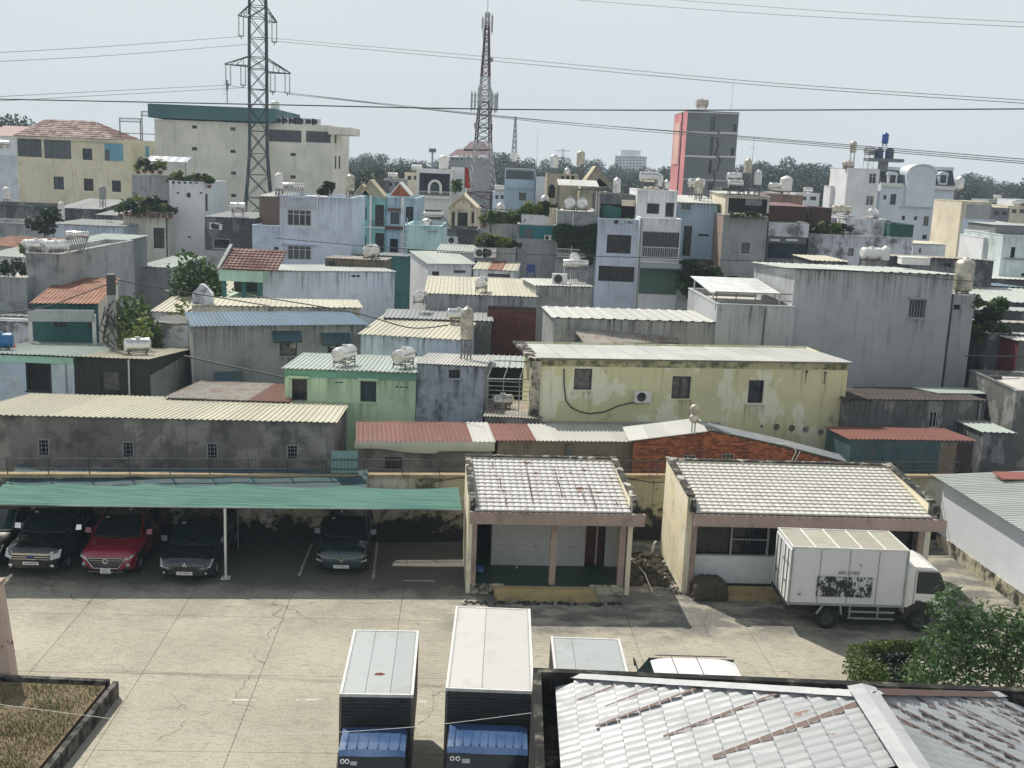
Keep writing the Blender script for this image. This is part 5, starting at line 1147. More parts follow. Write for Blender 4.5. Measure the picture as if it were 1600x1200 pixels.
# brick gable
def bricks(mb, u0, u1, z0, topf, v, bw=.235, bh=.085, g=.012, R=rnd):
    z = z0; r = 0
    while True:
        if z > 30: break
        u = u0-(bw/2 if r % 2 else 0); any_ = False
        while u < u1:
            a, b = max(u, u0), min(u+bw-g, u1)
            if b-a > .03 and z+bh-g < topf((a+b)/2): any_ = True; o = R.uniform(0,.012); mb.box(a, v-.02-o, z, b, v, z+bh-g, R.choice((0,0,1)))
            u += bw
        z += bh; r += 1
        if not any_: break
q0, q1 = P(990,690,Y=42.0), P(1322,722,Z=3.3)
bz = P(990,686,Y=42.0).z; by = R_(5.5); bo = Vector((q0.x,q0.y,0)); c_, s_ = math.cos(by), math.sin(by)
def bl_(px, py):
    o = Vector((0,0,H))-bo; d = ray(px,py); L = lambda v: Vector((v.x*c_+v.y*s_, -v.x*s_+v.y*c_, v.z)); o, d = L(o), L(d); return o+d*(-o.y/d.y)
bp = [bl_(990,687), bl_(1112,672), bl_(1222,696), bl_(1322,722)]
GB = thing('brick_gable_shed', 'orange brick gable wall with grey metal roof edge behind the glazed hall', 'building', bo, by)
def topf(u):
    for a, b in zip(bp, bp[1:]):
        if u <= b.x: return lerp(a.z, b.z, max(0,(u-a.x)/(b.x-a.x)))
    return bp[-1].z
BW_ = bp[-1].x
MB().prism([(0,0,0),(BW_,0,0)]+[(p.x,0,p.z-.02) for p in reversed(bp)], (0,.2,0)).build('wall', MORT, GB)
mb = MB(); bricks(mb, 0, BW_, 1.5, lambda u: topf(u)-.05, 0); mb.build('bricks', [BRICKM, mat('burnt_brick', (.22,.07,.035), .85, 0, .35, 7)], GB, kind='stuff')
for a in (.31,.52,.76):
    u = BW_*a; mb = MB(); z = 1.5; k = 0
    while z < topf(u)-.15: mb.box(u-.12,-.07,z,u+.12-(k%2)*.05,-.035,z+.075); z += .16; k += 1
    mb.build('brick_pier', BRICKD, GB, kind='stuff')
for (x, y) in ((1077,714),(1137,712)): q = bl_(x, y); mb = MB().box(q.x-.24,-.045,q.z-.09,q.x+.24,-.035,q.z+.09); v_ = mb.build('vent', FR_G, GB); [MB().box(q.x-.2+k*.15,-.055,q.z-.06,q.x-.1+k*.15,-.046,q.z+.06).build('vent_hole', VOID, v_) for k in range(3)]
MS = sheet_mat('galvanised_roof', (.34,.37,.39), (.12,.1,.09), .3, .4, dirt=.4, metal=.2)
for i, (a, b) in enumerate(zip(bp[1:], bp[2:])):
    n = 3
    for k in range(n):
        p, q = a.lerp(b, k/n), a.lerp(b, (k+1)/n); MB().prism([(p.x,-.14,p.z+.02),(q.x,-.14,q.z+.02),(q.x,.75,q.z+.10),(p.x,.75,p.z+.10)], (0,0,.035)).build('roof_sheet', MS, GB)
for k in range(4):
    p, q = bp[0].lerp(bp[1], k/4), bp[0].lerp(bp[1], (k+1)/4); MB().prism([(p.x-.25,-.30,p.z-.0),(q.x-.25,-.30,q.z-.0),(q.x-.25,1.1,q.z+.22),(p.x-.25,1.1,p.z+.22)], (0,0,.03)).build('roof_sheet', R_WHT, GB)
MB().tube([bl_(1232,724)+Vector((0,-.15,0)),bl_(1242,704)+Vector((0,-.15,0)),bl_(1236,696)+Vector((0,-.1,.05)),bl_(1212,694)+Vector((0,-.1,.05))], .025).tube([bl_(1238,724)+Vector((0,-.16,0)),bl_(1248,703)+Vector((0,-.16,0))], .02).build('pipe', WHT, GB)
# yellow house
hE = H_('yellow_house', 'house', 'long faded yellow house with white panelled roof and three dark windows', 846, 561, 1326, 45.4, 568, D=4.6, wall=YELW, roof=('none',), wins=[('doublec_d',897,576,925,609),('double_d',1050,588,1079,623),('single_d',1169,594,1193,630)])
hE.zb = z_at(*hE.world((0,hE.D,0)).xy, 540)-hE.z0
k_ = (hE.zb-hE.zt)/hE.D; R_PAN = sheet_mat('white_roof_panel', (.60,.60,.57), dirt=.2, rough=.42); nc = 13
for i in range(nc):
    for j in range(3):
        u0, u1 = lerp(-.2,hE.W+.1,i/nc)+.012, lerp(-.2,hE.W+.1,(i+1)/nc)-.012; v0, v1 = lerp(-.22,hE.D+.1,j/3)+.01, lerp(-.22,hE.D+.1,(j+1)/3)-.01
        MB().prism([(u0,v0,hE.zt+.06+k_*v0),(u1,v0,hE.zt+.06+k_*v0),(u1,v1,hE.zt+.06+k_*v1+.012),(u0,v1,hE.zt+.06+k_*v1+.012)], (0,0,.03)).build('roof_panel', R_PAN, hE.root)
MB().prism([(-.2,-.15,hE.zt+.04+k_*-.15),(hE.W+.1,-.15,hE.zt+.04+k_*-.15),(hE.W+.1,hE.D,hE.zt+.04+k_*hE.D),(-.2,hE.D,hE.zt+.04+k_*hE.D)], (0,0,.012)).build('roof_deck', STAND, hE.root)
mb = MB().prism([(0,-.01,hE.zt-.3),(hE.W,-.01,hE.zt-.3),(hE.W,-.01,hE.zt-.02),(0,-.01,hE.zt-.02)], (0,.008,0)); mb.build('eave_band', W_('mossy_yellow', (.27,.26,.15), (.06,.06,.04), .8, .8, .9, lo=.44, hi=.6), hE.root)
MB().box(-.42,-.12,0,-.02,.3,hE.zt-.05).build('downstand', MOULD, hE.root); MB().prism([(-.55,-.2,hE.zt-.05),(-.05,-.2,hE.zt-.05),(-.05,hE.D,hE.zb+.1),(-.55,hE.D,hE.zb+.1)], (0,0,.12)).build('side_gutter', CAPD, hE.root)
for (x, y, r) in ((1190,666,.07),(1213,667,.15),(1237,669,.15),(1259,671,.15),(1282,675,.14)): q = hE.hit(x,y); mb = MB(); mb.add([(q.x,-.018,q.z)]+[(q.x+math.cos(a*.45)*r*(1+.2*math.sin(a*2.7)),-.012,q.z+math.sin(a*.45)*r*(1+.15*math.sin(a*4))) for a in range(14)], [(0,k+1,(k+1)%14+1) for k in range(14)]); mb.build('plaster_patch', DARKC, hE.root)
for (x, y) in ((1260,580),(1289,582)): q = hE.hit(x,y); MB().cyl((q.x,-.12,q.z),(q.x,0,q.z),.04,n=8).box(q.x-.015,-.03,q.z-.5,q.x+.015,-.01,q.z).build('spout', CAPD, hE.root)
wall_ac(hE, 989, 604, 1014, 627, 'white air conditioner mounted on the yellow house wall')
pts = [hE.hit(x,y) for x, y in ((881,576),(881,600),(884,625),(892,636),(906,643),(922,646),(945,643),(965,634),(985,629),(1000,628))]; MB().tube([(p.x,-.05,p.z) for p in pts], .028).build('cable', CABLE, hE.root)
MB().box(.0,-.55,0,hE.hit(1130,650).x,-.02,hE.hit(1000,668).z).build('rear_shed_wall', DARKC, hE.root)
n=9
for k in range(n):
    a, b = lerp(-.2,hE.hit(1125,650).x,k/n), lerp(-.2,hE.hit(1125,650).x,(k+1)/n); zz = hE.hit(1000,660).z
    MB().prism([(a,-2.0,zz-.22),(b-.01,-2.0,zz-.22),(b-.01,-.03,zz),(a,-.03,zz)], (0,0,.03)).build('lean_to_sheet', R_GRY, hE.root)
# green and blue-black house
hF = H_('green_house', 'house', 'pale green house with mint corrugated roof and two rooftop tanks', 445, 576, 650, 46.5, 583, D=5.6, wall=GRNW, roof=('mono', R_MINT, 553, .95, .2), wins=[('doubleu_d',456,592,480,626),('doublecg_d',563,596,588,628)], over=.12, eave=.1)
MB().box(-.02,-.05,hF.zt-.34,hF.W,-.002,hF.zt-.05).build('fascia', W_('green_fascia', (.10,.22,.16), (.05,.1,.08), .3, .4), hF.root)
for xs_, y in (((524,529),597),((531,536),597),((618,623),604),((625,630),604.5),((632,637),605)): p, q = hF.hit(xs_[0],y), hF.hit(xs_[1],y); MB().box(p.x,-.012,p.z-.03,q.x,-.002,p.z+.02).build('vent', INK, hF.root)
for (a,b,c) in ((452,484,590),(560,592,594)): p, q = hF.hit(a,c), hF.hit(b,c); MB().box(p.x,-.22,p.z+.05,q.x,-.0,p.z+.11).build('lintel', GRNW, hF.root)
hF2 = H_('blue_black_annex', 'house', 'annex with blue-black stained wall beside the green house', 651, 569, 757, 46.9, 574, D=5.2, wall=BLUG, roof=('mono', R_WHT, 553, .9, .17), wins=[('grille_d',701,578,719,591)], over=.1)
tank_h('round-ended steel tank nearer the left on the green house roof', on(hF,538,1.2), 1.5, .40, .32, R_(70)); tank_h('steel tank right of its twin on the green house roof', on(hF,630,1.2), 1.5, .40, .3, R_(72))
tank_v('tall weathered steel tank on a tower above the stained annex', on(hF2,728,2.6), 1.75, .38, 1.15, STEELW)
# left front house
hG = H_('two_tone_house', 'house', 'two-tone house, washed blue-white left half and blackish right half', -50, 551, 231, 48.8, 562, D=8, wall=DKGR, roof=('mono', lambda i, n: R_MINT if i < n*.55 else R_CRM, 534, 1.0, .2), wins=[('doubled_d',41,568,79,611),('doublec_d',158,580,187,612)], over=.1, eave=.15)
q = hG.hit(116,580).x; MB().box(-.02,-.03,0,hG.hit(41,568).x-.03,-.004,hG.zt-.35).box(hG.hit(79,568).x+.03,-.03,0,q,-.004,hG.zt-.35).box(hG.hit(41,568).x-.03,-.03,hG.hit(60,567).z+.02,hG.hit(79,568).x+.03,-.004,hG.zt-.35).box(hG.hit(41,568).x-.03,-.03,0,hG.hit(79,568).x+.03,-.004,hG.hit(60,612).z).build('painted_half', WBLU, hG.root)
MB().box(-.02,-.10,hG.zt-.34,q,-.004,hG.zt-.03).build('fascia', W_('mint_fascia', (.25,.42,.34), (.1,.15,.12), .3, .3), hG.root)
MB().quad((hG.W+.004,.25,.0),(hG.W+.004,hG.D-.02,0),(hG.W+.004,hG.D-.02,min(hG.zt,hG.zb)-.02),(hG.W+.004,.25,min(hG.zt,hG.zb)-.02)).build('side_render', GREYB, hG.root)
x = hG.hit(202,570).x; MB().cyl((x,-.08,0),(x,-.08,hG.zt),.04,n=6).build('downpipe', WHT, hG.root)
tank_h('bulging steel tank on the blackish end of the two-tone house', on(hG,215,1.6), 1.35, .42, .18, R_(25))
tank_h('blue plastic tank at the left edge of the photo', on(hG,0,1.4), 1.3, .45, .1, R_(30), mat('blue_tank', (.03,.14,.32), .4))
mb = MB().cyl((0,0,0),(0,0,.05),.25,n=12).lathe([(.2,.05),(.16,.2),(.05,.55),(.02,.6),(.001,.6)],14); o = mb.build('red_cone', mat('red_cloth', (.5,.02,.02), .7), None, loc=on(hG,17,3.0)); tag(o, 'bright red cone-shaped cover behind the blue tank', 'cover')
hR1 = H_('rusty_patched_shed', 'building', 'low shed whose brown sheet roof is half covered in flaking white paint', 262, 622, 447, 45.5, 629, D=5.5, wall=DARKC, roof=('mono', lambda i, n: R_PATCH if i < n*.55 else R_BRN, 597, .9, .16), over=.15)
# dark house with awnings
hH = H_('awning_house', 'house', 'grey-brown house with blue sheet roof and two windows under dark awnings', 301, 510, 572, 52.5, 507, D=5, wall=GREYB, roof=('mono', R_BLU, 489, .95, .2), wins=[('doubled_d',437,529,464,556),('doubled_d',512,534,529,551)], over=.12, eave=.2)
for (a, b, c, d) in ((425,517,470,530),(501,520,546,535),(335,581,378,596)):
    p, q = hH.hit(a,b), hH.hit(c,d); MB().prism([(p.x,-.0,p.z),(p.x,-.55,q.z),(p.x,-.5,q.z-.08),(p.x,0,p.z-.1)], (q.x-p.x,0,0)).build('awning', R_TEAL, hH.root)
for (a,b,c,d) in ((453,531,462,544),(515,536,524,543)): p, q = hH.hit(a,b), hH.hit(c,d); MB().box(p.x,.02,q.z,q.x,.04,p.z).build('notice', LINE, hH.root)
hI = H_('cream_slab_house', 'house', 'house with thick cream slab roof just above the blue roof', 300, 478, 563, 58.5, 482, D=5, wall=W_('cream_side', (.42,.39,.32), (.15,.14,.12), .3, .4), roof=('mono', R_CRM, 466, 1.2, .3), over=.15)
hI2 = H_('curved_gable_wall', 'wall', 'small whitewashed gable wall streaked with mould left of the cream slab roof', 300, 458, 331, 59.2, D=.4, wall=WHTD, roof=('none',))
MB().prism([(0,0,hI2.zt),(hI2.W,0,hI2.zt),(hI2.W*.72,0,hI2.zt+.32),(hI2.W*.55,0,hI2.zt+.50),(hI2.W*.4,0,hI2.zt+.50),(hI2.W*.25,0,hI2.zt+.25)], (0,.4,0)).build('gable', WHTD, hI2.root)
hJ = H_('pale_block_house', 'house', 'windowless pale grey block house with thin mint roof below the pylon', 411, 424, 617, 67.5, 424, D=6.5, wall=LBLU, roof=('mono', R_PALEG, 414, 1.2, .25), over=.15, wins=[('hole_b',549,430,556,433),('hole_b',557,430,563,433)])
hK = H_('cream_roof_house', 'house', 'pale house with cream ribbed metal roof right of the awning house', 564, 522, 720, 53.6, 531, D=5.2, wall=LBLU, roof=('mono', R_CRM, 494, .75, .3), over=.12, eave=.12, wins=[('shut_d',641,551,651,556)])
tank_h('shiny horizontal tank on the cream ribbed roof', on(hK,716,3.9), 1.35, .38, .25, .1)
hL = H_('bone_roof_house', 'house', 'grey-walled house with wide bone-white corrugated roof in the middle of the town', 665, 459, 838, 61.5, 465, D=8, wall=GREYL, roof=('mono', R_CRM, 432, .9, .22), over=.1)
tank_h('end-on steel tank standing on the bone-white roof', on(hL,752,1.2), 1.3, .38, .35, R_(85)); tank_h('end-on steel tank low beside the bone-white roof house', P(656,475,Y=60), 1.3, .38, .2, R_(85))
hL2 = H_('dark_brick_house', 'house', 'dark red unplastered brick house wall under the bone-white roof', 762, 484, 838, 59.5, D=1.8, wall=MORT, roof=('none',))
mb = MB(); bricks(mb, 0, hL2.W, hL2.zt-3.2, lambda u: hL2.zt, 0, .24, .10); mb.build('bricks', [BRICKD, BRICKD], hL2.root, kind='stuff')
hL3 = H_('slate_roof_shed', 'building', 'low dark shed roof between the cream ribbed roof and the brick wall', 600, 497, 768, 57.5, 503, D=3.5, wall=DARKC, roof=('mono', R_GRY, 484, 1., .25), over=.1)
hM = H_('grey_box_house', 'house', 'small grey box house crowned with heater, tank and air conditioner', 838, 447, 925, 62.5, 449, D=4.5, wall=GREYB, roof=('mono', R_WHT, 436, .9, .2), over=.12)
solar('solar water heater on the small grey box house', on(hM,899,1.6), 0, 1.5); aircon('air conditioner standing on the small grey box house', on(hM,874,1.0), 0, 1.1); tank_h('end-on tank behind the heater on the grey box house', on(hM,896,3.9), 1.2, .42, 1.15, R_(88))
hN1 = H_('long_grey_house', 'house', 'long low grey house with off-white flat sheet roof behind the yellow house', 866, 497, 1120, 52.8, D=5, yaw=R_(5), wall=GREYB, roof=('mono', R_WHT, 480, 1.6, .5), over=.12)
hN2 = H_('stained_grey_link', 'house', 'rain-streaked grey wall linking the low grey house to the tall one', 1121, 476, 1243, 53.3, D=7, yaw=R_(3), wall=GREYL, roof=('flat', CONR, .3))
hN3 = H_('tall_grey_house', 'house', 'tall blank grey house with one barred window and thin overhanging roof', 1243, 421, 1491, 53.7, D=8, yaw=R_(2), wall=GREYL, roof=('mono', R_PALEG, 411, 1.5, .5), over=.25, wins=[('doubleg_g',1420,468,1447,497),('hole_b',1465,427,1470,432),('hole_b',1471,427,1477,432)])
hN4 = H_('grey_side_tower', 'house', 'narrow lower grey extension carrying the big weathered tank', 1491, 462, 1524, 54.3, D=5, yaw=R_(2), wall=GREYL, roof=('flat', CONR, .06), wins=[('hole_d',1487,476,1501,484)])
tank_v('big weathered vertical tank on the narrow grey extension', on(hN4,1503,.9), 1.45, .46, .3, STEELW)
p, q = hN3.hit(1420,467), hN3.hit(1450,467); MB().box(p.x-.05,-.2,p.z+.03,q.x,0,p.z+.09).build('lintel', GREYL, hN3.root)
# glazed terrace on the link roof
t = thing('roof_canopy', 'white translucent roof canopy with iron railing on the streaked grey link', 'canopy', hN2.world((0,1.5,hN2.zs)), hN2.yaw)
for x in (.1, hN2.W*.9): MB().bar((x,0,0),(x,0,.75),.06).bar((x,4.5,0),(x,4.5,1.0),.06).build('post', FR_W, t)
for k in range(4): a, b = lerp(-.1,hN2.W*.92,k/4), lerp(-.1,hN2.W*.92,(k+1)/4)-.02; MB().prism([(a,-.3,.75),(b,-.3,.75),(b,4.8,1.05),(a,4.8,1.05)], (0,0,.03)).build('canopy_sheet', mat('milky_sheet', (.68,.70,.68), .3, 0, .05, 1), t)
MB().bar((-.1,-1.2,.9),(hN2.W,-1.2,.9),.04).bar((-.1,-1.2,.55),(hN2.W,-1.2,.55),.03).build('rail', STAND, t)
for k in range(5): MB().bar((hN2.W*k/4,-1.2,0),(hN2.W*k/4,-1.2,.9),.04).build('rail_post', STAND, t)
hN5 = H_('patched_lean_to', 'building', 'rusty patched sheet lean-to against the low grey house', 916, 537, 1061, 51.3, 533, D=1.3, wall=DARKC, roof=('mono', R_PATCH, 518, .7, .14), over=.1)
hO = H_('dark_cement_house', 'house', 'dark cement house with near-black roof and one mint sheet', 1323, 625, 1540, 46.9, 627, D=3.2, wall=DARKC, roof=('mono', lambda i, n: R_MINT if n*.50 < i < n*.97 and False else R_DRK, 606, .9, .2), wins=[('grille_w',1453,643,1468,669)], over=.1)
a, b = hO.hit(1418,607,'t'), hO.hit(1524,607,'t'); zz = lambda v: hO.zt+.09+(hO.zb-hO.zt)*v/hO.D; MB().prism([(a.x+.5,1.4,zz(1.4)),(b.x,1.4,zz(1.4)),(b.x-.3,3.0,zz(3.0)),(a.x,3.0,zz(3.0))], (0,0,.03)).build('mint_sheet', R_MINT, hO.root)
hP = H_('teal_metal_shed', 'building', 'dark teal corrugated metal shed with dull red roof right of the brick gable', 1330, 687, 1522, 43.2, 690, D=2.6, wall=R_TEAL, roof=('mono', R_BRN, 669, .9, .2), over=.12)
n = 22
me = None
for k in range(n):
    a, b = hP.W*k/n, hP.W*(k+1)/n; w_ = b-a; mb = MB()
    for q in range(3): x = w_*q/3; mb.quad((x,-.005,0),(x+w_/6,-.03,0),(x+w_/6,-.03,hP.zt-.05),(x,-.005,hP.zt-.05)).quad((x+w_/6,-.03,0),(x+w_/3,-.005,0),(x+w_/3,-.005,hP.zt-.05),(x+w_/6,-.03,hP.zt-.05))
    mb.build('wall_sheet', R_TEAL if k < n*.72 else (TANW if k < n*.84 else R_DRK), hP.root, loc=(a,0,0))
# yard of junk between the annex and the yellow house
hX = H_('mint_strip_shed', 'building', 'low shed with mint strip roof behind the railing cage', 757, 574, 843, 51, D=2.4, wall=VOID, roof=('mono', R_MINT, 556, 1.1, .25), over=.05)
hY = H_('junk_roof', 'building', 'weathered flat roof with old planks left of the yellow house', 757, 652, 846, 44.8, D=5.5, wall=DARKC, roof=('mono', R_PATCH, 625, .8, .14), over=.05)
t = thing('railing_cage', 'grey iron railing cage on the weathered roof left of the yellow house', 'railing', on(hY,760,1.4), 0)
Wc = 2.1
for z in (.55,.75,.95,1.15,1.35): MB().bar((0,0,z),(Wc,0,z),.022).build('rail', GALV, t)
for x in (0,.7,1.4,Wc): MB().bar((x,0,0),(x,0,1.5),.035).bar((x,0,1.5),(x+.25,1.5,2.0),.03).build('post', GALV, t)
MB().bar((0,0,1.45),(Wc,0,1.5),.05).bar((.25,1.5,2.0),(Wc+.25,1.5,2.0),.04).build('top_rail', GALV, t)
tank_h('small steel tank inside the railing cage', on(hY,785,2.4), 1.0, .3, .2, .3)
# white pole lamp by the brick gable
p = bl_(1082,660); g = thing('chimney_pair', 'pair of small steel vent drums on a pole above the brick gable', 'vent', Vector(bo)+Matrix.Rotation(by,3,'Z')@Vector((p.x,-.2,topf(p.x))), by)
for z in (.62,1.0): MB().lathe([(.001,-.10),(.17,-.10),(.19,-.06),(.19,.06),(.17,.10),(.001,.10)], 16, axis='y', c=(0,0,z)).build('vent_drum', STEELW, g)
MB().cyl((-.06,0,0),(-.06,0,.5),.03,n=6).cyl((.06,0,0),(.06,0,.5),.03,n=6).build('leg', GALV, g); MB().bar((.15,0,.5),(1.5,0,.02),.08).build('gutter', GALV, g)

grime(hC.root, 0, hC.W, -.01, 1.9); grime(hB.root, 0, hB.W, -.01, 1.9); grime(hE.root, 0, 3.2, -.012, 3.4); grime(hH.root, 0, hH.W, -.01, 1.6)
# ================================================================ town behind
RED_T = sheet_mat('red_clay_tile', (.115,.032,.026), (.12,.05,.04), .4, .7, dirt=.3); OCH = W_('ochre_brick_wall', (.25,.225,.165), (.1,.08,.06), .3, .4, .6, seed=21)
DKW = W_('sooty_wall', (.085,.09,.095), (.03,.03,.03), .5, .5, .6, (.2,.2,.2), .4, seed=22); MIDG = W_('mid_grey_wall', (.22,.23,.23), (.07,.07,.07), .5, .6, .5, seed=23)
def gable_front(h, apx, apy, x0, y0, x1, y1, m, d=1.5, rm=None, name='gable'):
    """gable on the front face, given in the picture, sloped roof slabs behind it"""
    a, b, c = h.hit(x0,y0), h.hit(apx,apy), h.hit(x1,y1)
    MB().prism([(a.x,-.02,a.z),(c.x,-.02,c.z),(b.x,-.02,b.z)], (0,.2,0)).build(name, m, h.root)
    for p, q in ((a,b),(b,c)): MB().prism([(p.x,-.25,p.z),(q.x,-.25,q.z),(q.x,-.25,q.z+.16),(p.x,-.25,p.z+.16)], (0,d,0)).build('gable_roof', rm or WHT, h.root)
def planter(h, x0, x1, y, v, label, n=6, s=1., m=0, ymat=None, up=.0):
    """row of potted plants along the top edge"""
    for k in range(n):
        px = lerp(x0, x1, (k+.5)/n); p = on(h, px, v); p.z += up
        pot_plant(label, p, s*rnd.uniform(.75,1.25), m+k, group=label)
def plants_on(h, pts, v, label, s=1., m=0):
    for k, (px, py) in enumerate(pts): q = h.hit(px, py, 'f', v); pot_plant(label, h.world((q.x, v, q.z)), s*rnd.uniform(.8,1.2), m+k, group=label)
def railing(h, x0, x1, ytop, ybot, v, m=FR_G, n=None, name='railing'):
    a, b, c = h.hit(x0,ytop,'f',v), h.hit(x1,ytop,'f',v), h.hit(x0,ybot,'f',v)
    mb = MB(); mb.box(a.x,v-.02,a.z-.05,b.x,v+.02,a.z).box(a.x,v-.02,c.z,b.x,v+.02,c.z+.04); n = n or max(4,int((b.x-a.x)/.15))
    for k in range(n+1): x = lerp(a.x,b.x,k/n); mb.box(x-.012,v-.01,c.z,x+.012,v+.01,a.z)
    mb.build(name, m, h.root)
def recess(h, x0, y0, x1, y1, m=VOID, name='dark_opening', out=.02):
    a, b = h.hit(x0,y0), h.hit(x1,y1); MB().box(a.x,-out,b.z,b.x,-.004,a.z).build(name, m, h.root)
def band(h, x0, y0, x1, y1, m, out=.12, name='ledge', d=None):
    a, b = h.hit(x0,y0), h.hit(x1,y1); MB().box(a.x,-out,min(a.z,b.z),b.x,(d or 0)-.004,max(a.z,b.z)).build(name, m, h.root)
# --- left cluster
h = H_('grey_box_house', 'house', 'plain grey box house carrying two big steel tanks, left of the rusty roof', 40, 396, 94, 62, D=12, wall=MIDG, roof=('flat', CONR, .25)); hQ1 = h
tank_h('left of two end-on steel tanks on the plain grey box house', on(h,56,1.3), 1.8, .48, .25, R_(62)); tank_h('right of two end-on steel tanks on the plain grey box house', on(h,86,1.3), 1.8, .48, .25, R_(62))
solar('solar heater beside the two tanks on the plain grey box house', on(h,118,3), R_(10), 1.3); shrub('potted_plant','bushy plant on the corner of the grey box house roof','potted plant',on(h,41,.8),(.6,.5,.5),300,.14,LEAF,4,3)
H_('mint_roof_house', 'house', 'blue-grey house with big mint roof sloping behind the grey box house', 62, 386, 139, 70, D=11, wall=SLAT, roof=('mono', R_MINT, 366, 1.3, .3), rwins=[('double_d',163,406,171,415),('double_d',190,402,196,409)])
H_('small_flat_wall_house', 'house', 'low grey house with slim mint roof', 215, 417, 266, 80, D=9, wall=MIDG, roof=('mono', R_MINT, 400, 1.2, .3), rwins=[])
H_('low_grey_wall_house', 'house', 'low grey wall at the left edge beside the grey box house', -40, 432, 41, 61, D=5, wall=MIDG, roof=('flat', CONR, .2))
shrub('shrub','dark shrub behind the low grey wall at the left edge','shrub',P(22,437,Y=63),(1.0,.8,.7),500,.16,LEAFD,5,8)
H_('white_side_house', 'house', 'white house with pale corrugated roof cut by the left edge', -30, 400, 38, 76, D=9, wall=WHTW, roof=('mono', R_PALEG, 380, 1., .25), wins=[('grille_d',22,402,34,407)])
H_('brown_roof_strip_house', 'house', 'low house with dull brown roof strip behind the pale corrugated roof', -30, 384, 62, 86, D=5, wall=MIDG, roof=('mono', R_RUST, 370, 1.2, .3))
h = H_('rusty_roof_house', 'house', 'old house with rust-orange sheet roof and shaded teal veranda', 53, 473, 152, 56, 474, D=9.5, wall=TEALW, roof=('mono', R_RUST, 435, .9, .2), wins=[('double_d',84,494,104,511),('double_d',138,494,149,512)], rwins=[('single_d',160,482,170,508)], over=.15, eave=.3)
MB().quad((h.W+.004,.3,0),(h.W+.004,h.D,0),(h.W+.004,h.D,h.zt),(h.W+.004,.3,h.zt)).build('side_render', BEIG, h.root); hRR = h
for x in (53, 151): q = h.hit(x,480).x; MB().box(q-.09,-1.2,0,q+.09,-1.02,h.zt-.45).build('veranda_post', WHT if x > 100 else FR_W, h.root)
MB().box(-.1,-1.25,h.zt-.8,h.W,-1.15,h.zt-.2).build('veranda_fascia', MIDG, h.root)
for k in range(4): pot_plant('leafy shrub in the shaded yard below the rusty roof', h.world((.5+k*1.1,-2.0,0)), 2.4, 2, group='shrubs below the rusty roof')
h = H_('sunlit_roof_house', 'house', 'low house with bright bone-white roof between the rusty roof and tree', 238, 487, 322, 63, 490, D=12, wall=WHTD, roof=('mono', R_CRM, 434, 1.2, .3))
h = H_('mouldy_yard_wall', 'wall', 'mouldy whitewashed wall with slanting coping in front of the bright roof', 235, 505, 303, 56, D=3, wall=WHTD, roof=('mono', DARKC, 494, 9, 3))
h = H_('left_stained_wall', 'wall', 'stained white wall at the left edge above the mint roof', -40, 501, 48, 57, D=1, wall=WHTD, roof=('flat', CONR, .1)); H_('pale_low_roof', 'building', 'low pale flat roof at the left edge under the grey wall', -40, 492, 50, 59, D=3, wall=MIDG, roof=('mono', R_GRY, 485, 1.5,.4))
p = P(176,520,Y=52); t = thing('utility_pole', 'square concrete utility pole with cable tangle in front of the rusty roof', 'pole', (p.x,p.y,0), .2)
zt = z_at(p.x,p.y,428); MB().box(-.17,-.14,0,.17,.14,zt).build('shaft', GREYB, t); MB().box(-.19,-.16,zt-1.0,.19,.16,zt-.05).build('collar', FR_D, t)
mb = MB(); R2 = random.Random(4)
for k in range(14): a = Vector((R2.uniform(-.3,.3),-.2,zt-1.6+R2.uniform(-.5,.4))); mb.tube([a, a+Vector((R2.uniform(-.4,.5),-.2,-R2.uniform(.3,1.2))), a+Vector((R2.uniform(-.3,.4),0,-R2.uniform(.9,1.8)))], .025, 4)
mb.build('cable_tangle', CABLE, t, kind='stuff')
# pavilion
h = H_('green_pavilion', 'building', 'open green-columned pavilion with red clay tile roof left of the pale block house', 342, 421, 411, 66.5, 424, D=3.2, wall=TURQ, roof=('none',)); 
h.root.children[0].hide_render = False
bpy.data.objects.remove(h.root.children[0]); GP = W_('mint_beam', (.24,.35,.30), (.12,.2,.16), .3, .3, .4)
zb_ = h.hit(375,440).z; MB().box(0,0,zb_,h.W,3.2,h.zt).build('beam', GP, h.root)
for x in (.25, h.W*.55, h.W-.3): MB().cyl((x,.2,0),(x,.2,zb_),.14,n=12).build('column', TEALW, h.root)
MB().box(.0,3.2,0,h.W,3.3,zb_).build('rear_wall', DKW, h.root); MB().box(0,.0,0,h.W,3.2,z_at(h.o.x,h.o.y,464)).build('base', W_('pale_green_base', (.3,.36,.3)), h.root)
tile_roof(h.root, .1, h.W+.9, -.1, 2.6, h.zt+.06, h.zt+1.1, 13, 8, RED_T)
MB().prism([(-.1,-.2,h.zt+.02),(.1,-.2,h.zt+.02),(.1,2.6,h.zt+1.25),(-.1,2.6,h.zt+1.25)], (.02,0,.12)).build('verge', GREYB, h.root)
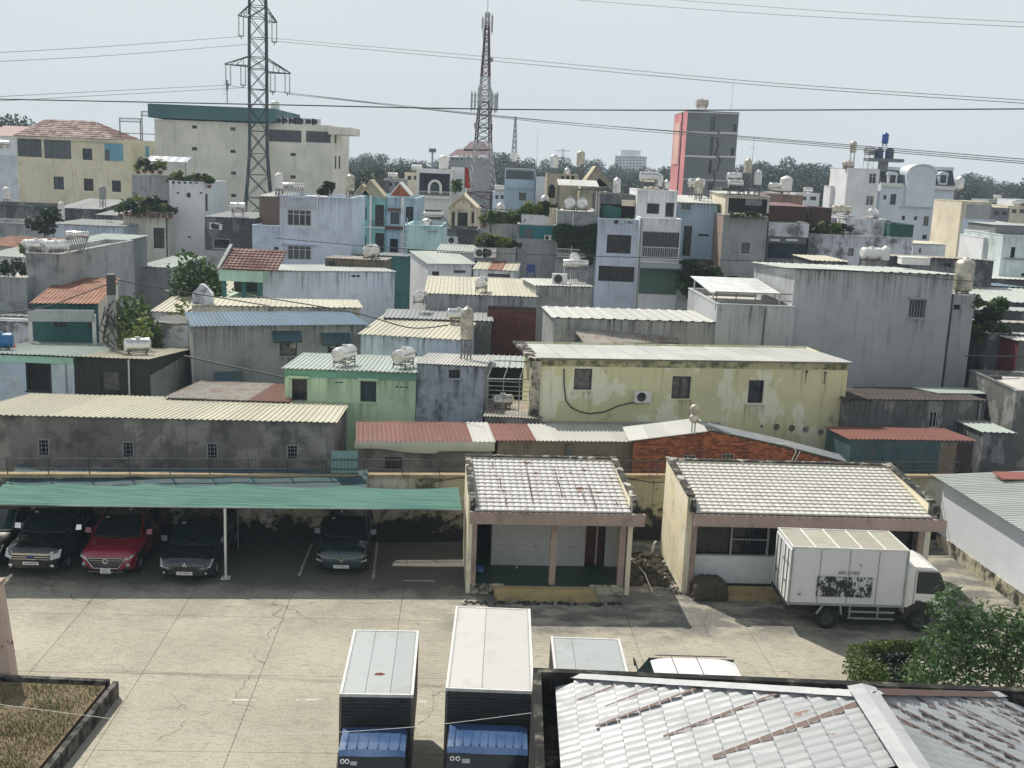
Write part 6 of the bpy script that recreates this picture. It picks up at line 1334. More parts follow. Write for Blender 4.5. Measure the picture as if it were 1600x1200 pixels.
# trees mid left
def tree(label, p, hgt, r, n, s, m, seed, group=None, name='tree', lobes=9):
    t = thing(name, label, 'tree', p, 0, group); me = plant_mesh(seed, (r, r*.9, hgt*.38), n, s, m, lobes)
    link('crown', me, t, loc=(0,0,hgt*.28)); mb = MB(); R2 = random.Random(seed)
    mb.cyl((0,0,-.2),(.1,0,hgt*.5),.05+hgt*.022,.03+hgt*.012,n=8)
    for k in range(5): a = R2.uniform(0,6.28); mb.cyl((.1,0,hgt*(.3+.04*k)),(math.cos(a)*r*.6,math.sin(a)*r*.6,hgt*.72),.02+hgt*.008,.02,n=5)
    mb.build('trunk', BARK, t); return t
tree('broad dark tree between the bright roof and the green pavilion', (lambda p: (p.x,p.y,0))(P(318,440,Y=69)), z_at(*P(318,440,Y=69).xy,402)+.3, 2.1, 2600, .26, LEAF, 5)
tree('yellow-green tree leaning beside the concrete pole', (lambda p: (p.x,p.y,0))(P(214,500,Y=55.5)), z_at(*P(214,500,Y=55.5).xy,462)+.2, 1.6, 2200, .22, LEAF, 6)
tree('small yellowish bush tree at the foot of the concrete pole', (lambda p: (p.x,p.y,0))(P(203,522,Y=53)), z_at(*P(203,522,Y=53).xy,494)+.2, 1.0, 1300, .18, LEAFY, 9)
tree('slim leafy tree by the bright roof', (lambda p: (p.x,p.y,0))(P(290,478,Y=60)), z_at(*P(290,478,Y=60).xy,458)+.2, .9, 900, .18, LEAFY, 12)
# --- third band, left
h = H_('sooty_low_house', 'house', 'long sooty grey house wall under the pale yellow building', -40, 318, 92, 112, D=6, wall=DKW, roof=('flat', CONR, .3)); tank_v('small white vertical tank on the sooty low house', on(h,11,1.), 1.6, .55, 1.0, WHT)
H_('sheet_roof_shack', 'house', 'dark shack with slanting grey sheet roof behind the white vertical tank', 90, 325, 156, 107, D=8, wall=DKW, roof=('mono', R_GRY, 311, 1.2, .3)); 
h = H_('grey_mid_wall_house', 'house', 'grey stained low house left of the slanting blue-white wall', -40, 347, 82, 98, D=6, wall=MIDG, roof=('flat', CONR, .3)); tank_v('slim white tank standing before the sheet roof shack', on(h,97,1.), 2.2, .4, .9, WHT); aircon('air conditioner on the grey mid wall house', on(h,84,1.)+Vector((0,0,.3)), 0, 1.3)
H_('blue_white_wall_house', 'house', 'low blue-white wall house left of the plant-covered tower', 78, 350, 192, 93, D=7, wall=LBLU, roof=('mono', R_GRY, 343, 1.5, .4)); shrub('shrub','dark shrub growing against the blue-white wall','shrub',P(70,372,Y=90),(1.6,1,1.3),500,.3,LEAFD,6,14)
H_('dark_gap_house', 'house', 'dark low house filling the gap left of the plant tower', 150, 336, 195, 104, D=5, wall=DKW, roof=('mono', R_GRY, 328, 1.2, .3))
h = H_('plant_tower', 'house', 'white narrow townhouse tower with roof garden', 264, 283, 318, 98, D=7.5, wall=W_('bright_white_wall', (.80,.81,.83), (.4,.4,.4), .1, .2), roof=('flat', CONR, .5), wins=[('single_w',291,301,298,309),('vent_d',276,300,280,303),('vent_d',312,300,316,303),('vent_d',294,369,298,372)], rwins=[('single_d',321,303,325,330)])
planter(h, 262, 332, 0, .6, 'rooftop shrub on the white plant tower', 7, 1.9, 0)
for k in range(5): q = h.hit(271+k*9,285); MB().box(q.x-.12,-.02,q.z-.1,q.x+.12,-.004,q.z+.1).build('parapet_slot', VOID, h.root)
h2 = H_('garden_balcony_house', 'house', 'pale house front with overgrown planter balconies left of the plant tower', 192, 336, 263, 96.5, D=7, wall=BEIG, roof=('flat', CONR, .3), wins=[('door_d',240,356,257,388),('single_d',214,366,222,385)])
h3 = H_('balcony_upper_block', 'house', 'set-back upper storey behind the planter balconies', 206, 274, 263, 99.5, D=5, wall=MIDG, roof=('flat', CONR, .3), wins=[('double_d',220,312,262,330)])
for k, (x, y, s_) in enumerate([(188,332,1.8),(197,330,2),(206,331,2.1),(216,333,2),(226,331,2.2),(236,333,2.3),(246,332,2.1),(256,333,1.9),(266,334,1.8),(200,322,2),(222,322,2),(243,322,2)]): q = h2.hit(x,y,'f',-.5); pot_plant('balcony plant of the garden balcony house', h2.world((q.x,-.5,q.z-.4)), s_, k, group='plants on the garden balconies')
plants_on(h3, [(216,272),(226,270),(238,271),(250,272)], .4, 'top-floor plant above the garden balconies', 1.8, 1)
t = thing('striped_awning', 'blue and white striped awning roof over the rooftop plants', 'awning', on(h3,233,1.5,1.6), 0)
for k in range(9): MB().prism([(k*.42,-1.0,0),(k*.42+.41,-1.0,0),(k*.42+.41,.6,.45),(k*.42,.6,.45)], (0,0,.05)).build('stripe', mat('pale_stripe', (.42,.45,.48), .5) if k % 2 else mat('pale_blue_stripe', (.13,.18,.25), .5), t)
for x in (0,3.7): MB().bar((x,-1.2,-1.6),(x,-1.2,0),.07).build('post', FR_G, t)
aircon('air conditioner on the garden balcony house', h2.world((h2.hit(199,357).x,-.3,h2.hit(199,361).z)), 0, 1.0)
tank_v('slim tank on stilts left of the garden balconies', P(161,325,Y=99), 1.5, .45, 1.0, FR_G)
h = H_('sooty_window_house', 'house', 'sooty house with barred cream window at the foot of the pylon', 320, 339, 396, 91, D=7, wall=DKW, roof=('mono', R_GRY, 331, 1.4, .4), wins=[('grillec_w',333,373,360,389)])
MB().box(0,-.03,0,h.W,-.004,h.hit(350,392).z).build('pale_base', MIDG, h.root); wall_ac(h, 335, 350, 348, 359, 'air conditioner above the barred window by the pylon')
tank_h('steel tank on a frame beside the pylon', on(h,372,1), 1.7, .5, .6, 0)
# pale yellow building
h = H_('pale_yellow_building', 'building', 'large pale yellow building with hipped red tile roof and two dark window bands', 26, 214, 204, 135, D=12, wall=YLB, roof=('none',), wins=[('quad_d',25,217,65,245),('quad_d',69,219,111,248),('double_d',129,232,144,250),('double_d',84,276,100,296),('double_d',131,279,146,298),('double_d',175,282,189,300)])
MB().box(-.3,-.35,h.zt-.15,h.W*.92,h.D,h.zt+.15).build('eave', YLB, h.root)
q = lambda x, y: h.hit(x, y, 'f', 4.5)
A_, B_2 = q(72,186), q(146,189); hw_ = h.hit(184,214).x
mb = MB(); nr = 7
def hipface(p0, p1, p2, p3, nm, n=9):
    for k in range(n):
        a, b = k/n, (k+1)/n
        e0, e1, e2, e3 = p0.lerp(p3,a), p1.lerp(p2,a), p1.lerp(p2,b), p0.lerp(p3,b); up = Vector((0,0,.05))
        MB().quad(e0+up, e1+up, e2, e3).quad(e0, e1, e1+up, e0+up).build('tile_course', RED_T, h.root)
z0_ = h.zt+.16; F0, F1 = Vector((-.2,-.5,z0_)), Vector((hw_,-.5,z0_)); K0, K1 = Vector((-.2,10,z0_)), Vector((hw_,10,z0_)); a_, b_ = Vector((A_.x,4.5,A_.z)), Vector((B_2.x,4.5,A_.z))
hipface(F0,F1,b_,a_,'f'); hipface(F1,K1,b_,b_,'r',6); hipface(K0,F0,a_,a_,'l',6)
hYB = h
blue_ = W_('loggia_blue', (.10,.22,.29), (.06,.15,.2), .2, .2, .5)
p, q2 = h.hit(163,224), h.hit(193,252); MB().box(p.x,-.03,q2.z,q2.x,-.004,p.z).build('loggia', blue_, h.root); MB().box(p.x+.05,-.06,q2.z,p.x+.6,-.03,q2.z+1.3).build('loggia_door', GLASSB, h.root)
h = H_('yellow_side_block', 'building', 'cream side block with blue-walled loggias right of the red tile roof', 186, 219, 262, 137, D=10, wall=YLB, roof=('flat', CONR, .3)); recess(h, 203, 226, 232, 252, YLB, 'loggia_wall'); band(h, 227, 228, 233, 245, blue_, .06, 'blue_pier')
h4 = H_('blue_stair_house', 'building', 'small sky-blue stair house before the big beige building', 255, 224, 282, 131, D=4, wall=SKYB, roof=('flat', CONR, .3), wins=[('single_d',258,238,265,247),('single_d',272,236,277,248)]); tank_h('beige round tank on the blue stair house', on(h4,262,1), 2.0, .9, .3, R_(40), STEELW)
t = thing('steel_pergola', 'dark steel lattice pergola on the cream side block', 'pergola', on(h,188,1.,.3), 0)
Wp = 5.3
for x in (0,Wp*.48,Wp*.52,Wp): MB().bar((x,0,0),(x,0,2.7 if x < Wp*.5 else 3.6),.1).build('post', STAND, t)
for z, x0, x1 in ((2.7,0,Wp*.5),(2.3,0,Wp*.5),(3.6,Wp*.5,Wp),(3.1,Wp*.5,Wp),(.9,0,Wp)):
    MB().bar((x0,0,z),(x1,0,z),.08).build('rail', STAND, t)
mb = MB()
for k in range(12): x = k*Wp/2/12; mb.bar((x,0,2.3),(x+.22,0,2.7),.03).bar((x+Wp/2,0,3.1),(x+Wp/2+.22,0,3.6),.03)
mb.build('lattice', STAND, t, kind='stuff')
h = H_('left_far_hall', 'building', 'far hall with dull red roof at the left edge', -60, 210, 32, 190, D=12, wall=WHTW, roof=('mono', sheet_mat('dull_red_roof',(.26,.10,.09)), 196, 2, .5)); H_('pale_blue_side_house', 'house', 'pale bluish house below the dull red roof at the left edge', -60, 240, 24, 150, D=6, wall=LBLU, roof=('flat', CONR, .4)); tank_h('steel tank on the pale bluish house at the left edge', P(8,234,Y=150), 1.8, .6, .5, 0)
# big beige building
h = H_('big_beige_building', 'building', 'huge blank beige building with dark teal roof fascia and rows of tiny vents', 241, 186, 418, 125, D=14, wall=BEIG, roof=('none',), wins=[('vent_d',a-4,b-2,a+4,b+3) for a, b in ((304,198),(364,201),(304,232),(364,236),(365,270),(365,305))])
FT = W_('teal_fascia', (.07,.15,.16), (.04,.08,.08), .3, .3)
p, q2 = h.hit(233,162), h.hit(455,184); MB().box(p.x,-.5,q2.z-.6,h.hit(430,180).x,h.D,p.z).build('roof_fascia', FT, h.root)
h2 = H_('beige_right_wing', 'building', 'beige wing with upper window bands and air conditioners along its roof edge', 419, 193, 520, 125.6, D=12, wall=BEIG, roof=('flat', CONR, .4), wins=[('wideu_g',420,203,471,222),('wideu_g',478,205,517,223),('vent_d',454,239,462,244),('vent_d',454,274,462,279)], rwins=[('arch_d',523,208,526,224),('arch_d',523,244,526,264),('arch_d',529,244,532,264)])
for k, x in enumerate((437,447,458,466,472,484,494)): aircon('%s air conditioner on the roof edge of the beige wing' % ('first','second','third','fourth','fifth','sixth','seventh')[k], on(h2,x,.3,.45), 0, 1.25)
MB().box(h2.W-.4,-.6,h2.zt-.9,h2.W+2.2,6,h2.zt-.1).build('corner_canopy', BEIG, h2.root)
tank_v('tall white tank on a stand beside the teal roof fascia', on(h2,430,3), 2.6, .75, 1.4, WHT)
t = tag(MB().bar((0,0,0),(0,0,3.2),.18).box(-.22,-.2,3.2,.22,.2,6.0).bar((-.7,0,2.5),(-.7,0,5.5),.05).bar((-.7,0,2.6),(0,0,2.0),.05).build('cell_antenna', GALV, None, loc=P(355,161,Y=127), scale=(.5,.5,.42)), 'slim cell antenna on the roof of the huge beige building', 'antenna')
# pale blue-grey building
h = H_('lavender_grey_house', 'house', 'pale blue-grey four-window townhouse right of the pylon', 437, 306, 549, 88, D=8, wall=LBLU, roof=('flat', CONR, .35), wins=[('quad_w',449,328,486,353),('quad_w',449,384,486,406)]); band(h, 437, 308, 497, 327, W_('stained_band', (.28,.29,.32), (.12,.12,.13), .5, .5), .04, 'stained_band'); band(h, 437, 381, 497, 383, LBLU, .25)
MB().cyl((h.hit(496,330).x,-.1,h.hit(496,372).z),(h.hit(496,330).x,-.1,h.zt),.06,n=6).build('downpipe', WHT, h.root)
solar('solar heater on the pale blue-grey townhouse', on(h,452,2), 0, 2.2); tank_h('long white cylinder tank on the pale blue-grey townhouse', on(h,497,1.2), 2.6, .28, .1, 0, WHT); tank_v('white vertical tank at the left of the pale blue-grey townhouse roof', on(h,436,1.5), 1.7, .5, 1.0, WHT); tank_v('beige vertical tank behind the turquoise gables', on(h,547,5), 1.8, .55, 1.0, STEELW)
wall_ac(h, 437, 386, 446, 397, 'air conditioner left of the lower white window by the pylon'); shrub('potted_plant', 'potted shrub on the pale blue-grey townhouse roof', 'potted plant', on(h,513,2), (.9,.8,.9), 400, .25, LEAFD, 5, 22)
H_('brown_recess_house', 'house', 'narrow brown-walled house wedged behind the pylon leg', 405, 307, 437, 93, D=6, wall=W_('brownish', (.16,.12,.10)), roof=('mono', R_WHT, 300, 1.2, .3)); H_('pale_low_link', 'house', 'pale low wall house behind the pylon base', 394, 352, 438, 90, D=5, wall=LBLU, roof=('flat', CONR, .2), wins=[('double_d',428,386,435,402)])
# turquoise pair
h = H_('turquoise_gable_house', 'house', 'turquoise townhouse with brick-faced twin gables', 553, 305, 602, 100, D=9, wall=TURQ, roof=('flat', CONR, .3), wins=[('doubled_d',560,324,573,343),('door_d',586,320,600,353),('doubled_d',560,370,572,388),('door_d',586,364,600,395)])
gable_front(h, 579, 283, 566, 304, 603, 311, OCH, 2.5, W_('gable_ochre', (.28,.25,.18))); gable_front(h, 566, 290, 554, 304, 578, 305, OCH, 2.0, W_('gable_ochre', (.28,.25,.18))); band(h, 553, 353, 602, 357, WHT, .3); band(h, 578, 305, 580, 400, WHT, .15, 'quoin_strip')
railing(h, 581, 602, 345, 353, -.3, FR_D); railing(h, 553, 602, 388, 397, -.3, FR_D)
h = H_('sky_blue_gable_house', 'house', 'sky-blue townhouse with white-edged brick gable', 603, 309, 650, 100.3, D=9, wall=SKYB, roof=('flat', CONR, .3), wins=[('doubled_d',610,332,624,350),('door_d',634,323,646,347),('doubled_d',609,373,622,397)])
gable_front(h, 625, 287, 610, 306, 642, 307, BRICKM, 2.5, WHT); band(h, 603, 353, 650, 360, W_('maroon_band', (.13,.06,.06)), .3); band(h, 627, 308, 630, 400, WHT, .12, 'quoin_strip'); band(h, 607, 325, 626, 330, W_('maroon_band', (.13,.06,.06)), .5, 'awning')
h = H_('light_turquoise_block', 'house', 'light turquoise blank block with tank above dark teal ground floor', 633, 352, 690, 92, D=7, wall=LTUR, roof=('flat', CONR, .25)); recess(h, 636, 389, 678, 432, TEALW, 'teal_ground_floor'); recess(h, 642, 394, 657, 430, GLASS, 'dark_doorway', .04); band(h, 669, 360, 684, 363, FR_G, .1); tank_v('short steel tank on the light turquoise block', on(h,667,1.4), .9, .7, .1); solar('solar heater on the light turquoise block', on(h,684,1.8), R_(40), 2)
t = thing('steel_ladder', 'tall pale steel ladder mast left of the light turquoise block', 'ladder', (lambda p: (p.x,p.y,0))(P(629,430,Y=88)), 0); zt = z_at(*P(629,430,Y=88).xy,340)
for x in (0,.3): MB().bar((x,0,0),(x,0,zt),.05).build('rail', SKYB, t)
mb = MB()
for k in range(int(zt/.5)): mb.bar((0,0,.3+k*.5),(.3,0,.3+k*.5),.04)
mb.build('rungs', SKYB, t, kind='stuff')
h = H_('dark_street_house', 'house', 'dark shaded shop row below the turquoise townhouses', 552, 398, 634, 86, D=6, wall=TEALW, roof=('mono', R_GRY, 394, 1.3, .3), wins=[('double_d',565,406,575,425),('door_d',590,404,605,430)])
h = H_('plank_shed', 'house', 'shed with weathered plank wall and corrugated lid before the turquoise houses', 508, 404, 600, 74, D=4, wall=TANW, roof=('mono', R_PATCH, 400, 1., .25), wins=[('door_d',513,408,523,416)]); tank_h('end-on round steel tank above the plank shed', on(h,580,1.5), 1.7, .62, .15, R_(75))
# white villa
h = H_('black_white_villa', 'house', 'white villa whose dark top storey frames a white arched dormer', 651, 264, 705, 120, D=9, wall=WHTW, roof=('flat', CONR, .4), wins=[('doublec_d',664,328,690,343)]); recess(h, 656, 270, 702, 306, W_('navy_cladding', (.02,.025,.035)), 'dark_cladding', .06)
a, b, c_2 = h.hit(668,302), h.hit(691,302), h.hit(679,281); cx = (a.x+b.x)/2; r_ = (b.x-a.x)/2
mb = MB(); N = 14; zc = c_2.z-r_*.2
for k in range(N):
    t0, t1 = math.pi*k/N, math.pi*(k+1)/N
    mb.prism([(cx+math.cos(t0)*r_*.95,-.3,zc-.6+math.sin(t0)*r_),(cx+math.cos(t1)*r_*.95,-.3,zc-.6+math.sin(t1)*r_),(cx+math.cos(t1)*r_*.62,-.3,zc-.6+math.sin(t1)*r_*.68),(cx+math.cos(t0)*r_*.62,-.3,zc-.6+math.sin(t0)*r_*.68)], (0,.24,0))
mb.box(cx-r_*.95,-.3,a.z,cx-r_*.62,-.06,zc-.6).box(cx+r_*.62,-.3,a.z,cx+r_*.95,-.06,zc-.6); mb.build('arch_surround', WHT, h.root); band(h, 654, 306, 703, 311, WHT, .5, 'balcony'); railing(h, 655, 702, 298, 306, -.45, WHT); MB().box(cx-r_*.6,-.1,a.z,cx+r_*.6,-.065,zc-.3).build('arched_window', GLASSB, h.root)
for x0, x1 in ((651,654),(704,705)): band(h, x0, 264, x1, 306, WHT, .12, 'corner_pilaster')
tank_v('big white steel tank on the black and white villa', on(h,693,5), 2.1, .8, .6, WHT); tank_h('small white tank on the black and white villa', on(h,651,3), 1.5, .5, .2, 0, WHT)
h5 = H_('villa_white_side', 'house', 'white blank side block behind the villa arch', 706, 262, 727, 124, D=6, wall=WHTW, roof=('flat', CONR, .3)); shrub('shrub','bushy dark green shrub by the red flag','shrub',P(712,303,Y=112),(.8,.7,.8),350,.22,LEAF,6,31)
t = thing('red_flag', 'furled red flag standing between the villa and the cream gable', 'flag', P(725,303,Y=110), 0); MB().cyl((0,0,-1),(0,0,2.8),.05,n=5).build('pole', FR_G, t); MB().grid(lambda a, b: (.05+a*.55*(1-.5*b), .1*math.sin(a*7+b*4), .6+b*2.0), 6, 5).build('cloth', mat('red_flag_cloth', (.45,.04,.02), .7), t)
h = H_('cream_gable_house', 'house', 'ornate cream house with rounded-arch pediment gable', 699, 327, 747, 112, D=8, wall=CRMW, roof=('flat', CONR, .1), wins=[('doord_d',715,332,732,353),('single_d',706,331,711,353),('single_d',737,331,741,349)])
gable_front(h, 723, 305, 700, 326, 746, 327, CRMW, 6, CRMW); 
for x in (703,713,733,743): q = h.hit(x,340).x; MB().cyl((q,-.25,h.hit(x,355).z),(q,-.25,h.hit(x,328).z),.14,n=10).build('column', CRMW, h.root)
a = h.hit(723,325); mb = MB()
for k in range(12): t0, t1 = math.pi*k/12, math.pi*(k+1)/12; mb.prism([(a.x+math.cos(t)*r,-.12,a.z+math.sin(t)*r*.9) for t, r in ((t0,1.0),(t1,1.0),(t1,.88),(t0,.88))], (0,.1,0))
mb.build('pediment_arch', W_('ochre_trim', (.3,.22,.1)), h.root)
h = H_('dark_fence_yard', 'house', 'low dark fenced terrace in front of the cream gable', 699, 358, 747, 100, D=5, wall=DKW, roof=('flat', CONR, .3)); railing(h, 700, 747, 352, 362, -.1, FR_D); aircon('air conditioner on the dark fenced terrace', h.world((h.hit(707,376).x,-.3,h.hit(707,381).z)), 0, 1.2)
h = H_('sheet_roof_shop', 'house', 'white-walled house with two-step grey-white sheet roof', 669, 412, 741, 77, 412, D=5, wall=WHTW, roof=('mono', R_PALEG, 393, 1., .25), wins=[('door_d',675,424,686,445),('single_g',709,422,728,427)], eave=.2); H_('stepped_roof_house', 'house', 'rear half of the stepped grey-white sheet roof', 683, 394, 743, 82, D=5, wall=WHTW, roof=('mono', R_PALEG, 382, 1., .25))
H_('beige_roof_shop', 'house', 'white house with beige and tan panelled sheet roof', 741, 421, 806, 75.5, 424, D=5, wall=WHTW, roof=('mono', lambda i, n: R_RUST if i == n//2 else R_CRM, 407, 1.1, .3), wins=[('doubled_d',763,428,797,433)])
# planted terraces
h = H_('planted_terrace_house', 'house', 'grey terrace house with a thick row of plants and two air conditioners', 745, 387, 806, 80, D=5, wall=MIDG, roof=('flat', CONR, .3)); planter(h, 746, 806, 0, .5, 'dense plant along the grey terrace edge', 9, 1.7, 0)
for k, x in enumerate((746,760)): aircon(('left','right')[k]+' air conditioner on the planted terrace wall', h.world((h.hit(x+5,400).x,-.3,h.hit(x+5,402).z)), 0, 1.2)
h = H_('upper_terrace_house', 'house', 'grey upper terrace with climbing plants behind the plant row', 760, 350, 812, 84.5, D=6, wall=MIDG, roof=('flat', CONR, .3)); planter(h, 752, 812, 0, .4, 'tall plant on the grey upper terrace', 8, 2.1, 1); shrub('creeper','tall climbing plant at the left of the upper terrace','climbing plant',P(767,352,Y=84),(.45,.4,.7),300,.16,LEAF,8,33); railing(h, 770, 812, 326, 345, .3, FR_D, 10)
tank_v('steel tank on the upper terrace', on(h,781,2), 1.3, .5, 1.0)
h = H_('teal_band_house', 'house', 'grey townhouse with wide teal panel and roof garden', 809, 351, 869, 82, D=7, wall=MIDG, roof=('flat', CONR, .2)); recess(h, 812, 352, 869, 374, W_('teal_panel', (.03,.16,.18), (.02,.08,.09), .3, .2), 'teal_panel', .05); recess(h, 818, 357, 832, 372, GLASSB, 'dark_pane', .07); wall_ac(h, 850, 368, 861, 375, 'air conditioner under the teal panel')
h2 = H_('roof_garden_block', 'house', 'white roof garden parapet above the teal panel', 815, 336, 860, 84.5, D=5, wall=WHTW, roof=('flat', CONR, .3)); planter(h2, 815, 870, 0, .3, 'rooftop garden shrub above the teal panel', 8, 1.9, 3); tank_v('slim steel tank among the rooftop garden shrubs', on(h2,850,1.5), 1.5, .5, .8); H_('cream_side_wall', 'house', 'small cream block beside the rooftop garden', 859, 326, 872, 84, D=4, wall=CRMW, roof=('flat', CONR, .2))
tag(MB().box(-.3,-.3,.45,.3,.3,.5).box(-.3,.25,.5,.3,.3,1.0).bar((-.27,-.27,0),(-.27,-.27,.45),.05).bar((.27,-.27,0),(.27,-.27,.45),.05).bar((-.27,.27,0),(-.27,.27,.45),.05).bar((.27,.27,0),(.27,.27,.45),.05).build('plastic_chair', mat('blue_plastic_chair', (.02,.06,.2), .4), None, loc=P(829,436,Y=76)), 'dark blue plastic chair on the terrace beside the grey box house', 'chair')
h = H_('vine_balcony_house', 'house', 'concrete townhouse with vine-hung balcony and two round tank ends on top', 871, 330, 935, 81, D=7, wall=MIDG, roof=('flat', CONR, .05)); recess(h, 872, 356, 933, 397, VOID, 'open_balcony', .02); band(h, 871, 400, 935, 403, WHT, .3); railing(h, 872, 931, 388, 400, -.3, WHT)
for k, (x, y) in enumerate([(875,357),(883,358),(891,360),(899,361),(907,361),(915,360),(923,358),(930,357),(880,364),(895,368),(910,369),(925,366),(917,376),(926,385),(924,398)]):
    q = h.hit(x, y, 'f', -.35); t = thing('creeper', 'dark vine hanging in the concrete balcony', 'climbing plant', h.world((q.x,-.35,q.z-.9)), 0, 'vines on the concrete balcony'); link('foliage', _pm[2], t, scale=(1.5,.5,1.5))
tank_h('left of the two round tank ends above the vine balcony', on(h,890,1.2), 1.5, .62, .25, R_(86)); tank_h('right of the two round tank ends above the vine balcony', on(h,909,1.2), 1.5, .62, .25, R_(86))
t = thing('roof_lattice', 'flat white sheet on a rusty lattice frame over the two round tanks', 'roof frame', on(h,872,1.0), 0)
for x in (0,2.9): MB().bar((x,0,0),(x,0,1.9),.06).bar((x,3,0),(x,3,2.1),.06).build('post', STAND, t)
for k in range(3): MB().prism([(-.1+k*1.02,-.3,1.9),(.9+k*1.02,-.3,1.9),(.9+k*1.02,3,2.3),(-.1+k*1.02,3,2.3)], (0,0,.04)).build('roof_sheet', R_WHT, t)
h = H_('grille_window_townhouse', 'house', 'white townhouse with a single wide curtained window and green net on its terrace', 935, 342, 1000, 80, D=7, wall=LBLU, roof=('flat', CONR, .5), wins=[('doubled_d',948,367,986,396),('wide_d',935,416,991,440)]); recess(h, 940, 318, 1000, 341, VOID, 'x') if False else None
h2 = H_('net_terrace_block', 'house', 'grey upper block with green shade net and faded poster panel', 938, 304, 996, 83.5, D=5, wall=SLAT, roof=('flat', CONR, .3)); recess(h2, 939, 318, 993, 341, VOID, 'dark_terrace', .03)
MB().grid(lambda a, b: (lambda p: (p.x+0, -.3-.15*math.sin(a*6), p.z-.3*a*b*0+.1*math.sin(a*5)))(h2.hit(lerp(940,970,a), lerp(322,341,1-b))), 10, 4).build('green_net', mat('green_net', (.02,.12,.10), .7, 0, .3), h2.root); recess(h2, 971, 312, 991, 322, CRMW, 'poster_panel', .5)
tank_v('steel tank on the net terrace block', on(h2,963,2), 1.5, .45, .5); planter(h, 940, 996, 0, .2, 'small plant on the white terrace edge', 6, .9, 0)
h = H_('white_balcony_townhouse', 'house', 'white townhouse with barred balcony above a green roller door', 1000, 341, 1065, 79.5, D=7, wall=WHTW, roof=('flat', CONR, .5)); recess(h, 1005, 361, 1059, 402, VOID, 'open_balcony', .02)
recess(h, 1006, 362, 1058, 402, MIDG, 'balcony_back', .01); railing(h, 1005, 1059, 361, 402, -.1, FR_G, 24, 'bar_screen'); railing(h, 1005, 1059, 385, 402, -.2, WHT); band(h, 1000, 402, 1065, 406, WHT, .3)
a, b = h.hit(1000,411), h.hit(1064,418); MB().prism([(a.x,-.05,a.z),(b.x,-.05,a.z),(b.x,-1.1,b.z),(a.x,-1.1,b.z)], (0,0,.05)).build('awning', R_PALEG, h.root); recess(h, 1000, 419, 1060, 461, W_('green_roller', (.08,.135,.11), (.04,.1,.08), .2, .2), 'roller_door', .04)
h2 = H_('white_upper_block', 'house', 'white upper block with two brown-shuttered openings above the barred balcony', 996, 297, 1059, 82.5, D=6, wall=WHTW, roof=('flat', CONR, .3), wins=[('grillec_w',1010,317,1031,335),('grillec_w',1039,316,1054,340)])
tank_h('big box-shaped horizontal tank on the white upper block', on(h2,1013,2), 2.0, .55, 1.1, 0); tank_v('small vertical tank on the white upper block', on(h2,1029,2), 1.2, .45, .7); tank_v('tiny dome-topped tank on the white upper block', on(h2,1041,2), .8, .35, .5); tank_h('stubby tank below the box-shaped tank on the white upper block', on(h2,1018,1.), 1.5, .35, .1, 0, STEELW)
h = H_('light_blue_house', 'house', 'light blue blank-walled house with small louvred window', 1060, 316, 1122, 86, D=7, wall=SKYB, roof=('mono', R_WHT, 305, .9, .25), wins=[('shut_w',1064,315,1080,329),('door_d',1067,353,1080,400),('hole_d',1091,366,1108,369)], eave=.4); band(h, 1063, 404, 1122, 415, DKW, 1.2)
tank_h('pale tank between the pink tower and the light blue house', on(h,1086,5), 1.8, .5, 1.0, R_(10)); tank_v('rust-stained tank in front of the pink tower', on(h,1090,2), 1.6, .5, .6, STEELW)
H_('blue_neighbour_low', 'house', 'low dark house under the light blue wall', 1060, 418, 1128, 83, D=5, wall=DKW, roof=('flat', CONR, .2))
for k, (x, y, m_) in enumerate([(1070,435,2),(1082,428,2),(1094,432,2),(1106,430,2),(1116,434,2),(1075,448,2),(1090,446,2),(1104,448,2),(1117,444,2),(1066,446,0),(1083,456,2),(1098,458,2),(1122,430,0),(1078,418,2)]):
    q = P(x, y, Y=78); t = thing('creeper', 'dark creeper clump swallowing the fence right of the green roller door', 'climbing plant', q-Vector((0,0,.6)), 0, 'creeper clumps by the green roller door'); link('foliage', _pm[m_], t, scale=(1.6,1.2,1.5))
h = H_('creeper_fence_house', 'wall', 'pale fence wall under the dark creeper', 1060, 455, 1128, 78.6, D=1, wall=MIDG, roof=('flat', CONR, .1))
h = H_('tall_cement_townhouse', 'house', 'tall grey cement townhouse with dark rooftop terrace and white windows', 1131, 337, 1200, 82, D=9, wall=GREYB, roof=('flat', CONR, .15), wins=[('doublec_w',1157,378,1173,398),('doublec_w',1135,430,1154,440)]); MB().quad((-.004,.1,0),(-.004,h.D,0),(-.004,h.D,h.zt),(-.004,.1,h.zt)).build('side_render', PINK, h.root)
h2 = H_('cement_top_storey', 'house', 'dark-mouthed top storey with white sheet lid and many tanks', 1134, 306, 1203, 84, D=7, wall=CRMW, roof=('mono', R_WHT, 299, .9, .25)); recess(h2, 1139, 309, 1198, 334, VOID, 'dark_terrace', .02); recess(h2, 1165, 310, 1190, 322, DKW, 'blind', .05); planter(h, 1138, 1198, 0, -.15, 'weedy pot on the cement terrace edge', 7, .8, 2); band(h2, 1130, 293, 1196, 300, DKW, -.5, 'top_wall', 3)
for k, (x, v, m_, st_) in enumerate(((1145,3,0,1.2),(1148,1.5,0,.6),(1165,2.5,1,1.9),(1182,2,2,.9))):
    p = on(h2,x,v); lb = ('upper steel tank left of the tall one on the dark-mouthed storey','lower dished tank on the dark-mouthed storey','tall brownish tank raised highest on the dark-mouthed storey','white ribbed tank at the right on the dark-mouthed storey')[k]
    (tank_h if m_ == 0 else tank_v)(lb, p, 1.5, .45, st_, **({'m':STEELW if m_ == 1 else WHT if m_ == 2 else STEEL}))
antenna(on(h2,1171,2), 4.5, 'thin aerial mast rising above the tanks of the cement townhouse')
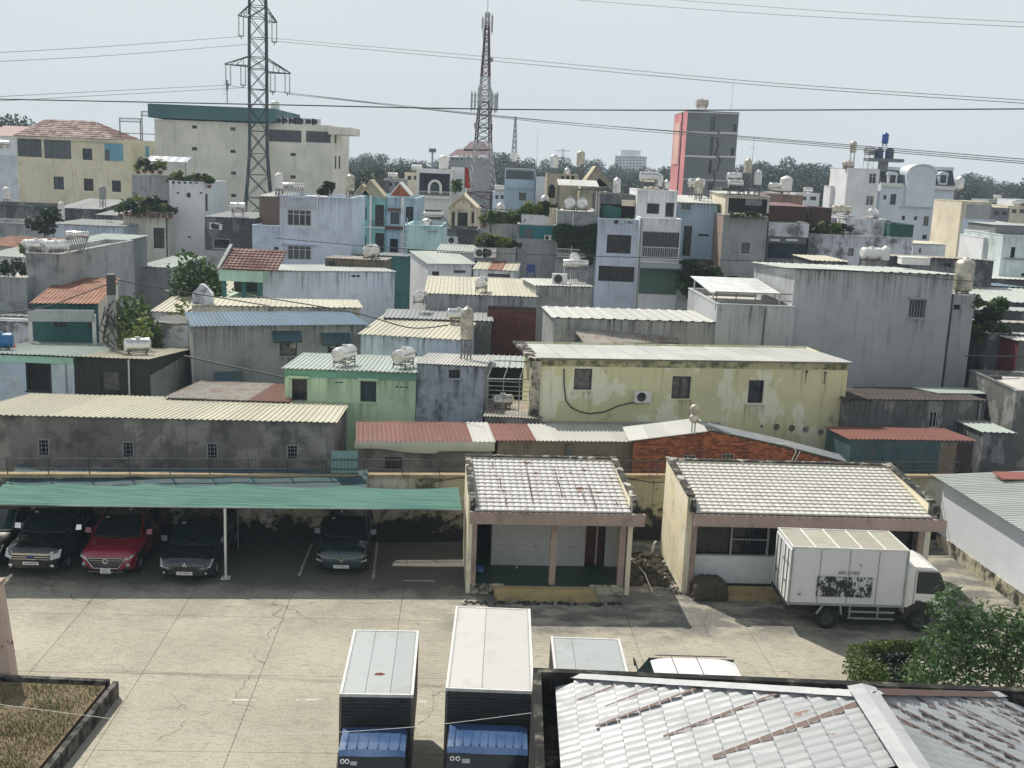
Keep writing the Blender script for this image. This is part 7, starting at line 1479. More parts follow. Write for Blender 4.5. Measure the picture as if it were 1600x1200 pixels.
h = H_('navy_curtain_house', 'house', 'shaded house with navy shutters and stained parapet right of the cement townhouse', 1201, 347, 1262, 83.5, D=8, wall=SLAT, roof=('flat', CONR, .2)); band(h, 1201, 347, 1262, 371, WHTD, .15, 'stained_parapet'); recess(h, 1201, 379, 1257, 405, W_('navy_shutter', (.02,.035,.05)), 'navy_shutter', .06)
for a, b, c, d in ((1203,373,1218,377),(1228,373,1246,377),(1203,408,1211,414),(1215,430,1222,442),(1228,430,1238,442)): recess(h, a, b, c, d, WHT if b < 380 else GLASS, 'transom', .1)
for k in range(5): band(h, 1204+k*6, 408, 1206+k*6, 419, WHT, .2, 'baluster')
h2 = H_('maroon_terrace_house', 'house', 'maroon-roofed terrace with dark railings above the stained parapet', 1203, 322, 1262, 87, D=6, wall=W_('maroon_wall', (.10,.05,.045)), roof=('mono', sheet_mat('maroon_roof',(.16,.055,.05)), 316, 1., .25)); railing(h2, 1203, 1300, 324, 341, -.1, FR_D, 22); H_('maroon_side_block', 'house', 'low maroon block right of the maroon roof', 1264, 325, 1300, 88, D=4, wall=W_('maroon_wall', (.10,.05,.045)), roof=('flat', CONR, .2))
H_('brick_top_house', 'house', 'small house with brown top wall and white tank among far roofs', 1201, 304, 1255, 96, D=5, wall=W_('brown_top', (.2,.14,.11)), roof=('flat', CONR, .2)); tank_v('white vertical tank on the small brown-topped house', P(1227,303,Y=98), 1.7, .8, .3, WHT); tank_h('slanting steel tank left of the white tank on the brown-topped house', P(1212,300,Y=98), 2, .45, .2, .5)
h = H_('mouldy_long_wall_house', 'house', 'long whitewashed house covered in black mould with a green sheet corner', 1264, 366, 1427, 86, D=6, wall=WHTD, roof=('flat', CONR, .2), wins=[('shut_d',1325,388,1334,400)]); hb = H_('mouldy_upper_wall', 'house', 'taller mouldy whitewashed block beside the green sheet', 1321, 342, 1392, 87.5, D=6, wall=WHTD, roof=('flat', CONR, .3))
H_('mouldy_left_bit', 'house', 'small mouldy white parapet block with weeds at its foot', 1266, 340, 1320, 90, D=4, wall=WHTD, roof=('flat', CONR, .2)); planter(h, 1267, 1320, 0, .3, 'weed clump on the mouldy white wall', 7, 1.5, 2)
hg = H_('green_sheet_box', 'building', 'bright green corrugated sheet box on the mouldy house', 1391, 351, 1428, 86.2, D=4, wall=W_('green_sheet_wall', (.03,.10,.08), (.02,.08,.06), .3, .7), roof=('flat', CONR, .1))
tank_h('round-ended tank on the mouldy whitewashed block', on(hb,1363,1), 1.6, .55, .5, R_(60)); tank_h('greenish horizontal tank on the small mouldy parapet block', P(1314,336,Y=93), 2.2, .45, .2, 0, STEELW)
H_('white_roof_hut', 'building', 'small white hut with cream lid below the cream townhouse', 1427, 381, 1478, 92, D=4, wall=WHTW, roof=('mono', R_CRM, 376, 1.2, .3), wins=[('door_d',1436,388,1439,395)])
# long dark wall and things behind the tall grey house
h = H_('long_dark_house', 'house', 'long nearly black house with beige roof edge behind the tall grey house', 1388, 401, 1553, 71, D=6, wall=DKW, roof=('mono', sheet_mat('beige_edge_roof', (.34,.31,.25)), 397, 1.5, .4), wins=[('double_d',1475,411,1486,417)])
tank_h('large white tank lying behind the tall grey house roof', P(1360,407,Y=64), 1.35, .42, .1, R_(15), WHT); tank_v('white cylinder with a dark strap beside the large lying tank', P(1382,409,Y=64), .9, .35, .1, WHT); h = H_('cream_shed_roof', 'building', 'low cream roof peeping over the tall grey house', 1272, 408, 1325, 66, D=5, wall=DKW, roof=('mono', R_CRM, 399, 1.2, .3))
tag(MB().box(-.75,-.35,0,.75,.35,.35).box(-.78,-.38,.35,.78,.38,.4).build('roof_vent_box', WHT, None, loc=P(1427,413,Y=59)), 'white box vent on the tall grey house roof', 'vent')
# white group at right
h = H_('white_slab_house', 'house', 'tall white house with sunlit blank side and blue tanks above', 1325, 263, 1375, 135, D=7.5, wall=WHTW, roof=('flat', CONR, .2), wins=[('double_w',1358,271,1369,287),('double_w',1353,306,1365,321)]); hh_ = H_('white_slab_step', 'house', 'lower white step left of the tall white house', 1298, 291, 1326, 140, D=3, wall=WHTW, roof=('flat', CONR, .2))
t = thing('tank_platform', 'dark platform on a post carrying the blue tanks', 'platform', on(h,1379,3), 0); MB().box(-2.2,-1,1.2,2.2,1,1.6).build('deck', SLAT, t); MB().box(-.5,-.4,0,.5,.4,1.2).build('post', SLAT, t)
BT = mat('navy_tank', (.02,.05,.12), .4); pz_ = on(h,1379,3)
tank_v('left navy tank on the dark platform', pz_+Vector((-.65,0,1.6)), 1.7, .78, 0, BT); tank_v('right navy tank on the dark platform', pz_+Vector((.65,0,1.6)), 1.7, .78, 0, BT); tank_v('bright blue tank raised highest over the white houses', pz_+Vector((0,.2,3.0)), 1.7, .6, .5, mat('cobalt_tank', (.02,.07,.35), .4))
tank_v('slim brownish tank on stilts at the left of the tall white house roof', on(h,1330,3), 1.8, .6, 2.6, STEELW); tank_h('round-ended tank on stilts beside the blue tanks', on(h,1356,3), 1.6, .7, 2.4, R_(30)); tank_h('greyish lying tank low on the tall white house roof', on(h,1325,1), 1.8, .6, .3, .2, STEELW)
h = H_('ornate_white_villa', 'house', 'ornate white villa with rounded central pediment and arched dormers', 1377, 287, 1492, 138, D=10, wall=W_('villa_white', (.62,.68,.74), (.3,.33,.36), .15, .2), roof=('none',), wins=[('single_d',1380,305,1385,312),('door_d',1391,303,1400,320),('single_d',1432,307,1437,314),('single_d',1449,305,1456,322),('single_d',1409,337,1414,344),('single_d',1428,338,1433,344),('single_d',1443,338,1451,353),('single_d',1441,367,1448,374)])
VW = _mc['villa_white']; band(h, 1375, 285, 1408, 292, WHT, .5, 'cornice'); band(h, 1454, 290, 1494, 297, WHT, .5, 'cornice'); band(h, 1404, 322, 1450, 325, WHT, .4); 
for x0, x1 in ((1377,1408),(1455,1492)):
    a, b, c = h.hit(x0,288), h.hit(x1,288), h.hit(x0,265); MB().prism([(a.x,0,a.z),(b.x,0,a.z),(b.x,1.2,c.z),(a.x,1.2,c.z)], (0,4,0)).build('mansard', W_('mansard_slate', (.05,.06,.07)), h.root); MB().box(a.x-.1,1.1,c.z,b.x+.1,5.3,c.z+.4).build('roof_edge', VW, h.root)
for xc in (1394,1473):
    a, b = h.hit(xc-8,288), h.hit(xc+8,270); mb = MB().box(a.x,-.2,a.z,b.x,1.2,b.z-.3); N = 8; cx = (a.x+b.x)/2; r_ = (b.x-a.x)/2
    mb.prism([(cx+math.cos(math.pi*k/N)*r_*1.15,-.3,b.z-.3+math.sin(math.pi*k/N)*r_*.8) for k in range(N+1)], (0,1.5,0)); d_ = mb.build('dormer', VW, h.root)
    MB().box(cx-.35,-.25,a.z+.2,cx+.35,-.205,b.z-.3).build('dormer_window', GLASS, d_)
a, b, c = h.hit(1411,322), h.hit(1455,322), h.hit(1433,258); r_ = (b.x-a.x)/2; cx = (a.x+b.x)/2; mb = MB().box(a.x,-.6,a.z,b.x,3,c.z-r_*.55); N = 16
mb.prism([(cx+math.cos(math.pi*k/N)*r_,-.6,c.z-r_*.55+math.sin(math.pi*k/N)*r_*.6) for k in range(N+1)], (0,3.6,0)); mb.build('central_bay', VW, h.root)
mb = MB()
for k in range(N): t0, t1 = math.pi*k/N, math.pi*(k+1)/N; mb.prism([(cx+math.cos(t)*r,-.8,c.z-r_*.55+math.sin(t)*r*.6) for t, r in ((t0,r_*1.08),(t1,r_*1.08),(t1,r_*.94),(t0,r_*.94))], (0,.2,0))
mb.build('arched_pediment', WHT, h.root)
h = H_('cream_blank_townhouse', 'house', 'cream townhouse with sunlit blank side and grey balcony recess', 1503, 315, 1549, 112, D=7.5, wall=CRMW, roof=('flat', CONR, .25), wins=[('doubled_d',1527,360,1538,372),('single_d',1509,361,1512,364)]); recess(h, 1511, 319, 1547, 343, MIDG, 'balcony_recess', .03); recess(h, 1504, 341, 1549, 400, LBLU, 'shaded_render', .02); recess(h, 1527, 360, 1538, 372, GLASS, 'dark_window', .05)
tank_v('steel tank behind the cream blank townhouse', P(1497,308,Y=116), 1.6, .65, 1.0); 
h = H_('grey_corner_house', 'house', 'streaky grey house with ochre-stained side at the right edge', 1568, 368, 1680, 90, D=8, wall=W_('streaky_grey', (.38,.42,.42), (.15,.17,.17), .3, .7), roof=('flat', CONR, .2), wins=[('single_d',1579,386,1586,403),('hole_d',1596,427,1606,432)]); band(h, 1568, 404, 1640, 406, FR_D, .25); H_('grey_metal_top', 'building', 'grey metal-clad box above the streaky grey house', 1556, 352, 1660, 97, D=6, wall=SLAT, roof=('mono', R_GRY, 347, 1.2, .3)); H_('white_blank_side', 'house', 'small sunlit white wall left of the streaky grey house', 1537, 372, 1548, 93, D=5, wall=WHTW, roof=('flat', CONR, .2))
for k, (x, y, w_, Y_, m_, c_l) in enumerate(((1180,300,40,160,WHTW,'plain white'),(1243,302,38,165,WHTW,'blue-white'),(1548,325,30,150,SLAT,'slate grey'),(1575,322,30,160,CRMW,'cream'),(1590,312,30,190,WHTW,'far white'),(1545,312,26,210,MIDG,'dull grey'),(575,282,26,150,DKW,'sooty'),(600,280,28,155,MIDG,'greyish'),(632,270,24,165,CRMW,'pale cream'),(770,300,20,150,LBLU,'bluish'),(1558,348,20,120,WHTW,'stepped white'))):
    h = H_('far_house', 'house', '%s small far house with %s roof' % (c_l, ('flat','tanked','dark','tan','grey','low','mint','brown','pale','hidden','stepped')[k]), x, y, x+w_, Y_, D=8, wall=m_, roof=('flat', CONR, .3), wins=[('double_d',x+w_*.2,y+5,x+w_*.45,y+11),('double_d',x+w_*.6,y+5,x+w_*.85,y+11)])
    if k % 2: tank_h('small tank on the %s far house' % c_l, on(h,x+w_/2,2), 1.8, .6, .5, 0)
# tower
h = H_('pink_grey_tower', 'building', 'tall slate-grey tower block with salmon-pink left side and white floor bands', 1075, 173, 1155, 150, D=13, wall=SLAT, roof=('flat', CONR, .4), wins=[('single_d',1110,183,1117,204),('single_d',1109,214,1114,243),('single_d',1107,250,1112,272),('single_d',1146,194,1150,206),('single_d',1142,231,1147,243),('door_d',1106,285,1112,297)])
MB().quad((-.01,0,0),(-.01,h.D,0),(-.01,h.D,h.zt),(-.01,0,h.zt)).build('pink_side', PINKT, h.root); zz = h.hit(1110,215).z
for (x0,y0,x1,y1) in ((1075,174,1156,179),(1072,205,1120,210),(1125,206,1153,210),(1070,242,1118,247),(1122,243,1150,247),(1067,279,1150,284)): band(h, x0, y0, x1, y1, FR_W, .15, 'floor_band')
MB().box(-.12,4.2,0,-.02,4.6,h.zt).build('shadow_gap', VOID, h.root); MB().box(-.10,6.2,h.zt-7,-.02,11.5,h.zt-1.2).build('sign_panel', W_('beige_sign', (.42,.26,.22), (.6,.5,.45), .6, .8, 1.2), h.root)
mb = MB()
for k in range(9): z = h.zt-3.2-k*2.2; a = h.hit(1121,200).x+.4*math.sin(k*1.7); mb.tube([(a,-.12,z),(a+.3,-.15,z-1.2),(a-.1,-.12,z-2.4)], .07, 4)
mb.build('cable_run', CABLE, h.root); tank_h('large steel tank on the roof of the pink and grey tower', on(h,1096,3), 2.2, .8, 1.3, R_(5), STEELW); antenna(on(h,1142,3), 5, 'thin aerial on the pink and grey tower roof')
# behind middle
h = H_('blue_box_house', 'house', 'light blue townhouse with dark top balcony left of the beige villa', 789, 263, 837, 128, D=7, wall=SKYB, roof=('flat', CONR, .2), wins=[('doubled_d',811,301,822,313)]); recess(h, 791, 266, 834, 281, GLASSB, 'dark_balcony', .03); band(h, 789, 262, 835, 265, WHT, .6, 'eave'); band(h, 789, 294, 837, 296, SLAT, .1); tank_h('round tank on the light blue townhouse roof', on(h,803,3), 1.5, .75, 1.2, R_(80)); antenna(on(h,838,4), 5, 'hairline aerial beside the light blue townhouse')
H_('white_gap_house', 'house', 'pale house wedged right of the light blue townhouse', 838, 277, 857, 126, D=5, wall=LBLU, roof=('flat', CONR, .2))
h = H_('beige_stone_villa', 'house', 'beige stone villa with three shaped openings and tall round tanks', 855, 272, 904, 116, D=8, wall=OCH, roof=('flat', CONR, .2)); 
for k in range(3): recess(h, 877+k*8, 275, 881+k*8, 283, VOID, 'shaped_opening', .03)
a = h.hit(862,300); MB().prism([(a.x+math.cos(math.pi*k/8)*.35,-.05,a.z+.3+math.sin(math.pi*k/8)*.5) for k in range(9)]+[(a.x-.35,-.05,a.z-.6),(a.x+.35,-.05,a.z-.6)], (0,.03,0)).build('arched_opening', VOID, h.root); tank_v('tall round tank at the left of the beige stone villa', on(h,865,3), 1.9, .7, 1.0); tank_v('tiny tank in the middle of the beige stone villa', on(h,886,3), .9, .5, .2); tank_v('tall brownish tank at the right of the beige stone villa', on(h,906,3), 1.9, .65, 1.6, STEELW)
h = H_('beige_gable_villa', 'house', 'beige villa with one steep stone gable', 905, 300, 955, 112, D=8, wall=OCH, roof=('flat', CONR, .1), wins=[('double_d',937,298,945,303)]); gable_front(h, 931, 262, 906, 296, 955, 290, OCH, 6, OCH); gable_front(h, 936, 278, 920, 296, 952, 292, OCH, 2, OCH)
# far landmarks
h = H_('far_apartment_block', 'building', 'hazy white apartment block far beyond the trees', 961, 243, 1011, 560, D=16, wall=WHTW, roof=('flat', CONR, 1)); 
for i in range(9):
    for j in range(5): x, y = 963+i*5.2, 245+j*4.6; recess(h, x, y, x+2.6, y+2.2, SLAT, 'window', .3)
MB().box(3,3,h.zt,h.W-3,10,h.zt+3).build('lift_house', WHTW, h.root)
h = H_('far_red_roof_hall', 'building', 'far hall with stepped dark red hipped roof behind the telecom tower', 702, 245, 766, 235, D=16, wall=MIDG, roof=('none',), wins=[('single_d',706,247,709,250),('single_d',713,247,716,250),('single_d',720,247,723,250)])
DR = sheet_mat('dark_red_tile', (.12,.05,.055), dirt=.3, rough=.7)
for (x0,x1,xa,xb,yb,yt,v) in ((701,768,712,768,243,232,0),(722,766,732,752,232,219,5)):
    a, b, c, d = h.hit(x0,yb), h.hit(x1,yb), h.hit(xb,yt), h.hit(xa,yt)
    MB().quad((a.x,-.8+v,a.z),(b.x,-.8+v,b.z),(c.x,6+v,c.z),(d.x,6+v,d.z)).quad((b.x,-.8+v,b.z),(b.x,13,b.z),(c.x,7+v,c.z),(c.x,6+v,c.z)).quad((a.x,13,a.z),(a.x,-.8+v,a.z),(d.x,6+v,d.z),(d.x,7+v,d.z)).build('hipped_roof', DR, h.root)
# market roofs on the right
for k, (x0,y0,x1,Y_,yb,m_,lb) in enumerate(((1506,470,1700,64,446,R_PALEG,'broad pale market roof at the right edge'),(1506,446,1600,74,437,R_BLU,'thin blue roof strip behind the market roof'),(1530,485,1700,59,474,R_GRY,'grey lower market roof with sagging sheets'),(1545,504,1700,56,494,R_PATCH,'pinkish patched roof strip below the market roofs'),(1545,522,1620,54,510,R_MINT,'small teal-white roof strip low on the right'),(1553,436,1700,84,430,R_PALEG,'far pale flat roof under the streaky grey house'))):
    H_('market_roof', 'building', lb, x0, y0, x1, Y_, D=7, wall=DKW, roof=('mono', m_, yb, 1.6, .4))
h = H_('red_gable_shack', 'building', 'shack with white roof, red gable and slatted grey wall at the right edge', 1592, 533, 1680, 52, D=5, wall=DARKC, roof=('mono', R_WHT, 516, 1., .25)); MB().quad((-.01,0,1.2),(-.01,5,1.2),(-.01,5,h.zt),(-.01,0,h.zt)).build('red_side', W_('red_side', (.09,.015,.02)), h.root)
t = thing('alley_path', 'sunlit concrete alley between the grey house and the right edge', 'path', (0,0,0)); t['kind'] = 'structure'; del t['category']
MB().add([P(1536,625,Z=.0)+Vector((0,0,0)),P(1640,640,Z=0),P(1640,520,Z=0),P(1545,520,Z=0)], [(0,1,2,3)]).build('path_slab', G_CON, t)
h = H_('low_alley_house', 'building', 'low house with teal curved-edge roof beside the alley', 1537, 676, 1584, 45, D=6, wall=DKW, roof=('mono', R_MINT, 640, 1., .3)); h = H_('round_corner_house', 'building', 'grey rounded house corner cut by the right edge', 1588, 612, 1680, 46.5, D=5, wall=DARKC, roof=('flat', CONR, .15)); aircon('air conditioner at the foot of the creeper column', P(1575,610,Y=50.5), .1, 1.1); aircon('dark-fronted air conditioner left of its neighbour by the creeper column', P(1551,606,Y=50.2), .1, 1., FR_D)
h = H_('white_alley_wall', 'wall', 'white sunlit wall at the right edge of the alley', 1585, 560, 1680, 53.5, D=.5, wall=WHTW, roof=('none',))
h = H_('creeper_column', 'wall', 'grey wall stub overgrown with creeper right of the tall grey house', 1524, 508, 1556, 55.6, D=2.5, wall=DARKC, roof=('none',))
for k in range(26):
    a = (k*.618) % 1; x = lerp(1528,1568,a) if k < 12 else lerp(1535,1556,a); y = lerp(474,520,(k*.37)%1) if k < 12 else lerp(515,592,(k*.29)%1)
    q = P(x, y, Y=54.6); t = thing('creeper', 'leafy creeper clump right of the tall grey house', 'climbing plant', q-Vector((0,0,.45)), k, 'creeper right of the tall grey house'); link('foliage', _pm[(0,2,0)[k % 3]], t, scale=(1.35,1,1.1) if k < 12 else (.8,.6,1.0))
# ================================================================ pylon, telecom mast, wires
PY = mat('pylon_steel', (.055,.085,.095), .5, .5, .2, 3)
p = P(405,480,Y=105); pc = Vector((p.x, 105, 0)); t = thing('transmission_pylon', 'tall dark lattice power pylon carrying insulator strings', 'pylon', pc, R_(18)); PYT = t
zl = lambda y: z_at(pc.x, pc.y, y)
lev = [(0,1.95),(zl(420),1.75),(zl(345),1.35),(zl(273),.97),(zl(240),.82),(zl(205),.80),(zl(170),.80),(zl(140),.80),(zl(108),.80),(zl(90),.78),(zl(60),.78),(zl(28),.76),(zl(10),.75),(zl(-20),.7),(zl(-60),.6)]
cr = [(-1,-1),(1,-1),(1,1),(-1,1)]
for a, b in cr: MB().tube([(a*w_,b*w_,z) for z, w_ in lev], .085, 4).build('leg', PY, t)
mb = MB()
for (z0, w0), (z1, w1) in zip(lev, lev[1:]):
    for k in range(4):
        (a, b), (c, d) = cr[k], cr[(k+1) % 4]; n_ = 1 if z1-z0 < 3.2 else 2
        for q in range(n_):
            za, zb_ = lerp(z0,z1,q/n_), lerp(z0,z1,(q+1)/n_); wa_, wb_ = lerp(w0,w1,q/n_), lerp(w0,w1,(q+1)/n_)
            mb.bar((a*wa_,b*wa_,za),(c*wb_,d*wb_,zb_),.05).bar((c*wa_,d*wa_,za),(a*wb_,b*wb_,zb_),.05).bar((a*wb_,b*wb_,zb_),(c*wb_,d*wb_,zb_),.045)
mb.build('lattice', PY, t, kind='stuff')
INS = mat('insulator_glass', (.05,.10,.10), .3)
ARMS = []
def arm(zb, zt_, L, sgn, hang):
    mb = MB()
    tip = (sgn*L, 0, zb)
    for b in (-.8,.8): mb.bar((sgn*.8,b,zb),(tip[0],0,zb),.07).bar((sgn*.8,b,zt_),(tip[0],0,zb+.05),.07)
    n_ = 4
    for k in range(1,n_): x = lerp(.8,L,k/n_); zz = lerp(zt_,zb,k/n_); y = lerp(.8,0,k/n_); mb.bar((sgn*x,-y,zb),(sgn*x,-y,zz),.04).bar((sgn*x,y,zb),(sgn*x,-y,zb),.04).bar((sgn*x,-y,zz),(sgn*lerp(.8,L,(k+1)/n_),0 if k==n_-1 else -lerp(.8,0,(k+1)/n_),zb),.035)
    mb.build('cross_arm', PY, t)
    for x in hang:
        s_ = MB()
        for dx in (-.21,.21):
            s_.cyl((sgn*x+dx,0,zb),(sgn*x+dx,0,zb-1.75),.02,n=4)
            for q in range(10): s_.cyl((sgn*x+dx,0,zb-.18-q*.165),(sgn*x+dx,0,zb-.23-q*.165),.075,n=7)
        s_.bar((sgn*x-.25,0,zb-1.76),(sgn*x+.25,0,zb-1.76),.06).bar((sgn*x,0,zb-1.76),(sgn*x,0,zb-2.05),.06); s_.build('insulator_string', INS, t)
        ARMS.append(PYT.location+Matrix.Rotation(R_(18),3,'Z')@Vector((sgn*x,0,zb-2.05)))
arm(zl(27), zl(10), 1.75, -1, (1.5,)); arm(zl(33), zl(13), 1.75, 1, (1.5,)); arm(zl(104), zl(89), 3.0, -1, (2.7,1.35)); arm(zl(112), zl(91), 3.0, 1, (1.35,2.7))
# telecom mast
RW = [mat('mast_red', (.10,.025,.035), .6), mat('mast_white', (.36,.36,.37), .6), mat('mast_dark', (.045,.03,.04), .6)]
p = P(752,310,Y=158); mc = Vector((p.x,158,0)); t = thing('telecom_mast', 'red and white lattice telecom mast with panel antennas', 'mast', mc, R_(12)); zl2 = lambda y: z_at(mc.x, mc.y, y)
ys = [(330,1.9,0),(300,1.62,0),(270,1.30,1),(245,1.05,1),(222,.88,1),(200,.80,2),(180,.72,2),(160,.62,2),(140,.54,1),(120,.48,1),(100,.42,0),(80,.34,2),(60,.28,2),(40,.22,0),(20,.2,1)]
pr_ = (0, 3.2, 0)
ys = [(None,2.9,0)]+ys
for i in range(len(ys)-1):
    z0 = 0 if ys[i][0] is None else zl2(ys[i][0]); z1 = zl2(ys[i+1][0]); w0, w1 = ys[i][1]*1.15, ys[i+1][1]*1.15; mb = MB()
    for k in range(4):
        (a, b), (c, d) = cr[k], cr[(k+1) % 4]; mb.bar((a*w0,b*w0,z0),(a*w1,b*w1,z1),.15)
        zm, wm = (z0+z1)/2, (w0+w1)/2
        mb.bar((a*w0,b*w0,z0),(c*wm,d*wm,zm),.06).bar((c*w0,d*w0,z0),(a*wm,b*wm,zm),.06).bar((a*wm,b*wm,zm),(c*w1,d*w1,z1),.06).bar((c*wm,d*wm,zm),(a*w1,b*w1,z1),.06).bar((a*w1,b*w1,z1),(c*w1,d*w1,z1),.07)
    for q in range(int((z1-z0)/.8)): mb.bar((-.25,-.3*w0,z0+q*.8),(.25,-.3*w0,z0+q*.8),.05)
    mb.build('mast_section', RW[ys[i+1][2]], t)
AN = mat('antenna_grey', (.38,.42,.43), .5)
for k, (x, y0_, y1_, v) in enumerate(((-1.85,145,173,0),(-1.45,146,172,-.5),(-1.0,138,170,-.7),(-.7,148,168,-.9),(.75,140,168,-.8),(1.0,146,172,-.6),(1.45,147,175,-.3),(1.8,144,172,0),(-.7,29,46,-.3),(.65,24,50,-.2),(-.5,50,60,-.2),(-1.3,193,200,-.2),(1.1,194,204,-.2))):
    za, zb_ = zl2(y1_), zl2(y0_); MB().box(x-.13,v-.1,za,x+.13,v+.08,zb_).bar((x,v+.15,za-.3),(x,v+.15,zb_+.3),.06).bar((x,v+.1,(za+zb_)/2),(0,0,(za+zb_)/2),.06).build('panel_antenna', AN, t)
for y in (150,170): z = zl2(y); MB().bar((-1.8,0,z),(1.8,0,z),.06).bar((-1.0,-.8,z),(1.0,-.8,z),.06).build('platform_rail', GALV, t)
MB().lathe([(.001,0),(.25,.02),(.3,.1),(.3,.2),(.001,.2)], 12, axis='y', c=(.75,-.2,zl2(93))).build('dish', GALV, t); MB().bar((0,0,zl2(20)),(0,0,zl2(-8)),.05).build('lightning_rod', STAND, t)
# slender far mast
p = P(803,250,Y=330); t = thing('far_lattice_mast', 'thin tapering white lattice mast on the horizon', 'mast', (p.x,330,0), .4); zt = z_at(p.x,330,182)
for a, b in cr: MB().bar((a*1.3,b*1.3,0),(a*.15,b*.15,zt),.16).build('leg', GALV, t)
mb = MB()
for k in range(18):
    z0, z1 = zt*k/18, zt*(k+1)/18; w0, w1 = lerp(1.3,.15,k/18), lerp(1.3,.15,(k+1)/18)
    for q in range(4): (a,b),(c,d) = cr[q], cr[(q+1)%4]; mb.bar((a*w0,b*w0,z0),(c*w1,d*w1,z1),.12)
mb.build('lattice', GALV, t, kind='stuff')
p = P(880,232,Y=480); t = thing('far_small_pylon', 'faint small pylon above the distant treeline', 'pylon', (p.x,480,0), 0); zt = z_at(p.x,480,232)
for sg in (-1,1): MB().bar((sg*1.5,0,0),(sg*.3,0,zt),.2).build('leg', GALV, t)
for z in (zt-1,zt-4): MB().bar((-3,0,z),(3,0,z),.2).build('cross_arm', GALV, t)
p = P(676,232,Y=260); t = thing('floodlight_mast', 'distant floodlight mast over the trees', 'mast', (p.x,260,0), 0); zt = z_at(p.x,260,232); MB().bar((0,0,0),(0,0,zt),.3).build('pole', GALV, t); MB().box(-.8,-.3,zt-.9,.8,.3,zt).build('lamp_head', STAND, t)
# wires
def wire(label, pts, r, m=CABLE, group='power lines'):
    """pts: (px, py, distance); drawn as a hanging curve through them"""
    P3 = [P(x, y, Y=Y_) for x, y, Y_ in pts]; out = []
    for i in range(len(P3)-1):
        p0, p1, p2, p3 = P3[max(i-1,0)], P3[i], P3[i+1], P3[min(i+2,len(P3)-1)]
        for k in range(8):
            s_ = k/8; out.append(.5*((2*p1)+(p2-p0)*s_+(2*p0-5*p1+4*p2-p3)*s_*s_+(3*p1-p0-3*p2+p3)*s_**3))
    out.append(P3[-1]); return tag(MB().tube(out, r, 5).build('power_line', m), label, 'power line', group)
wire('thin conductor from the upper left pylon arm to the left edge', [(-40,84,75),(160,73,88),(376,57,105)], .017)
wire('second thin conductor sloping from the pylon to the left edge', [(-40,98,78),(180,86,90),(390,69,105)], .017)
wire('left conductor meeting the pylon low cross arm', [(-40,153,70),(150,143,88),(356,133,104)], .017)
wire('lower left conductor meeting the inner insulator', [(-40,160,72),(180,148,90),(381,137,105)], .017)
wire('upper right conductor from the pylon across the sky', [(425,64,105),(800,98,88),(1200,134,72),(1640,164,60)], .019)
wire('twin right conductor just above the other', [(405,58,105),(800,92,88),(1200,129,72),(1640,159,60)], .017)
wire('upper line of the bundle falling right past the red mast', [(448,147,105),(800,184,85),(1200,216,68),(1640,252,55)], .022)
wire('middle line of the bundle falling right past the red mast', [(421,142,105),(800,183,86),(1200,218,69),(1640,256,56)], .021)
wire('lowest line of the bundle falling right past the red mast', [(357,134,104),(800,186,87),(1200,221,70),(1640,259,57)], .021)
wire('dark level cable crossing the whole sky', [(-40,154,38),(400,163,38),(800,171,38),(1200,172,38),(1640,170,38)], .022, group=None)
wire('faint high wire at the upper right corner', [(840,-5,95),(1200,22,80),(1640,44,66)], .014)
wire('second faint high wire at the upper right corner', [(980,-6,95),(1300,18,80),(1640,37,66)], .014)
wire('sagging house cable over the tall grey house', [(1195,418,50),(1350,424,48),(1500,438,46),(1640,446,45)], .02)
wire('cable sagging across the cream slab and blue roofs', [(385,461,50),(470,474,49),(560,490,48),(640,512,47),(700,508,46)], .03)
wire('cable from the concrete pole toward the left edge', [(176,441,52),(120,462,51),(60,482,50),(-40,495,49)], .03)
wire('cable from the concrete pole to the right', [(176,436,52),(260,452,53),(330,463,54),(420,478,54)], .03)
wire('dark cable looping below the awning house windows', [(288,556,46),(350,570,45.5),(445,590,45)], .04)
wire('cable drooping over the townhouse fronts', [(430,372,75),(620,388,74),(820,397,73),(1060,404,73),(1280,411,73)], .03)
wire('cable across the alley at the right', [(1508,556,48),(1560,557,48),(1640,557,48)], .03)
wire('thin slack white line over the blue truck cabs', [(-20,1098,17),(120,1116,17),(380,1146,17),(620,1138,17),(830,1114,17)], .004, WHT, group=None)
# ================================================================ trees
FT_ = []
for k in range(7):
    R3 = random.Random(50+k); mb = MB(); Hh_ = 1.0; n_ = 9
    for q in range(n_):
        z = .30+.64*q/n_; r = .27*(1-((z-.5)/.62)**2)*R3.uniform(.75,1.2); a = R3.uniform(0,6.28); o_2 = R3.uniform(.0,.16)
        leaves(mb, (math.cos(a)*o_2, math.sin(a)*o_2, z), (r,r,.13), 260, .030, R3, 1.5, .3)
    me = mb.mesh('crown', LEAFP); tr = MB().cyl((0,0,0),(0,0,.8),.018,.006,n=5).mesh('trunk', BARK); FT_.append((me, tr))
def far_tree(px, ytop, Y_, label, k, wd=1., group='treeline trees beyond the town'):
    p = P(px, 270, Y=Y_); z = z_at(p.x, p.y, ytop); t = thing('treeline_tree', label, 'tree', (p.x,p.y,0), k*1.1, group); t.scale = (z*wd,z*wd,z)
    me, tr = FT_[k % 7]; link('crown', me, t); link('trunk', tr, t)
prof_ = [(545,246),(575,236),(600,248),(640,254),(690,248),(740,240),(770,241),(800,246),(840,256),(870,250),(900,253),(935,254),(965,262),(990,264),(1010,258),(1040,256),(1080,262),(1130,268),(1180,250),(1200,247),(1230,250),(1265,256),(1300,262),(1330,268),(1370,276),(1410,280),(1450,282),(1490,277),(1520,275),(1545,272),(1565,290),(1580,284),(1600,280),(1630,280)]
R4 = random.Random(11); k = 0
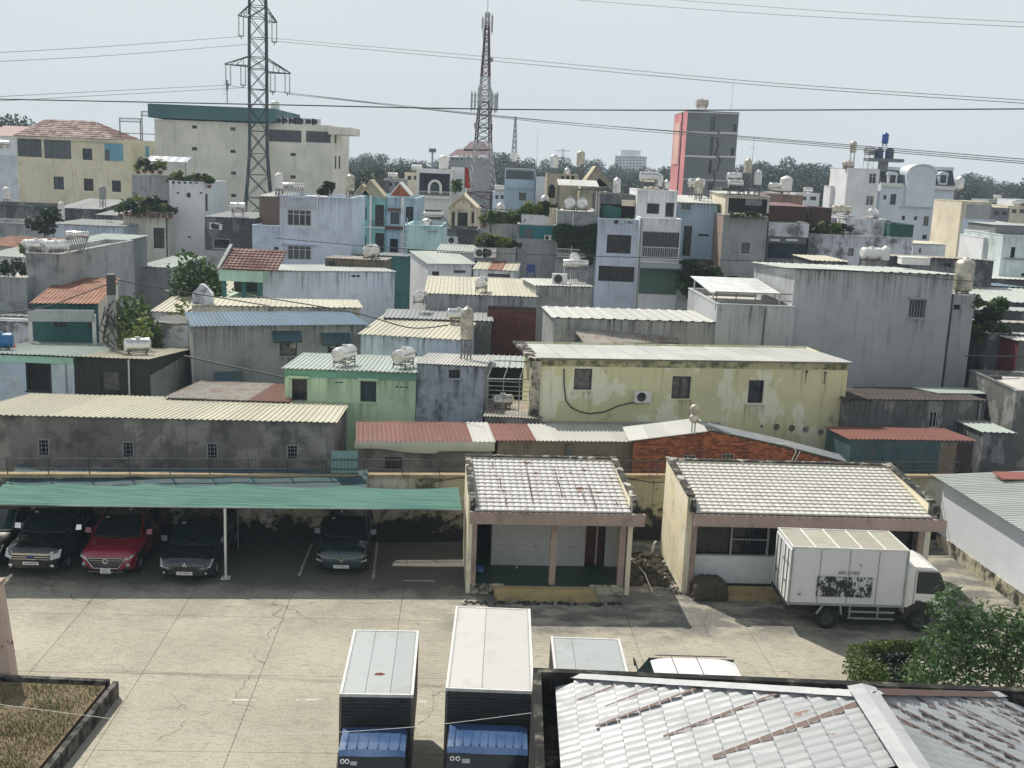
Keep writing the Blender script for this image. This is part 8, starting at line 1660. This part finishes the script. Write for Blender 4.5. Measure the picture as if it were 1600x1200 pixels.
def ptop(x):
    for (a, ya_), (b, yb_) in zip(prof_, prof_[1:]):
        if x <= b: return lerp(ya_, yb_, max(0,(x-a)/(b-a)))
    return prof_[-1][1]
for row, (Y_, dx, off, lb) in enumerate(((420,19,-2,'tall hazy tree in the far row on the horizon'),(330,21,6,'dark tree in the middle row of the distant belt'),(250,26,18,'bushy tree in the nearer row of the distant belt'))):
    x = 540+row*7
    while x < 1650:
        far_tree(x, ptop(x)+off+R4.uniform(-6,8), Y_+R4.uniform(-20,20), lb, k, R4.uniform(.85,1.35), 'distant belt row %s' % ('behind','between','in front')[row]); x += dx*R4.uniform(.7,1.3); k += 1
for k, (x, y, Y_) in enumerate(((-25,182,200),(8,177,210),(22,180,230),(40,190,220),(55,192,240),(168,198,260),(150,200,300))): far_tree(x, y, Y_, ('tree cut by the left edge above the red roof','tall tree at the upper left behind the dull red roof','tree just right of the tall upper-left one','lower round tree left of the red hip','lowest tree touching the red hipped roof','tree tip right of the red hipped roof','small tree tip behind the red hipped roof')[k], k, .9, None)
for k in range(19): far_tree(548+k*9+R4.uniform(-4,4), 262+R4.uniform(-8,16)+(k%5)*2, 180+R4.uniform(-15,25), 'low leafy tree among the roofs behind the townhouses', k, 1.2, 'low trees among the far roofs')
# near bush and hedge on the right
NL = [plant_mesh(70+k, (.55,.5,.42), 620, .11, (LEAF, LEAFD, LEAF)[k], 6) for k in range(3)]
t = thing('yard_tree', 'leafy green tree spreading over the right corner beyond the near roof', 'tree', (13.4,27.0,0), 0)
R5 = random.Random(3); mb = MB()
for (px, py, Y_, r) in [(1464,950,27.6,.42),(1484,926,27.6,.5),(1486,960,27.4,.6),(1500,985,27.2,.8),(1462,988,27.5,.4),(1530,965,27.3,.8),(1560,985,27,.8),(1590,975,27,.8),(1480,1010,27,.9),(1520,1010,26.9,.9),(1560,1020,26.8,.9),(1600,1010,26.8,.9),(1460,1040,26.7,.8),(1500,1045,26.6,.9),(1545,1048,26.5,.9),(1590,1050,26.5,.9),(1444,1006,27.3,.35),(1620,990,27,.9),(1440,1055,26.5,.7),(1480,1062,26.4,.8)]:
    c = P(px, py, Y=Y_)-Vector((13.4,27,0)); n_ = int(430*r*r)
    leaves(mb, c, (r*.85,r*.8,r*.62), n_, .085, R5, 2.3, .3)
mb.build('crown', leaf_mat('glossy_leaf', (.045,.10,.03), (.09,.17,.05), (.19,.27,.10)), t)
mb = MB().cyl((0,-.4,0),(0,-.3,1.2),.09,.07)
for k in range(9): a = R5.uniform(-1.6,2.2); mb.cyl((0,-.3,.5+.1*k),(a,R5.uniform(-.6,.6),R5.uniform(1.6,3.0)),.035,.012,n=5)
mb.build('trunk', BARK, t)
t = thing('trellis_hedge', 'clipped hedge climbing a dark trellis left of the yard tree', 'hedge', (10.2,28.6,0), 0)
mb = MB(); R6 = random.Random(8)
for (px, py, Y_, r) in [(1345,1022,29.2,.45),(1343,1045,28.8,.5),(1352,1062,28.4,.5),(1366,1048,28.6,.4),(1362,1012,29.3,.3),(1380,1011,29.3,.28),(1396,1009,29.3,.28),(1412,1009,29.3,.28),(1427,1010,29.3,.26),(1440,1011,29.3,.25),(1375,1062,28.3,.35)]:
    c = P(px, py, Y=Y_)-Vector((10.2,28.6,0)); leaves(mb, c, (r,r*.8,r*.75), int(1050*r), .065, R6, 1.7, .3)
mb.build('foliage', leaf_mat('lime_leaf', (.06,.11,.02), (.12,.18,.035), (.22,.26,.06)), t)
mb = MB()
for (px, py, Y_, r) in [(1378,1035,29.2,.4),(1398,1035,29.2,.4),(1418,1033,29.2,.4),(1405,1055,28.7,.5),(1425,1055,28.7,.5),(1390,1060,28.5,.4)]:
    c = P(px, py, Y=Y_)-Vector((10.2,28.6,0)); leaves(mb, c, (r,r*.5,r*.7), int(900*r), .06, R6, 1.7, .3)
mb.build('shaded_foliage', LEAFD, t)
a = P(1362,1045,Y=29.2)-Vector((10.2,28.6,0)); 
for k in range(7): MB().bar((a.x+k*.3,.6,0),(a.x+k*.3,.6,a.z+.6),.035).build('trellis_post', STAND, t)
for z in (.5,.85,1.2): MB().bar((a.x-.1,.6,z),(a.x+4.5,.6,z),.03).build('trellis_rail', STAND, t)
for h_, u_, z_, lb in LATE_AC: aircon(lb, h_.world((u_,-.3,z_)), h_.yaw, 1.)
# ================================================================ the air
mb = MB().box(-700,-40,-1.2,700,640,52); m = bpy.data.materials.new('haze'); m.use_nodes = True; n = m.node_tree; n.nodes.clear()
o = n.nodes.new('ShaderNodeOutputMaterial'); v = n.nodes.new('ShaderNodeVolumePrincipled'); v.inputs['Color'].default_value = (.70,.86,1.0,1); v.inputs['Density'].default_value = HAZE_D; v.inputs['Anisotropy'].default_value = 0.0
n.links.new(v.outputs[0], o.inputs['Volume']); mb.build('haze', m, kind='stuff')
